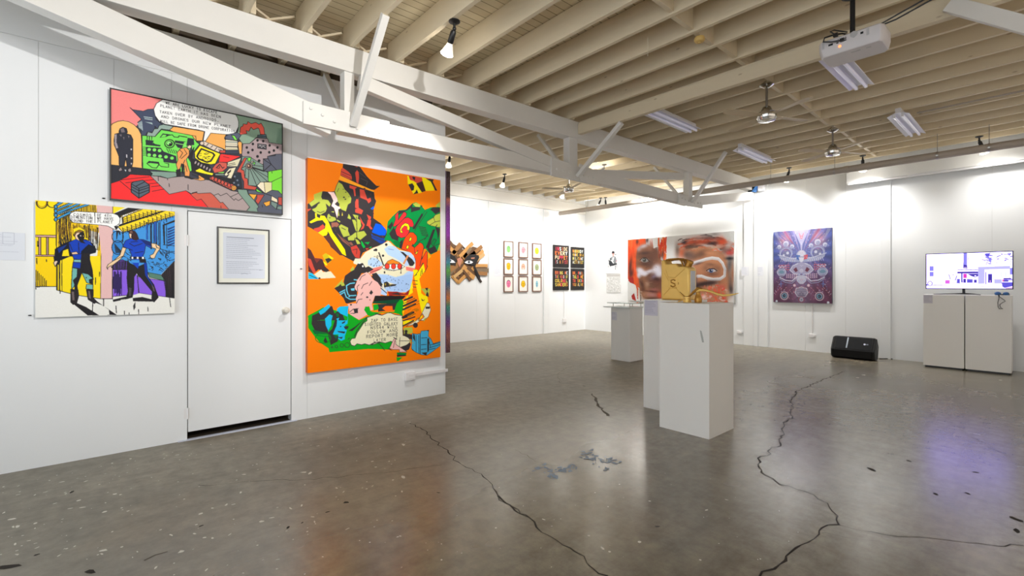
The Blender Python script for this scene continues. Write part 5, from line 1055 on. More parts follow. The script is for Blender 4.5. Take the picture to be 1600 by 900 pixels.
for x, y, r in ((12, 886, .03), (141, 893, .016), (541, 785, .012), (450, 824, .01), (472, 817, .006), (685, 770, .008), (112, 769, .01), (57, 867, .008), (314, 822, .008), (1462, 772, .012), (1512, 771, .01), (1590, 812, .02), (1588, 829, .016), (1525, 738, .012), (1420, 720, .012), (1360, 733, .02), (912, 603, .015), (1156, 622, .012), (1027, 823, .01), (512, 800, .008)):
    blot(x, y, r, 1, 2.0)
for x, y in ((838, 733), (848, 729), (856, 735), (868, 742), (875, 738), (882, 733), (888, 735), (896, 730), (864, 746), (918, 706), (922, 710), (926, 716), (933, 722), (940, 720), (948, 718), (956, 720), (964, 722), (944, 732), (912, 713)):
    for k in range(7): blot(x + random.uniform(-8, 8), y + random.uniform(-4, 4), random.uniform(.004, .013), 4, 2.2, .0007 + .00002 * (BZ := BZ + 1))
FLOOR_M = floor_mat()
floor = struct(fm.build('floor', [FLOOR_M, mat('crack_dirt', (40, 34, 28), .9), mat('hairline', (92, 84, 74), .8), mat('paint_drops', (214, 210, 200), .6), mat('blue_scuff', (104, 130, 160), .4)]))

# ------------------------------------------------------------------ walls
ZS = 3.24
cols = [-3.2, -1.61, -.393, .043, .426]
R = [(cols[i], cols[i + 1], 1.3, ZS) for i in range(4)] + [(-3.2, .540, 0, 1.3), (.426, .540, 1.3, ZS), (1.411, 1.564, 0, ZS), (.540, 1.411, 2.048, ZS), (1.564, 3.232, 0, ZS), (3.232, 3.25, 0, 3.585)]
R += [(a, b_, ZS, 3.585) for a, b_ in ((-3.2, -1.61), (-1.61, .9), (.9, 3.232))]
wl = panels('wall_left', R, 0, XW, .010, .11)
panels('wall_return', [(-9.2, -7.9, 0, 3.58), (-7.9, -6.68, 0, 3.58), (-6.68, -5.15, 0, 3.58)], 1, 3.25, -.01, -.1)
far_c = [3.25, 4.4, 5.6, 6.85, 8.1, 9.2, 10.1, 10.92]
panels('wall_far', [(far_c[i], far_c[i + 1], 0, 3.3) for i in range(7)] + [(3.25, 10.92, 3.3, 3.975), (-3.2, 3.13, 0, 3.93)], 0, -9.2, .01, .1)
panels('wall_back', [(a, b_, 0, 3.89) for a, b_ in ((-9.2, -8.0), (-8.0, -6.3), (-6.3, -4.4), (-4.4, -3.3), (-3.3, -2.6), (-2.6, -1.95), (-1.95, -.6), (-.6, .8), (.8, 3.0))], 1, 10.92, .01, .1)
struct(MB().box((-9.3, -3.3, 0), (-5.03, -3.2, 3.80)).build('wall_rear', M_WALL))
struct(MB().box((3.001, -3.2, 0), (3.1, 11.0, 3.80)).build('wall_right', M_WALL))
# frieze board along the top of the far wall, pilasters
m = MB(); m.box((-9.2, 3.25, 3.46), (-9.14, 10.9, 3.74)); m.box((-9.2, 3.25, 3.74), (-9.1, 10.9, 3.765)); struct(m.build('trim_1', M_WHITE, bevel=.004))
for i, (y0, y1) in enumerate(((7.2, 7.36), (9.14, 9.3))):
    struct(MB().box((-9.2, y0, 0), (-9.16, y1, 3.45)).build('trim_%d' % (i + 2), M_WALL, bevel=.004))
for i, (x0, x1, d) in enumerate(((-4.52, -4.3, .03), (-4.3, -4.22, .05), (-4.22, -4.02, .03), (-2.05, -1.9, .03))):
    struct(MB().box((x0, 10.92 - d, 0), (x1, 10.92, 3.6)).build('trim_%d' % (i + 4), M_WALL, bevel=.004))

# the flush door; a dark box added behind it keeps its gaps dark
dr = MB(); dr.box((XW - .036, .5455, .072), (XW - .002, 1.4055, 2.043))
door = struct(dr.build('door_1', mat('door_paint', (226, 228, 229), .45, noise=.012, nscale=4), bevel=.002))
kn = MB(); kp = pt(446, 484, 0, XW)
kn.lathe([(.031, 0), (.031, .006), (.012, .010), (.011, .03), (.02, .036), (.028, .048), (.029, .058), (.022, .068), (.006, .072)], (XW, 1.352, 1.13), (1, 0, 0), 20)
kn.build('door_knob', mat('worn_white_knob', (206, 200, 188), .3), door, smooth=True)
for z in (.24, 1.78):
    MB().cyl((XW + .004, .5425, z - .05), (XW + .004, .5425, z + .05), .007, n=10).box((XW - .004, .515, z - .045), (XW + .001, .541, z + .045)).build('hinge', M_PLASTW, door)
jm = MB(); jm.box((XW - .42, .5, -.02), (XW - .40, 1.45, 2.1)); jm.box((XW - .42, .5, -.02), (XW - .115, .54, 2.1)); jm.box((XW - .42, 1.411, -.02), (XW - .115, 1.45, 2.1)); jm.box((XW - .42, .5, 2.048), (XW - .115, 1.45, 2.1)); jm.box((XW - .42, .54, .002), (XW - .008, 1.411, .006))
jm.build('gap_dark_box', M_DARKWOOD, door)
th = MB(); th.box((XW - .03, .47, 0), (XW + .022, 1.46, .008)); struct(th.build('trim_8', mat('threshold_paint', (196, 200, 214), .5, noise=.1, nscale=20), bevel=.003))

# ------------------------------------------------------------------ ceiling deck, joists, bridging
XT0, XT1 = -4.40, -4.25                      # the truss: far and near faces
zj = lambda y: 3.585 + .0085 * y             # joist undersides
ALC = .15                                    # the alcove ceiling climbs towards the far wall
JD = .232
def deck_mat():
    m = bpy.data.materials.new('cream_boards'); m.use_nodes = True; nt = m.node_tree; b = nt.nodes['Principled BSDF']; Lk = nt.links.new
    tc = nt.nodes.new('ShaderNodeTexCoord'); sx = nt.nodes.new('ShaderNodeSeparateXYZ'); Lk(tc.outputs['Object'], sx.inputs[0])
    d = nt.nodes.new('ShaderNodeMath'); d.operation = 'MULTIPLY'; d.inputs[1].default_value = 1 / .092; Lk(sx.outputs[0], d.inputs[0])
    f = nt.nodes.new('ShaderNodeMath'); f.operation = 'FRACT'; Lk(d.outputs[0], f.inputs[0])
    g = nt.nodes.new('ShaderNodeMath'); g.operation = 'LESS_THAN'; g.inputs[1].default_value = .085; Lk(f.outputs[0], g.inputs[0])
    fl = nt.nodes.new('ShaderNodeMath'); fl.operation = 'FLOOR'; Lk(d.outputs[0], fl.inputs[0])
    wn = nt.nodes.new('ShaderNodeTexWhiteNoise'); wn.noise_dimensions = '1D'; Lk(fl.outputs[0], wn.inputs['W'])
    r = nt.nodes.new('ShaderNodeValToRGB'); r.color_ramp.elements[0].color = rgb((196, 182, 150)); r.color_ramp.elements[1].color = rgb((212, 200, 170)); Lk(wn.outputs[0], r.inputs[0])
    mx = nt.nodes.new('ShaderNodeMix'); mx.data_type = 'RGBA'; mx.inputs[7].default_value = rgb((126, 112, 84)); Lk(g.outputs[0], mx.inputs[0]); Lk(r.outputs[0], mx.inputs[6]); Lk(mx.outputs[2], b.inputs['Base Color'])
    b.inputs['Roughness'].default_value = .65
    return m
dm = MB()
def slab(x0, x1, a0, a1):
    zz = lambda y: zj(y) + JD + .003
    y0, y1 = -3.3, 11.0
    vs = [(x0, y0, zz(y0) + a0), (x1, y0, zz(y0) + a1), (x1, y1, zz(y1) + a1), (x0, y1, zz(y1) + a0)]
    dm.prism(vs, (0, 0, .04))
slab(XT0, 3.0, 0, 0); slab(-9.3, XT0, ALC, 0)
ceiling = struct(dm.build('ceiling', deck_mat()))
JY = [.85, 1.294, 1.72, 2.18, 2.65, 3.115, 3.53, 3.92, 4.31, 4.74]
JY = [.85 - .435 * k for k in range(9, 0, -1)] + JY + [5.19 + .44 * k for k in range(13)]
JY = [y for y in JY if -3.2 < y < 10.85]
for y in JY:
    zb = zj(y) + JD / 2 + random.uniform(-.004, .004)
    MB().bar((XT0 - .01, y, zb), (3.0, y, zb), .043, JD, plumb=True).build('joist', M_JOIST, ceiling, bevel=.003)
    MB().bar((-9.18, y + .046, zb + ALC), (XT1 + .02, y + .046, zb), .043, JD, plumb=True).build('joist', M_JOIST, ceiling, bevel=.003)
for i in range(len(JY) - 1):
    y0, y1 = JY[i] + .07, JY[i + 1] - .022
    if y0 < -.6: continue
    z0, z1 = zj(y0) + .03, zj(y0) + JD - .03
    MB().bar((XT0 - .06, y0, z0), (XT0 - .06, y1, z1), .018, .042, (1, 0, 0)).build('cross_bridging', M_JOIST, ceiling)
    MB().bar((XT0 - .10, y0, z1), (XT0 - .10, y1, z0), .018, .042, (1, 0, 0)).build('cross_bridging', M_JOIST, ceiling)
for i in range(len(JY) - 1):
    y0, y1 = JY[i] + .022, JY[i + 1] - .022
    if y0 < 2.5: continue
    x = -2.05 + random.uniform(-.03, .03)
    MB().box((x - .02, y0, zj(y0) + .02), (x + .02, y1, zj(y0) + JD - .01)).build('blocking', M_JOIST, ceiling)

for i in range(len(JY) - 1):
    if JY[i] < 3.1:
        MB().box((-5.19, JY[i] + .07, 3.587), (-5.16, JY[i + 1] + .022, zj(JY[i]) + JD + .02)).build('end_blocking', M_DARKWOOD, ceiling)
# girder on the line of the second truss post
gm = MB(); gm.box((XT1 + .002, 4.895, 3.452), (2.99, 4.965, 3.60)); gm.box((XT1 + .002, 4.915, 3.60), (2.99, 4.955, 3.626))
girder = struct(gm.build('ceiling_beam', M_JOIST, bevel=.004))
MB().bar((-.50, 4.868, 3.535), (.55, 4.868, 2.675), .05, .105).build('knee_brace', M_WHITE, girder, bevel=.004)

# ------------------------------------------------------------------ the roof truss
tr = thing('roof_truss', (-4.325, 4.8, 2.8), 'white bolted timber roof truss running the length of the room', 'roof truss')
TXC = (XT0 + XT1) / 2
zt = lambda y: zj(y) - .004
m = MB(); m.prism([(XT1, -3.1, zt(-3.1) - .232), (XT1, 10.84, zt(10.84) - .232), (XT1, 10.84, zt(10.84)), (XT1, -3.1, zt(-3.1))], (XT0 - XT1, 0, 0)); m.build('top_chord', M_WHITE, tr, bevel=.004)
def member(nm, y0, z0, y1, z1, dpt, x0=XT0 + .01, x1=XT1 - .012, mt=None):
    mm = MB(); mm.bar(((x0 + x1) / 2, y0, z0), ((x0 + x1) / 2, y1, z1), abs(x1 - x0), dpt); return mm.build(nm, mt or M_WHITE, tr, bevel=.004)
member('bottom_chord', 1.62, 2.878, 4.75, 2.935, .165)
member('bottom_chord', 4.80, 2.935, 8.0, 2.90, .165)
member('end_chord', 1.55, 2.845, -1.35, 3.52, .20)
member('end_chord', 8.1, 2.90, 10.8, 3.34, .17)
for y, w in ((1.705, .095), (4.83, .17), (8.02, .13)):
    MB().box((XT0 + .02, y - w / 2, 2.95), (XT1 - .02, y + w / 2, zt(y) - .225)).build('post', M_WHITE, tr, bevel=.004)
member('diagonal', 1.80, 3.31, 4.36, 2.985, .135, XT1 - .07, XT1 + .004)
member('diagonal', 5.30, 2.985, 7.86, 3.33, .12, XT0 + .03, XT1 - .05)
def gusset(y0, y1, zb0, zt0, zb1, zt1, bolts):
    g = MB(); g.prism([(XT1 - .012, y0, zb0), (XT1 - .012, y1, zb1), (XT1 - .012, y1, zt1), (XT1 - .012, y0, zt0)], (.03, 0, 0))
    go = g.build('gusset_plate', M_WHITE, tr, bevel=.003)
    for (y, z) in bolts:
        MB().cyl((XT1 + .017, y, z), (XT1 + .03, y, z), .016, .011, n=8).build('bolt', M_WHITE, go)
gusset(1.285, 2.09, 2.785, 2.985, 2.79, 2.985, [(1.345, 2.93), (1.445, 2.895), (1.55, 2.86), (1.76, 2.845), (1.87, 2.845), (1.98, 2.855)])
gusset(4.36, 4.92, 2.80, 3.04, 2.80, 3.0, [(4.46, 2.9), (4.6, 2.9), (4.72, 2.9)])
gusset(4.925, 5.32, 2.80, 3.05, 2.80, 3.0, [(5.0, 2.9), (5.1, 2.9), (5.2, 2.9)])
gusset(7.55, 8.40, 2.79, 2.965, 2.80, 2.955, [(7.65, 2.9), (7.76, 2.89), (7.88, 2.875), (8.1, 2.86), (8.22, 2.875), (8.32, 2.89)])
for (y, xe, ze) in ((1.72, -3.56, zj(1.72)), (4.86, -3.50, 3.41), (8.0, -3.62, zj(8.0))):
    MB().bar((XT1 + .03, y, 2.86), (xe, y - .0, ze), .05, .062, (0, 1, 0)).build('knee_brace', M_WHITE, tr, bevel=.003)
    MB().bar((XT0 - .01, y + .03, 2.9), (XT0 - .62, y + .03, zj(y)), .045, .055, (0, 1, 0)).build('knee_brace', M_WHITE, tr, bevel=.003)
# ------------------------------------------------------------------ pictures on the near wall
def quad_art(px_corners, axis, val, res):
    """square up the four measured corners on their plane -> TL, TR, BL"""
    P = [pt(x, y, axis, val) for x, y in px_corners]      # TL TR BR BL
    o = 1 - axis
    u0 = (P[0][o] + P[3][o]) / 2; u1 = (P[1][o] + P[2][o]) / 2; z1 = (P[0].z + P[1].z) / 2; z0 = (P[2].z + P[3].z) / 2
    def mk(u, z):
        v = [0, 0, z]; v[axis] = val; v[o] = u; return Vector(v)
    return Art(mk(u0, z1), mk(u1, z1), mk(u0, z0), axis, val, res)

def frame_of(t, axis, sgn, w, d, inset, mt, parent, name='frame', z_out=0.004):
    """mitred frame round a picture; sgn = room side of the wall"""
    o = 1 - axis; a = t.TL; b_ = t.TL + t.U + t.V
    u0, u1 = min(a[o], b_[o]), max(a[o], b_[o]); z0, z1 = min(a.z, b_.z), max(a.z, b_.z)
    f0 = t.val + sgn * z_out; f1 = t.val - sgn * d
    out = [(u0 - w, z0 - w), (u1 + w, z0 - w), (u1 + w, z1 + w), (u0 - w, z1 + w)]; inn = [(u0 + inset, z0 + inset), (u1 - inset, z0 + inset), (u1 - inset, z1 - inset), (u0 + inset, z1 - inset)]
    m = MB(); vs = []
    for f in (f0, f1):
        for ring in (out, inn):
            for (u, z) in ring:
                v = [0, 0, z]; v[axis] = f; v[o] = u; vs.append(v)
    fs = []
    for k in range(4):
        n = (k + 1) % 4
        fs += [(k, n, 4 + n, 4 + k), (8 + k, 12 + k, 12 + n, 8 + n), (k, 8 + k, 8 + n, n), (4 + k, 4 + n, 12 + n, 12 + k)]
    m.add(vs, fs); return m.build(name, mt, parent, bevel=.001)

X1 = -4.985
t = quad_art([(173.2, 140.2), (440.4, 193), (440.8, 334.3), (173.2, 310.8)], 0, X1, 430); t.buf[:] = (60, 62, 74); paint_escape(t)
ob = thing('framed_comic_painting', (XW, .667, 2.075), 'wide black-framed comic painting with green machinery and a long white speech bubble', 'painting')
t.mesh('canvas', M_ART, M_CANVAS, .03, ob); frame_of(t, 0, 1, .008, .042, .002, M_FRAMEBK, ob)

X2 = -4.99
t = quad_art([(55.8, 312.6), (274.3, 330.8), (271.9, 490.6), (54.6, 494.8)], 0, X2, 420); paint_cosmos(t)
ob = t.mesh('comic_painting', M_ART, M_CANVAS, .0399, None, (XW, .02, 1.14)); tag(ob, 'unframed yellow and purple comic canvas of two men in blue, lowest at far left', 'painting')

X3 = -4.965
t = quad_art([(480, 245.5), (687.6, 282), (688.5, 558), (481.3, 583)], 0, X3, 300); t.buf[:] = (255, 124, 0); paint_zap(t)
ob = t.mesh('comic_painting', M_ART, mat('orange_edge', (236, 110, 10), .6), .0649, None, (XW, 2.34, .48)); tag(ob, 'large tall orange collage canvas with comic scraps right of the door', 'painting')

t = Art((XW, 3.262, 2.83), (XW, 3.322, 2.83), (XW, 3.262, .512), 0, XW, 240); paint_edge(t)
ob = thing('canvas_painting', (-5.6, 3.29, .512), 'canvas round the wall corner seen only by its dark purple painted edge', 'painting')
t.mesh('painted_edge', M_ART, M_CANVAS, .004, ob)
MB().box((-6.25, 3.2501, .512), (XW - .0045, 3.322, 2.83)).build('canvas', mat('violet_ground', (92, 60, 110), .6, noise=.5, nscale=3), ob)

# framed letter on the door
t = Art((XW + .016, .812, 1.872), (XW + .016, 1.162, 1.872), (XW + .016, .812, 1.445), 0, XW + .016, 420); paint_paper(t, 20, (222, 227, 238), (186, 192, 206))
t.lineq(t.uv([(.1, .1), (.72, .1)]), (150, 156, 170), t.h * .016); t.lineq(t.uv([(.42, .9), (.5, .885), (.58, .9)]), (120, 126, 150), 2); t.lineq(t.uv([(.86, .81), (.95, .8)]), (120, 126, 150), 2)
ob = thing('framed_letter', (XW, .985, 1.395), 'thin black-framed printed letter hanging on the white door', 'framed letter')
t.mesh('letter', M_PRINT, M_PAPER, .002, ob, gain=.92)
MB().box((XW + .002, .772, 1.402), (XW + .0135, 1.198, 1.916)).build('mount', M_MATBOARD, ob)
tt = Art((XW + .016, .775, 1.913), (XW + .016, 1.195, 1.913), (XW + .016, .775, 1.405), 0, XW + .016, 10)
frame_of(tt, 0, 1, .010, .015, .002, M_FRAMEBK, ob)

# information sheet, hooks, socket
t = Art((XW + .003, -.80, 1.775), (XW + .003, -.463, 1.775), (XW + .003, -.80, 1.57), 0, XW + .003, 420); paint_paper(t, 11, (226, 230, 238), (208, 212, 222)); t.lineq(t.uv([(.66, .02), (.83, .02), (.83, .42), (.66, .42), (.66, .02)]), (196, 200, 212), 3)
tag(t.mesh('information_sheet', M_PRINT, M_PAPER, .003, None, (XW, -.63, 1.57), gain=.92), 'pale printed sheet pinned at the far left edge of the near wall', 'sheet of paper')
for (y, z, lab) in ((-.437, 1.158, 'small dark wall hook just left of the yellow canvas bottom corner'), (-.02, 2.088, 'small dark wall hook left of the black framed painting bottom corner'), (1.501, 1.548, 'small dark wall hook between the door and the orange canvas')):
    tag(MB().cyl((XW, y, z), (XW + .012, y, z), .005, n=8).tube([(XW + .011, y - .009, z), (XW + .014, y + .009, z)], .004, 6).build('wall_hook', M_BLACK, None, (XW, y, z)), lab, 'hook', 'hooks left in the near wall')
ob = thing('power_socket', (XW, 2.75, .245), 'white surface socket with trunking low below the orange canvas', 'socket')
MB().box((XW + .0005, 2.672, .243), (XW + .045, 2.80, .335)).box((XW + .045, 2.70, .262), (XW + .05, 2.775, .318)).build('socket_box', M_PLASTW, ob, bevel=.004)
MB().box((XW + .0005, 2.80, .275), (XW + .022, 3.275, .312)).build('trunking', M_PLASTW, ob, bevel=.002)

# ------------------------------------------------------------------ far wall
XF = -9.2
# eyes painted on reclaimed planks
ob = thing('plank_collage', (XF, 6.5, 1.4), 'pair of painted eyes on a star of reclaimed brown planks', 'wooden artwork')
WOODS = [mat('wood_honey', (196, 144, 80), .6, noise=.2, nscale=9, stretch=(1, 4, 4)), mat('wood_oak', (152, 106, 58), .6, noise=.22, nscale=9), mat('wood_umber', (98, 68, 42), .6, noise=.2, nscale=9), mat('wood_dark', (56, 44, 36), .6, noise=.2, nscale=9), mat('wood_pale', (200, 162, 108), .6, noise=.12, nscale=9), mat('wood_grey', (120, 102, 80), .7, noise=.25, nscale=14)]
fpk = crop(690, 360, 9)
pl = [(90, 170, 250, 360, 50, 1), (115, 155, 260, 340, 34, 2), (270, 190, 120, 370, 50, 1), (300, 215, 190, 330, 40, 2), (440, 180, 250, 370, 42, 0), (300, 225, 350, 280, 16, 3), (570, 225, 330, 420, 44, 1), (410, 250, 310, 380, 40, 5), (590, 285, 430, 420, 40, 0), (600, 330, 480, 430, 44, 4), (480, 495, 650, 495, 42, 0), (480, 560, 672, 560, 48, 5), (500, 600, 640, 610, 46, 1), (60, 330, 330, 560, 70, 2), (300, 420, 120, 560, 60, 1),
      (120, 480, 260, 640, 60, 1), (100, 620, 230, 480, 50, 5), (170, 660, 290, 560, 40, 4), (150, 640, 240, 735, 36, 0), (235, 735, 330, 640, 40, 0), (250, 640, 360, 520, 56, 2), (330, 560, 460, 670, 56, 0), (300, 560, 410, 705, 34, 2), (430, 520, 530, 640, 40, 0), (460, 560, 560, 730, 26, 3), (380, 480, 420, 400, 60, 2), (440, 440, 520, 380, 60, 3), (60, 420, 200, 470, 60, 3), (20, 200, 110, 400, 50, 1), (0, 560, 110, 700, 50, 5), (100, 620, 60, 720, 40, 0), (180, 250, 230, 300, 60, 2), (360, 330, 300, 400, 60, 1), (200, 560, 300, 600, 70, 2), (390, 600, 330, 640, 50, 1), (250, 420, 250, 560, 60, 1), (470, 300, 400, 370, 50, 2), (120, 250, 200, 330, 50, 0), (500, 530, 620, 530, 30, 2), (340, 500, 300, 560, 60, 0)]
for i, (a0, b0, a1, b1, w, wd) in enumerate(pl):
    P0 = pt(*fpk(a0, b0)[0], 0, XF + .03); P1 = pt(*fpk(a1, b1)[0], 0, XF + .03); ww = w / 9 / 58.0
    zf = .022 + (i * 7 % 5) * .0042
    MB().bar((XF + zf / 2 + .001, P0.y, P0.z), (XF + zf / 2 + .001, P1.y, P1.z), zf, ww, (0, -(P1 - P0).z, (P1 - P0).y)).build('plank', WOODS[wd], ob)
bb = MB(); bb.prism([pt(*p, 0, XF + .001) for p in fpk(30, 240, 150, 185, 260, 250, 330, 290, 440, 230, 540, 260, 560, 350, 500, 480, 640, 500, 630, 590, 480, 620, 430, 650, 330, 620, 240, 700, 150, 630, 30, 650)], (.02, 0, 0)); bb.build('backing_board', WOODS[2], ob)
em = MB()
def flat(pts, mi, z):
    em.prism([pt(*p, 0, XF + z) for p in fpk(*pts)], (.0015, 0, 0), mi)
flat((330, 400, 370, 350, 440, 335, 520, 350, 530, 380, 500, 440, 480, 490, 420, 492, 360, 470, 310, 450), 0, .046); flat((0, 400, 60, 330, 130, 330, 190, 370, 215, 430, 200, 470, 120, 465, 40, 500), 0, .046)
flat((318, 450, 360, 425, 410, 425, 445, 445, 420, 468, 360, 470), 1, .049); flat((60, 430, 120, 400, 170, 425, 195, 455, 150, 458, 80, 450), 1, .049)
flat((372, 430, 396, 430, 402, 452, 386, 464, 368, 455), 2, .052); flat((108, 412, 130, 408, 138, 432, 122, 442, 106, 432), 2, .052)
flat((410, 385, 465, 378, 462, 398, 420, 402), 3, .049); flat((215, 400, 260, 380, 295, 410, 270, 470, 255, 520, 235, 480), 3, .046); flat((440, 500, 470, 500, 545, 660, 525, 690), 0, .046)
em.build('painted_eyes', [mat('ink_black', (26, 24, 26), .6), mat('eye_white', (222, 224, 228), .5), mat('iris', (70, 76, 84), .4), mat('flesh', (190, 126, 100), .6)], ob)

# nine little portraits
gx = [(788.2, 803.3), (811.6, 826), (833.2, 847.2)]; names3 = ('left', 'middle', 'right')
hd = ['green hatted head', 'pink profile head', 'lime green head', 'orange-haired yellow head', 'peach head', 'sage ringed head', 'rose pink head with dark curls', 'yellow head with black hair', 'slim blue head']
rows = [(376.3, 401.8), (404.2, 429.5), (431.5, 457)]
Y9 = [(7.70, 8.02), (8.21, 8.54), (8.71, 9.05)]; Z9 = [(2.075, 2.49), (1.625, 2.04), (1.17, 1.585)]
for r in range(3):
    for c in range(3):
        (y0, y1), (z0, z1) = Y9[c], Z9[r]; k = r * 3 + c
        ob = thing('framed_portrait', (XF, (y0 + y1) / 2, z0), 'brown-framed small print of a %s, %s row' % (hd[k], ('top', 'middle', 'bottom')[r]), 'framed print', 'nine small framed portraits on the far wall')
        v = XF + .022
        t = Art((v, y0 + .02, z1 - .02), (v, y1 - .02, z1 - .02), (v, y0 + .02, z0 + .02), 0, v, 190); paint_head(t, k)
        t.mesh('print', M_PRINT, M_PAPER, .004, ob, gain=.9); frame_of(t, 0, 1, .02, .020, .002, M_FRAMEBR, ob, z_out=.012)
# four word panels
for k, (y0, y1, z0, z1, lab) in enumerate(((9.64, 10.30, 1.855, 2.49, 'black lettered panel reading INSIDE EVERY PUPPET, upper left of four'), (10.40, 11.0, 1.855, 2.47, 'black lettered panel starting with NOBODY KNOWS, upper right of four'),
                                      (9.64, 10.30, 1.20, 1.825, 'black lettered panel starting with BRING ME, lower left of four'), (10.40, 11.0, 1.20, 1.825, 'black lettered panel ending TO SKIN YOU ALIVE, lower right of four'))):
    y0, y1 = y0 * .985 + .03, y1 * .985 + .03; y1 = min(y1, 10.89)
    v = XF + .03
    t = Art((v, y0, z1), (v, y1, z1), (v, y0, z0), 0, v, 170); paint_words(t, k)
    tag(t.mesh('word_panel', M_ART, M_FRAMEBK, .0299, None, (XF, (y0 + y1) / 2, z0)), lab, 'word panel', 'four word panels by the corner')

# little paper labels
def label_sheet(axis, val, sgn, u, z, w, h, lab, n=6, tone=(228, 230, 236), ink=(202, 204, 216), nm='wall_label', grp='paper wall labels'):
    o = 1 - axis; v = val + sgn * .003
    def mk(uu, zz):
        q = [0, 0, zz]; q[axis] = v; q[o] = uu; return q
    nrm = [0, 0, 0]; nrm[axis] = sgn
    t = Art(mk(u - w / 2, z + h / 2), mk(u + w / 2, z + h / 2), mk(u - w / 2, z - h / 2), axis, v, 260); paint_paper(t, n, tone, ink)
    loc = mk(u, z - h / 2); loc[axis] = val
    return tag(t.mesh(nm, M_PRINT, M_PAPER, .003, None, loc, tuple(nrm), gain=.95), lab, 'label', grp)
p_ = pt(777, 413, 0, XF); label_sheet(0, XF, 1, p_.y, p_.z, .22, .62, 'tall pale printed sheet between the plank eyes and the small portraits', 16)
p_ = pt(861, 408, 0, XF); label_sheet(0, XF, 1, p_.y, p_.z, .14, .34, 'pale label beside the black word panels on the far wall', 10)
for px_, w_, lab in ((1164, .16, 'pale label on the pilaster nearest the mural'), (1187, .16, 'pale label on the pilaster nearest the blue and red picture')):
    yv = 10.89; p_ = pt(px_, 424, 1, yv); label_sheet(1, yv, -1, p_.x, p_.z, w_, .2, lab, 6)

# cables and sockets
def drop(x, y, z0, z1, axis, sgn, lab):
    ob = thing('power_socket', (x, y, z0 - .06), lab, 'socket', 'low sockets on the far walls')
    if axis == 1:
        MB().box((x - .06, y - .03, z0 - .03), (x + .03, y, z0 + .03)).box((x + .03, y - .04, z0 - .02), (x + .06, y, z0 + .02)).build('socket_box', M_PLASTW, ob, bevel=.004)
        if z1: MB().tube([(x, y - .012, z0 + .04), (x + .004, y - .012, (z0 + z1) / 2), (x, y - .012, z1)], .008, 6).build('cable', M_PLASTW, ob)
    else:
        MB().box((x, y - .06, z0 - .05), (x + .04, y + .08, z0 + .06)).build('socket_box', M_PLASTW, ob, bevel=.004)
        if z1: MB().tube([(x + .012, y, z0 + .04), (x + .012, y + .004, (z0 + z1) / 2), (x + .012, y, z1)], .008, 6).build('cable', M_PLASTW, ob)
drop(-3.17, 10.92, .33, .98, 1, -1, 'white socket with cable dropping from the blue and red picture')
drop(-4.62, 10.92, .28, None, 1, -1, 'small white socket low on the wall behind the tall plinth')
drop(XF, 9.98, .32, 1.2, 0, 1, 'white socket with cable dropping from the black word panels')

# ------------------------------------------------------------------ back wall
YB = 10.92
yv = YB - .012
for (c0, lab, fn, nm) in (([(945, 385.5), (969, 384.5), (969, 426.5), (946.5, 427)], 'white poster of a seated drummer figure by the room corner', paint_sitter, 'poster'), ([(947, 429), (969.5, 427.5), (970, 456), (948, 458.5)], 'pale grey patterned sheet below the seated figure poster', paint_grey, 'poster')):
    t = quad_art(c0, 1, yv, 200); fn(t)
    tag(t.mesh(nm, M_PRINT, M_PAPER, .012, None, (t.TL.x + t.U.x / 2, YB, t.TL.z + t.V.z), (0, -1, 0)), lab, 'poster')
yv = YB - .05
t = quad_art([(981, 374.5), (1147.5, 361), (1147.5, 473), (981, 471.5)], 1, yv, 150); t.buf[:] = (238, 238, 238); paint_faces(t)
tag(t.mesh('portrait_mural', M_ART, M_CANVAS, .0499, None, (t.TL.x + t.U.x / 2, YB, t.TL.z + t.V.z), (0, -1, 0), gain=.66), 'wide orange and white canvas of two close-up faces with painted eyes', 'painting')
t = quad_art([(1208.5, 361.5), (1300, 356.5), (1299.5, 475), (1208.5, 471.5)], 1, yv, 200); paint_symmetry(t)
tag(t.mesh('symmetrical_painting', M_ART, mat('navy_edge', (44, 40, 70), .6), .0499, None, (t.TL.x + t.U.x / 2, YB, t.TL.z + t.V.z), (0, -1, 0), gain=.72), 'blue and red symmetrical picture on the back wall above the speaker', 'painting')

# projection screen case
ob = thing('screen_case', (-1.0, 10.83, 3.3), 'long white roller screen case high on the back wall', 'screen case')
MB().box((-2.52, 10.63, 3.30), (.6, 10.919, 3.54)).build('case', M_WALL, ob, bevel=.01)
MB().box((-2.50, 10.645, 3.268), (.58, 10.67, 3.299)).build('bottom_bar', M_ENAMEL, ob, bevel=.004)

# services pipe across the back
ob = thing('services_pipe', (-4, 9.5, 3.33), 'grey white pipe hung below the joists along the back wall', 'pipe')
ZP = 3.335; PY_ = 9.5
MB().cyl((-8.9, PY_, ZP), (3.0, PY_, ZP), .056, n=20).build('pipe', mat('pipe_paint', (170, 160, 148), .5), ob, smooth=True)
for x in (-7.9, -6.1, -4.75, -3.45, -2.42, -1.1, -.55, .6):
    MB().cyl((x, PY_, ZP + .05), (x, PY_, zj(9.5)), .005, n=6).lathe([(.06, -.012), (.06, .012)], (x, PY_, ZP), (1, 0, 0), 20).build('hanger', M_BRUSH, ob)
for x in (-2.25, -1.95):
    MB().lathe([(.062, -.03), (.062, .03)], (x, PY_, ZP), (1, 0, 0), 20).build('coupling', mat('pipe_paint'), ob)

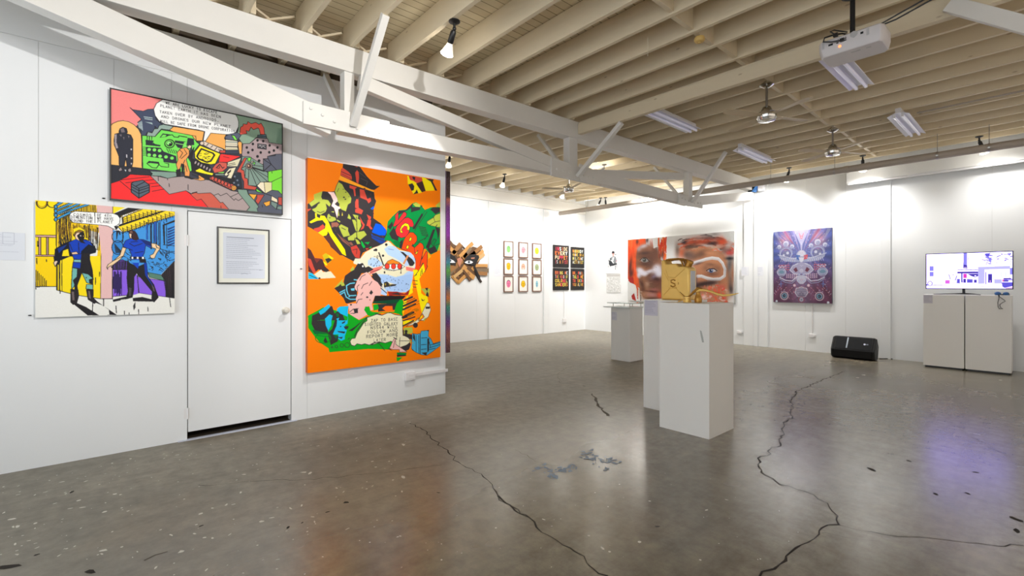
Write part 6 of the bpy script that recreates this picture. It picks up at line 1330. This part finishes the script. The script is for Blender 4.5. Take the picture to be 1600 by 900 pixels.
# ------------------------------------------------------------------ plinths
def plinth(x0, x1, y0, y1, h, lab, nm='plinth', foot=0.0, grp=None, scuff=False):
    m = MB(); m.box((x0, y0, foot), (x1, y1, h)); mats = [M_PLINTH]
    if scuff:
        mats += [mat('grey_scuff', (176, 178, 174), .7)]
        q = [(1093.5, 516), (1096, 517), (1098.5, 527), (1100, 535), (1097, 535), (1095, 526)]
        m.prism([pt(a, b_, 1, y0 - .0006) for a, b_ in q], (0, .0005, 0), 1)
    if foot: mats += [M_BLACK]; m.box((x0 + .02, y0 + .03, 0), (x1 - .02, y1 - .03, foot), len(mats) - 1)
    return tag(m.build(nm, mats, None, ((x0 + x1) / 2, (y0 + y1) / 2, 0), bevel=.003), lab, 'plinth', grp)
plinth(-2.487, -1.99, 4.07, 4.56, 1.213, 'tall white plinth nearest the camera with a grey scuff', scuff=True)
plinth(-3.0, -2.50, 4.575, 5.07, 1.215, 'tall white plinth just behind under the gold jerrycan')
plinth(-5.274, -4.866, 7.0, 7.40, .955, 'short white plinth with glass top in the middle distance')
label_sheet(1, 4.575, -1, -2.90, 1.125, .165, .17, 'printed sheet taped to the plinth under the gold can', 8, (214, 212, 226), (180, 178, 198), 'plinth_label', 'paper plinth labels')
label_sheet(1, 7.0, -1, -5.20, .80, .115, .15, 'small printed label on the short glass-topped plinth', 6, (222, 222, 232), (196, 196, 212), 'plinth_label', 'paper plinth labels')
ob = thing('glass_display_top', (-5.07, 7.2, .955), 'glass shelf on slim posts topping the short plinth', 'glass top')
MB().box((-5.40, 6.93, .9555), (-4.84, 7.42, .974)).build('lower_shelf', mat('frosted_shelf', (226, 232, 230), .2), ob, bevel=.002)
gl = mat('clear_glass', (214, 236, 230), .05); gl.node_tree.nodes['Principled BSDF'].inputs['Transmission Weight'].default_value = .75
MB().box((-5.33, 6.95, 1.035), (-4.75, 7.45, 1.047)).build('glass_plate', gl, ob, bevel=.002)
for x, y in ((-5.24, 7.02), (-4.88, 7.02), (-5.24, 7.36), (-4.88, 7.36), (-5.06, 7.36)):
    MB().cyl((x, y, .974), (x, y, 1.035), .008, n=10).build('post', M_BRUSH, ob)
for (x0, x1, lab) in ((-1.375, -.88, 'beige white plinth under the left half of the television'), (-.868, -.362, 'beige white plinth under the right half of the television')):
    plinth(x0, x1, 10.35, 10.80, 1.212, lab, foot=.03, grp='pair of television plinths')
label_sheet(1, 10.35, -1, -1.315, 1.135, .115, .14, 'small printed label on the plinth below the television', 6, (206, 204, 214), (176, 174, 190), 'plinth_label', 'paper plinth labels')

# ------------------------------------------------------------------ gold jerrycan and spout
JC = thing('jerrycan', (-2.71, 4.83, 1.215), 'gold fuel can with an embossed S standing on the rear tall plinth', 'fuel can')
jx, jz, jy = -2.885, 1.2155, 4.75
prof = [(0, 0), (.338, 0), (.338, .335), (.318, .365), (.215, .372), (.185, .402), (.055, .402), (.035, .455), (.0, .44)]
m = MB(); m.prism([(jx + a, jy, jz + b_) for a, b_ in prof], (0, .165, 0)); m.build('body', M_GOLD, JC, bevel=.016, seg=3, smooth=True)
def rib(pts, r=.0045, mt=M_GOLD):
    MB().tube([(jx + a, jy - .001, jz + b_) for a, b_ in pts], r, 8).build('pressed_rib', mt, JC, smooth=True)
rib([(.03, .045), (.105, .125), (.19, .13)]); rib([(.06, .335), (.085, .255), (.17, .245), (.285, .34)]); rib([(.19, .13), (.235, .06), (.30, .03)]); rib([(.04, .30), (.095, .21)])
for a in (.10, .20): rib([(a, .135), (a, .235)], .004)
rib([(.10, .135), (.20, .135)], .004)
MB().tube([(jx + .15 + .03 * (x - 2) / 2, jy - .003, jz + .185 + .04 * (y - 3) / 3) for x, y in GLYPH['S'][0]], .0068, 8).build('letter_s', M_GOLD2, JC, smooth=True)
MB().tube([(jx + .215, jy - .002, jz + .17), (jx + .215, jy - .002, jz + .195)], .003, 6).build('maker_mark', M_GOLD2, JC)
for k, yy in enumerate((jy + .03, jy + .0825, jy + .135)):
    MB().tube([(jx + .05, yy, jz + .445), (jx + .085, yy, jz + .452), (jx + .20, yy, jz + .455), (jx + .235, yy, jz + .43), (jx + .255, yy, jz + .37)], .011, 10).build('handle', M_GOLD2, JC, smooth=True)
MB().cyl((jx + .275, jy + .0825, jz + .36), (jx + .30, jy + .0825, jz + .415), .042, .038, n=20).build('filler_neck', M_GOLD2, JC, smooth=True)
MB().cyl((jx + .299, jy + .0825, jz + .412), (jx + .308, jy + .0825, jz + .432), .046, .04, n=20).tube([(jx + .22, jy + .05, jz + .44), (jx + .27, jy + .05, jz + .447), (jx + .33, jy + .0825, jz + .42)], .006, 8).build('cap', M_GOLD2, JC, smooth=True)
MB().box((jx + .3385, jy + .03, jz + .06), (jx + .341, jy + .135, jz + .32)).build('side_reflection', M_CHROME, JC, bevel=.001)  # chrome strip stands in for the reflection on the can's side face

SP = thing('pouring_spout', (-2.2, 4.3, 1.2135), 'gold pouring spout with long curved pointed neck lying on the front plinth', 'spout')
sp = lambda a, b_, y=4.28: Vector(pt(a, b_, 1, y))
zb = 1.2138
def sp0(a, y=4.28): return Vector((pt(a, 470, 1, y).x, y, 0))
MB().lathe([(.040, 0), (.040, .012), (.034, .016), (.034, .034), (.040, .038), (.040, .052), (.026, .056)], (sp0(1074).x, 4.28, zb), n=24).build('base_ring', M_GOLD, SP, smooth=True)
MB().lathe([(.034, 0), (.036, .03), (.030, .06), (.020, .085), (.022, .10)], (sp0(1091).x, 4.28, zb), n=20).build('collar', M_GOLD2, SP, smooth=True)
MB().tube([sp(1062, 456), sp(1070, 463.5), sp(1076, 464), sp(1083, 457), sp(1091, 450.5), sp(1097, 452)], [.003, .006, .009, .013, .016, .012], 10).build('lever', M_GOLD2, SP, smooth=True)
MB().tube([sp(1089, 456), sp(1094, 453), sp(1103, 453.5), sp(1112, 456), sp(1121, 459.5), sp(1130, 461.5), sp(1140, 461), sp(1147, 459.8), sp(1154.5, 458)], [.014, .015, .012, .011, .011, .011, .010, .007, .002], 12).build('neck', M_GOLD, SP, smooth=True)
MB().tube([sp(1060, 471), sp(1066, 469), sp(1074, 470)], .006, 8).build('hook', M_GOLD, SP, smooth=True)

# ------------------------------------------------------------------ television, headphones
TV = thing('television', (-.86, 10.52, 1.212), 'slim television showing a pale violet street scene on two plinths', 'television')
yv = 10.50
t = quad_art([(1447.5, 397), (1582, 393.5), (1582, 451.5), (1447.5, 450)], 1, yv, 260); paint_street(t)
wh = (t.buf.min(-1, keepdims=True) > 222); li = lin(np.clip(t.buf, 0, 255)) / 3.0
t.buf = np.where(wh, np.array((176, 164, 255), np.float32), (np.where(li <= .0031308, li * 12.92, 1.055 * np.power(np.maximum(li, 1e-6), 1 / 2.4) - .055) * 255)).astype(np.float32)
t.mesh('screen', M_SCREEN, M_BLACKP, .004, TV, None, (0, -1, 0), gain=1.0)
frame_of(t, 1, -1, .010, .035, .001, M_BLACKP, TV, 'bezel', .003)
a_, b_ = t.TL, t.TL + t.U + t.V
MB().box((a_.x - .008, yv + .006, b_.z - .008), (b_.x + .008, yv + .034, a_.z + .008)).build('back_panel', M_BLACKP, TV)
xc = -.90
m = MB(); m.tube([(xc - .36, 10.46, 1.2175), (xc - .1, 10.53, 1.226), (xc, 10.54, 1.23), (xc + .1, 10.53, 1.226), (xc + .2, 10.42, 1.2175)], [.005, .008, .012, .008, .005], 8)
m.cyl((xc, 10.535, 1.228), (xc, 10.52, b_.z + .01), .018, n=12); m.build('stand', M_BLACK, TV, smooth=True)
HP = thing('headphones', (-.5, 10.47, 1.212), 'dark blue headphones lying on the plinth beside the television', 'headphones')
for a, r in ((1559, .038), (1572, .036)):
    c = pt(a, 458.5, 1, 10.47); MB().ball((c.x, 10.47, 1.2125 + r * .72), r, 16, sc=(1, .8, .72)).build('ear_cup', M_BLUE, HP, smooth=True)
c0, c1 = pt(1559, 458, 1, 10.47), pt(1572, 458, 1, 10.47)
MB().tube([(c0.x, 10.50, 1.222), (c0.x - .03, 10.57, 1.22), ((c0.x + c1.x) / 2, 10.63, 1.22), (c1.x + .03, 10.57, 1.22), (c1.x, 10.50, 1.222)], .008, 8).build('headband', M_BLACK, HP, smooth=True)
yk = 10.342
MB().tube([(c0.x + .02, 10.44, 1.222), (c0.x + .02, 10.352, 1.219)] + [tuple(pt(a, b2, 1, yk)) for a, b2 in ((1562, 464), (1568, 468), (1571, 470.5), (1566, 473), (1562, 476), (1563, 480), (1567, 482.5), (1562, 482.8), (1559.5, 480), (1559, 473), (1561, 466))] + [(c0.x + .012, 10.352, 1.219)], .004, 6).build('cord', M_BLACK, HP, smooth=True)

# ------------------------------------------------------------------ floor monitor
SPK = thing('floor_speaker', (-2.36, 10.5, 0), 'black wedge floor speaker standing against the back wall', 'speaker')
sx0, sx1 = -2.70, -2.03
pr = [(10.40, .003), (10.335, .03), (10.325, .165), (10.50, .395), (10.545, .40), (10.665, .235), (10.60, .003)]
m = MB(); m.prism([(sx0 + .035, y, z) for y, z in pr], (sx1 - sx0 - .07, 0, 0)); m.build('cabinet', M_BLACKP, SPK, bevel=.012, seg=3)
for x0, x1 in ((sx0, sx0 + .034), (sx1 - .034, sx1)):
    k = .9; cy, cz = 10.48, .2
    m = MB(); big = [(y, z) for y, z in pr]; sm = [(cy + (y - cy) * k, cz + (z - cz) * k if z > .01 else .012) for y, z in pr]
    A_, B_ = (sm, big) if x0 == sx0 else (big, sm); n = len(pr)
    m.add([(x0, y, z) for y, z in A_] + [(x1, y, z) for y, z in B_], [tuple(range(n))[::-1], tuple(range(n, 2 * n))] + [(i, (i + 1) % n, n + (i + 1) % n, n + i) for i in range(n)])
    e = m.build('end_cap', mat('charcoal_plastic', (15, 16, 18), .45, spec=.3), SPK, bevel=.006)
    if x0 > -2.3: MB().cyl((x1, 10.5, .22), (x1 + .004, 10.5, .22), .04, n=16).build('handle_recess', M_BLACK, e)
d1 = Vector((0, 10.50 - 10.325, .395 - .165)); nn = Vector((0, -d1.z, d1.y)).normalized()
g0 = Vector((0, 10.325, .165)) + d1 * .07; g1 = Vector((0, 10.325, .165)) + d1 * .93
m = MB(); q = [Vector((sx0 + .06, g0.y, g0.z)), Vector((sx1 - .06, g0.y, g0.z)), Vector((sx1 - .06, g1.y, g1.z)), Vector((sx0 + .06, g1.y, g1.z))]; m.prism(q, nn * .006)
m.build('grille', mat('dark_grille', (15, 17, 20), .6, spec=.2, bump=.5, bscale=500), SPK, bevel=.002)
xs = sx0 + .235
m = MB(); m.prism([Vector((xs, g0.y, g0.z)) + d1 * .08 + nn * .0062, Vector((xs + .022, g0.y, g0.z)) + d1 * .08 + nn * .0062, Vector((xs + .022, g1.y, g1.z)) + nn * .0062, Vector((xs, g1.y, g1.z)) + nn * .0062], nn * .003); m.build('trim_strip', mat('silver_strip', (170, 180, 190), .3, metal=.6), SPK)
lg = Vector((sx1 - .16, 10.325, .165)) + d1 * .50
m = MB(); m.cyl(lg + nn * .006, lg + nn * .010, .017, n=16); m.prism([lg + Vector((.022, 0, 0)) - d1 * .04 + nn * .0062, lg + Vector((.055, 0, 0)) - d1 * .04 + nn * .0062, lg + Vector((.055, 0, 0)) + d1 * .04 + nn * .0062, lg + Vector((.022, 0, 0)) + d1 * .04 + nn * .0062], nn * .003, 1); m.build('badge', [mat('badge_white', (214, 218, 240), .4), mat('badge_grey', (110, 116, 130), .4)], SPK)
for x in (sx0 + .08, sx1 - .08): MB().box((x - .03, 10.42, 0), (x + .03, 10.58, .0035)).build('rubber_foot', M_BLACK, SPK)
fc = [(1374, 560.5), (1385, 560.2), (1400, 561), (1415, 562.5), (1430, 564), (1441, 565), (1452, 566.3)]
ptsc = [pt(a, b2, 2, .006) for a, b2 in fc]
tag(MB().tube(ptsc, .006, 8).build('power_cable', M_BLACK, None, tuple(Vector((ptsc[3].x, ptsc[3].y, 0))), smooth=True), 'thin dark cable on the floor between speaker and television plinth', 'cable')
ptsd = [pt(a, b2, 2, .006) for a, b2 in ((1576, 576), (1584, 577), (1592, 579), (1604, 581))]
tag(MB().tube(ptsd, .006, 8).build('power_cable', M_BLACK, None, (ptsd[1].x, ptsd[1].y, 0), smooth=True), 'thin dark cable on the floor right of the television plinths', 'cable')
# ------------------------------------------------------------------ ceiling fittings
LIGHTS = []
M_BULB = mat('lit_bulb', (255, 250, 240), .2, emit=(255, 248, 236), estr=14)
M_BULBN = mat('bulb_neck', (214, 220, 216), .15, metal=.3, emit=(255, 246, 226), estr=.8)
def spot(px, py, z, aim, lab, mt=None, lit=True, power=144, cone=120, stem=.045, neck=.11, size=1.0, mount=None, blend=.9):
    mt = mt or M_BLACK
    b0 = Vector(mount) if mount else pt(px, py, 2, z)
    root = thing('spot_lamp', b0, lab, 'spot lamp', 'bulb spot lamps under the joists')
    s = size
    MB().lathe([(.048 * s, 0), (.048 * s, -.008), (.036 * s, -.016), (.012 * s, -.022)], b0, (0, 0, 1), 24).build('ceiling_plate', mt, root, smooth=True)
    a = b0 + Vector((0, 0, -.02 - stem)); d = (Vector(aim) - a).normalized()
    MB().tube([b0 + Vector((0, 0, -.02)), a, a + d * .02], .011 * s, 10).ball(a, .017 * s, 12).build('swivel_arm', mt, root, smooth=True)
    MB().lathe([(.016 * s, .012), (.024 * s, .025), (.026 * s, neck), (.021 * s, neck + .008)], a, d, 20).build('socket', mt, root, smooth=True)
    q = a + d * neck
    bulb = MB().lathe([(.020 * s, .004), (.026 * s, .02), (.048 * s, .075), (.058 * s, .095)], q, d, 24).build('bulb', M_BULBN if lit else M_PLASTW, root, smooth=True)
    MB().lathe([(.0575 * s, .0955), (.05 * s, .108), (.03 * s, .116), (.004, .119)], q, d, 24).build('lens', M_BULB if lit else M_PLASTW, bulb, smooth=True)
    if lit: LIGHTS.append((q + d * .135, d, power, cone, blend))
    return root
zl = lambda y: zj(y)
spot(710, 33, zl(2.18), (-5.03, 2.35, 1.45), 'lit black spot lamp nearest the camera, above the orange canvas', power=88, cone=64, blend=.45)
spot(788.5, 272, 3.68, (-9.2, 6.9, 1.5), 'lit black spot lamp in front of the wooden plank eyes', power=108, cone=135)
spot(883, 292, 3.70, (-9.2, 8.6, 1.6), 'lit dark spot lamp beside the far grey ceiling fan', power=108, cone=135)
spot(938.5, 309, 3.70, (-9.2, 10.1, 1.7), 'lit black spot lamp above the black word panels', power=72, cone=135)
spot(946, 308.5, 3.70, (-8.2, 10.9, 1.6), 'black twin spot lamp nearest the corner, turned to the back wall', power=60, cone=125)
spot(703, 238, 3.69, (-9.2, 5.6, 1.5), 'glaring spot lamp seen just past the near wall corner', power=72, cone=135)
spot(1000, 308.5, 3.70, (-7.2, 10.92, 1.7), 'glowing spot lamp high by the seated figure poster', power=84, cone=130, mt=M_ENAMEL)
spot(944, 257, 3.64, (-8.6, 8.2, 3.1), 'white spot lamp pointing sideways behind the truss', power=18, cone=125, mt=M_ENAMEL)
spot(1233, 262, zl(9.8), (-4.2, 10.92, 1.8), 'black spot lamp half hidden by the pipe, left of three', power=128, cone=140)
spot(1348, 243, zl(9.8), (-2.3, 10.92, 1.6), 'black spot lamp half hidden by the pipe, middle of three', power=84, cone=140)
spot(1530, 213, zl(9.8), (-.2, 10.92, 1.8), 'black spot lamp half hidden by the pipe, right of three', power=30, cone=140)

# strip lights
def strip(x, y0, lab):
    y1 = y0 + 1.22; zt_ = zj(y0)
    root = thing('strip_light', (x, (y0 + y1) / 2, zt_ - .1), lab, 'strip light', 'twin-tube strip lights under the joists')
    MB().box((x - .03, y0, zt_ - .055), (x + .03, y1, zt_ + .01)).build('housing', M_ENAMEL, root, bevel=.004)
    for s in (-1, 1):
        m = MB(); w = [(x + s * .03, zt_ - .053), (x + s * .112, zt_ - .088), (x + s * .113, zt_ - .083), (x + s * .03, zt_ - .045)]
        m.prism([(a, y0, z) for a, z in w], (0, y1 - y0, 0)); m.build('reflector', M_ENAMEL, root)
        MB().cyl((x + s * .043, y0 + .03, zt_ - .088), (x + s * .043, y1 - .03, zt_ - .088), .017, n=14).build('tube', M_TUBE, root, smooth=True)
        for yy in (y0 + .012, y1 - .032): MB().box((x + s * .043 - .014, yy, zt_ - .105), (x + s * .043 + .014, yy + .02, zt_ - .055)).build('lamp_holder', M_ENAMEL, root, bevel=.002)
    MB().cyl((x, y0 + .25, zt_), (x, y0 + .25, zt_ + .01), .02, n=10).build('fixing', M_ENAMEL, root)
strip(-3.27, 5.02, 'unlit strip light just behind the girder, left of the fan')
strip(-3.27, 7.72, 'unlit strip light farthest back, near the truss end')
strip(-1.34, 5.02, 'unlit strip light partly hidden behind the projector')
strip(-1.27, 7.70, 'unlit strip light above the services pipe, right of the fans')

# ceiling fans
def fan(x, y, zt_, zb_, lab, small=False, blades=True, a0=-.44):
    root = thing('ceiling_fan', (x, y, zb_), lab, 'ceiling fan', 'polished ceiling fans')
    MB().lathe([(.008, 0), (.03, -.005), (.07, -.035), (.072, -.045), (.05, -.06), (.024, -.075)], (x, y, zt_), n=28).build('canopy', M_CHROME, root, smooth=True)
    MB().cyl((x, y, zb_ + .13), (x, y, zt_ - .06), .013, n=12).build('down_rod', M_BRUSH, root, smooth=True)
    MB().lathe([(.02, .165), (.04, .155), (.055, .125), (.062, .10), (.098, .09), (.102, .03), (.094, .018)], (x, y, zb_), n=32).build('motor', M_CHROME, root, smooth=True)
    MB().lathe([(.094, .018), (.088, .004), (.06, .0), (.03, -.004), (.008, -.008)], (x, y, zb_), n=32).build('bottom_cap', M_CHROME, root, smooth=True)
    if blades:
        for k in range(4):
            a = a0 + k * PI / 2; e = Vector((math.cos(a), math.sin(a), 0)); s = Vector((-math.sin(a), math.cos(a), 0)); z = zb_ + .055
            c = Vector((x, y, z)); m = MB(); P = []
            for r, w, tl in ((.10, .03, .0), (.17, .045, .006), (.30, .052, .008), (.48, .055, .008), (.54, .042, .006), (.56, .02, .003)):
                P.append((c + e * r - s * w + Vector((0, 0, -tl)), c + e * r + s * w + Vector((0, 0, tl))))
            vs = [v for p in P for v in p] + [v + Vector((0, 0, .005)) for p in P for v in p]; n = len(P) * 2
            fs = []
            for i in range(len(P) - 1):
                fs += [(2 * i, 2 * i + 1, 2 * i + 3, 2 * i + 2), (n + 2 * i, n + 2 * i + 2, n + 2 * i + 3, n + 2 * i + 1), (2 * i, 2 * i + 2, n + 2 * i + 2, n + 2 * i), (2 * i + 1, n + 2 * i + 1, n + 2 * i + 3, 2 * i + 3)]
            fs += [(0, n, n + 1, 1), (n - 2, n - 1, 2 * n - 1, 2 * n - 2)]
            m.add(vs, fs); m.build('blade', mat('pale_blade', (196, 178, 146), .5), root)
fan(-2.05, 5.53, zj(5.5) + .01, 3.20, 'polished ceiling fan just beyond the girder')
fan(-2.05, 7.95, zj(7.9) + .01, 3.25, 'smaller-looking polished ceiling fan above the services pipe', a0=-.53)
c = on_plane(889, 297, 1, 7.0)
fan(c[0], c[1], 3.66, c[2] - .04, 'grey ceiling fan hanging behind the truss middle post', a0=1.1)

# smoke alarm, pull string
c = pt(1093, 58, 2, zj(4.31))
tag(MB().lathe([(.042, 0), (.046, -.01), (.046, -.03), (.036, -.042), (.02, -.045)], (c.x, c.y, zj(c.y)), n=24).lathe([(.016, -.045), (.012, -.052)], (c.x, c.y, zj(c.y)), n=16).build('smoke_alarm', mat('yellowed_plastic', (206, 172, 100), .45), None, (c.x, c.y, zj(c.y)), smooth=True), 'yellowed round smoke alarm under a joist before the girder', 'smoke alarm')
c = pt(1012, 62, 2, zj(3.53) - .0)
tag(MB().tube([(c.x, c.y, zj(c.y) + .02), (c.x + .002, c.y, zj(c.y) - .07), (c.x, c.y, zj(c.y) - .14)], .003, 6).ball((c.x, c.y, zj(c.y) - .145), .006, 8).build('pull_cord', mat('string', (214, 204, 180), .8), None, (c.x, c.y, zj(c.y))), 'short pale pull cord hanging from a joist', 'cord')

# conduit on the joists at right
c0, c1 = pt(1440, 193, 2, 3.58), pt(1640, 148, 2, 3.58)
ob = tag(MB().tube([(c0.x, 8.05, zj(8) - .012), (c0.x + .6, 8.05, zj(8) - .012), (2.5, 8.05, zj(8) - .012)], .011, 10).build('conduit', mat('pipe_paint'), None, (0, 8.05, zj(8) - .012), smooth=True), 'thin pale conduit clipped along the joists above the pipe', 'conduit')

# bracket fitting at the top of the pilaster
c = pt(1177, 292, 1, 10.70)
ob = thing('bracket_speaker', (c.x, 10.72, 3.38), 'small dark box with blue tape high on the pilaster', 'small speaker')
MB().box((c.x - .10, 10.66, 3.40), (c.x + .02, 10.79, 3.55)).build('cabinet', M_BLACKP, ob, bevel=.008)
MB().prism([(c.x - .02, 10.655, 3.40), (c.x + .03, 10.655, 3.40), (c.x + .12, 10.655, 3.54), (c.x + .07, 10.655, 3.54)], (0, .14, 0)).build('tape', mat('blue_tape', (60, 120, 190), .6), ob)
MB().box((c.x + .10, 10.68, 3.40), (c.x + .21, 10.79, 3.53)).build('bracket', M_ENAMEL, ob, bevel=.006)

# ------------------------------------------------------------------ projector
PJ = thing('projector', (-1.0, 4.39, 3.185), 'white projector hung on a black pole below the joists', 'projector')
px0, px1, py0, py1, pz0, pz1 = -1.20, -.785, 4.27, 4.55, 3.185, 3.315
m = MB()
lo = [(px0 + .03, py0 + .02), (px1 - .03, py0 + .02), (px1 - .012, py0 + .05), (px1 - .012, py1 - .05), (px1 - .04, py1 - .01), (px0 + .04, py1 - .01), (px0 + .012, py1 - .05), (px0 + .012, py0 + .05)]
hi = [(px0 + .02, py0), (px1 - .02, py0), (px1, py0 + .03), (px1, py1 - .05), (px1 - .05, py1), (px0 + .05, py1), (px0, py1 - .05), (px0, py0 + .03)]
rings = [(lo, pz0), (hi, pz0 + .05), (hi, pz1 - .012), (lo, pz1)]
vs = [(x, y, z) for rr, z in rings for x, y in rr]; fs = [tuple(range(8))[::-1], tuple(range(24, 32))]
for r in range(3):
    for k in range(8): fs.append((r * 8 + k, r * 8 + (k + 1) % 8, r * 8 + 8 + (k + 1) % 8, r * 8 + 8 + k))
m.add(vs, fs); m.build('housing', mat('projector_case', (206, 202, 204), .4), PJ, bevel=.006, seg=3, smooth=True)
bk = py0 - .0012
def port(x, z, w, h, mt, nm='port'): MB().box((px0 + x - w / 2, bk, pz0 + z - h / 2), (px0 + x + w / 2, py0 + .004, pz0 + z + h / 2)).build(nm, mt, PJ)
M_PORT = mat('port_black', (18, 18, 20), .5); M_GRY = mat('vent_grey', (176, 176, 178), .5)
for x, z, w, h in ((.085, .078, .03, .014), (.13, .075, .014, .008), (.175, .092, .026, .008), (.175, .078, .026, .008), (.235, .082, .012, .008), (.285, .092, .018, .016)): port(x, z, w, h, M_PORT)
for i in range(5): port(.135 + i * .012, .102, .005, .005, M_PORT, 'jack')
for x in (.028, .315): 
    for k in range(3): port(x + k * .006, .086, .003, .05, M_GRY, 'vent')
MB().lathe([(.024, 0), (.024, .002), (.02, .003)], (px0 + .235, py0 + .001, pz0 + .102), (0, -1, 0), 24).build('grille', M_GRY, PJ)
MB().lathe([(.010, 0), (.010, .002)], (px0 + .145, py0 + .001, pz0 + .045), (0, -.92, -.37), 16).build('indicator', mat('amber_light', (255, 150, 90), .4, emit=(255, 140, 80), estr=1.2), PJ)
for x, w in ((.23, .06), (.31, .03)): MB().box((px0 + x - w / 2, py0 + .07, pz0 - .0015), (px0 + x + w / 2, py0 + .085, pz0 + .002)).build('slot', M_GRY, PJ)
MB().lathe([(.045, 0), (.045, .02), (.036, .022), (.036, .012), (.004, .01)], (px0 + .12, py1, pz0 + .065), (0, 1, 0), 24).build('lens', M_BLACKP, PJ)
MB().cyl((-1.0, 4.39, pz1), (-1.0, 4.39, zj(4.3) - .015), .0175, n=16).lathe([(.06, 0), (.06, -.012), (.03, -.03)], (-1.0, 4.39 - .06, zj(4.31)), n=20).box((-1.10, 4.32, pz1 - .002), (-.90, 4.46, pz1 + .012)).build('pole_mount', M_BLACK, PJ, smooth=True)
for dx, dy in ((-.14, -.06), (.14, -.06)): MB().tube([(-1.0 + dx * .6, 4.39 + dy * .5, pz1 + .01), (-1.0 + dx, 4.39 + dy, pz1 + .01), (-1.0 + dx, 4.39 + dy, pz1 - .01)], .006, 6).build('mount_arm', M_BLACK, PJ)
MB().tube([(px0 + .16, py0 - .01, pz0 + .082), (px0 + .10, py0 - .03, pz0 + .085), (px0 + .045, py0 - .035, pz0 + .105), (px0 + .05, py0 - .02, pz0 + .14), (px0 + .10, py0 + .0, pz1 + .018), (px0 + .15, py0 + .04, pz1 + .025), (px0 + .19, py0 + .10, pz1 + .02)], .006, 8).box((px0 + .15, py0 - .022, pz0 + .072), (px0 + .175, py0, pz0 + .092)).build('video_cable', M_BLACK, PJ, smooth=True)
MB().tube([(px0 + .12, py0 - .005, pz1 + .008), (px0 + .09, py0 - .03, pz1 + .04), (px0 + .11, py0 - .01, pz1 + .05), (px0 + .18, py0 + .06, pz1 + .03)], .005, 8).box((px0 + .105, py0 - .02, pz1 - .004), (px0 + .135, py0 + .005, pz1 + .02)).build('power_cable', M_BLACK, PJ, smooth=True)
for k, dz in enumerate((0, .03)):
    MB().tube([(px1 - .05 - .03 * k, py0 + .1, pz1 + .012), (px1 + .05, py0 + .12, pz1 + .03 + dz), (px1 + .3, py0 + .1, pz1 + .09 + dz), (px1 + .7, py0 + .06, pz1 + .18 + dz * .7), (px1 + 1.1, py0 + .05, zj(4.3) - .012 + 0 * k), (px1 + 2.2, py0 + .05 + .02 * k, zj(4.3) - .012)], .006, 8).build('ceiling_cable', M_BLACK, PJ, smooth=True)

# ------------------------------------------------------------------ light
def add_spot(p, d, power, cone, blend, col=None, spill=0):
    l = bpy.data.lights.new('spot_light', 'SPOT'); l.energy = power; l.spot_size = math.radians(cone); l.spot_blend = blend; l.shadow_soft_size = .045; l.color = col or (1.0, .985, .965)
    if spill:
        l2 = bpy.data.lights.new('bulb_spill', 'POINT'); l2.energy = spill; l2.shadow_soft_size = .05; l2.color = (1, .95, .86); o2 = bpy.data.objects.new('bulb_spill', l2); COL.objects.link(o2); o2.location = p
    o = bpy.data.objects.new('spot_light', l); COL.objects.link(o); o.location = p; o.rotation_euler = Vector(d).to_track_quat('-Z', 'Y').to_euler()
for a in LIGHTS: add_spot(*a, None, 9 if a[0].x < -5 else 3)
# unseen spots; those at the mural and right wall are only added fill
for (p, aim, pw, cn) in (((-3.1, 1.45, 3.42), (-5.03, 1.5, 1.6), 8, 80), ((.2, 1.3, 3.22), (-5.03, 1.1, 2.4), 330, 62), ((-3.1, -1.2, 3.40), (-5.03, -1.2, 1.4), 16, 140), ((.6, 9.6, 3.4), (.9, 10.92, 1.6), 16, 140), ((-6.1, 9.2, 3.5), (-6.0, 10.92, 1.9), 130, 140), ((1.3, 7.6, 3.4), (3.0, 7.4, 1.5), 150, 140), ((1.3, 4.6, 3.4), (3.0, 4.4, 1.5), 150, 140), ((1.3, 1.6, 3.4), (3.0, 1.4, 1.5), 150, 140)):
    p = Vector(p); add_spot(p, (Vector(aim) - p).normalized(), pw, cn, .8, (1.0, .86, .74) if aim[0] == 3.0 else None)  # right-wall fill is tinted warm to lift the plinth sides

w = bpy.data.worlds.new('daylight'); SC.world = w; w.use_nodes = True
bg = w.node_tree.nodes['Background']; bg.inputs['Color'].default_value = (.86, .93, 1.0, 1); bg.inputs['Strength'].default_value = 1.5

cam = bpy.data.cameras.new('camera'); co = bpy.data.objects.new('camera', cam); COL.objects.link(co)
cam.sensor_width = 36; cam.lens = FOC / 1600 * 36; cam.shift_y = (CY - 450) / 1600.0; cam.clip_start = .05
co.location = (0, 0, EYE); co.rotation_euler = (PI / 2, 0, YAW); SC.camera = co
SC.view_settings.view_transform = 'Standard'; SC.view_settings.look = 'None'; SC.view_settings.gamma = 1; SC.view_settings.use_curve_mapping = False
SC.view_settings.exposure = 0.60
SC.cycles.use_denoising = True; SC.cycles.max_bounces = 10; SC.cycles.diffuse_bounces = 6; SC.cycles.sample_clamp_indirect = 8
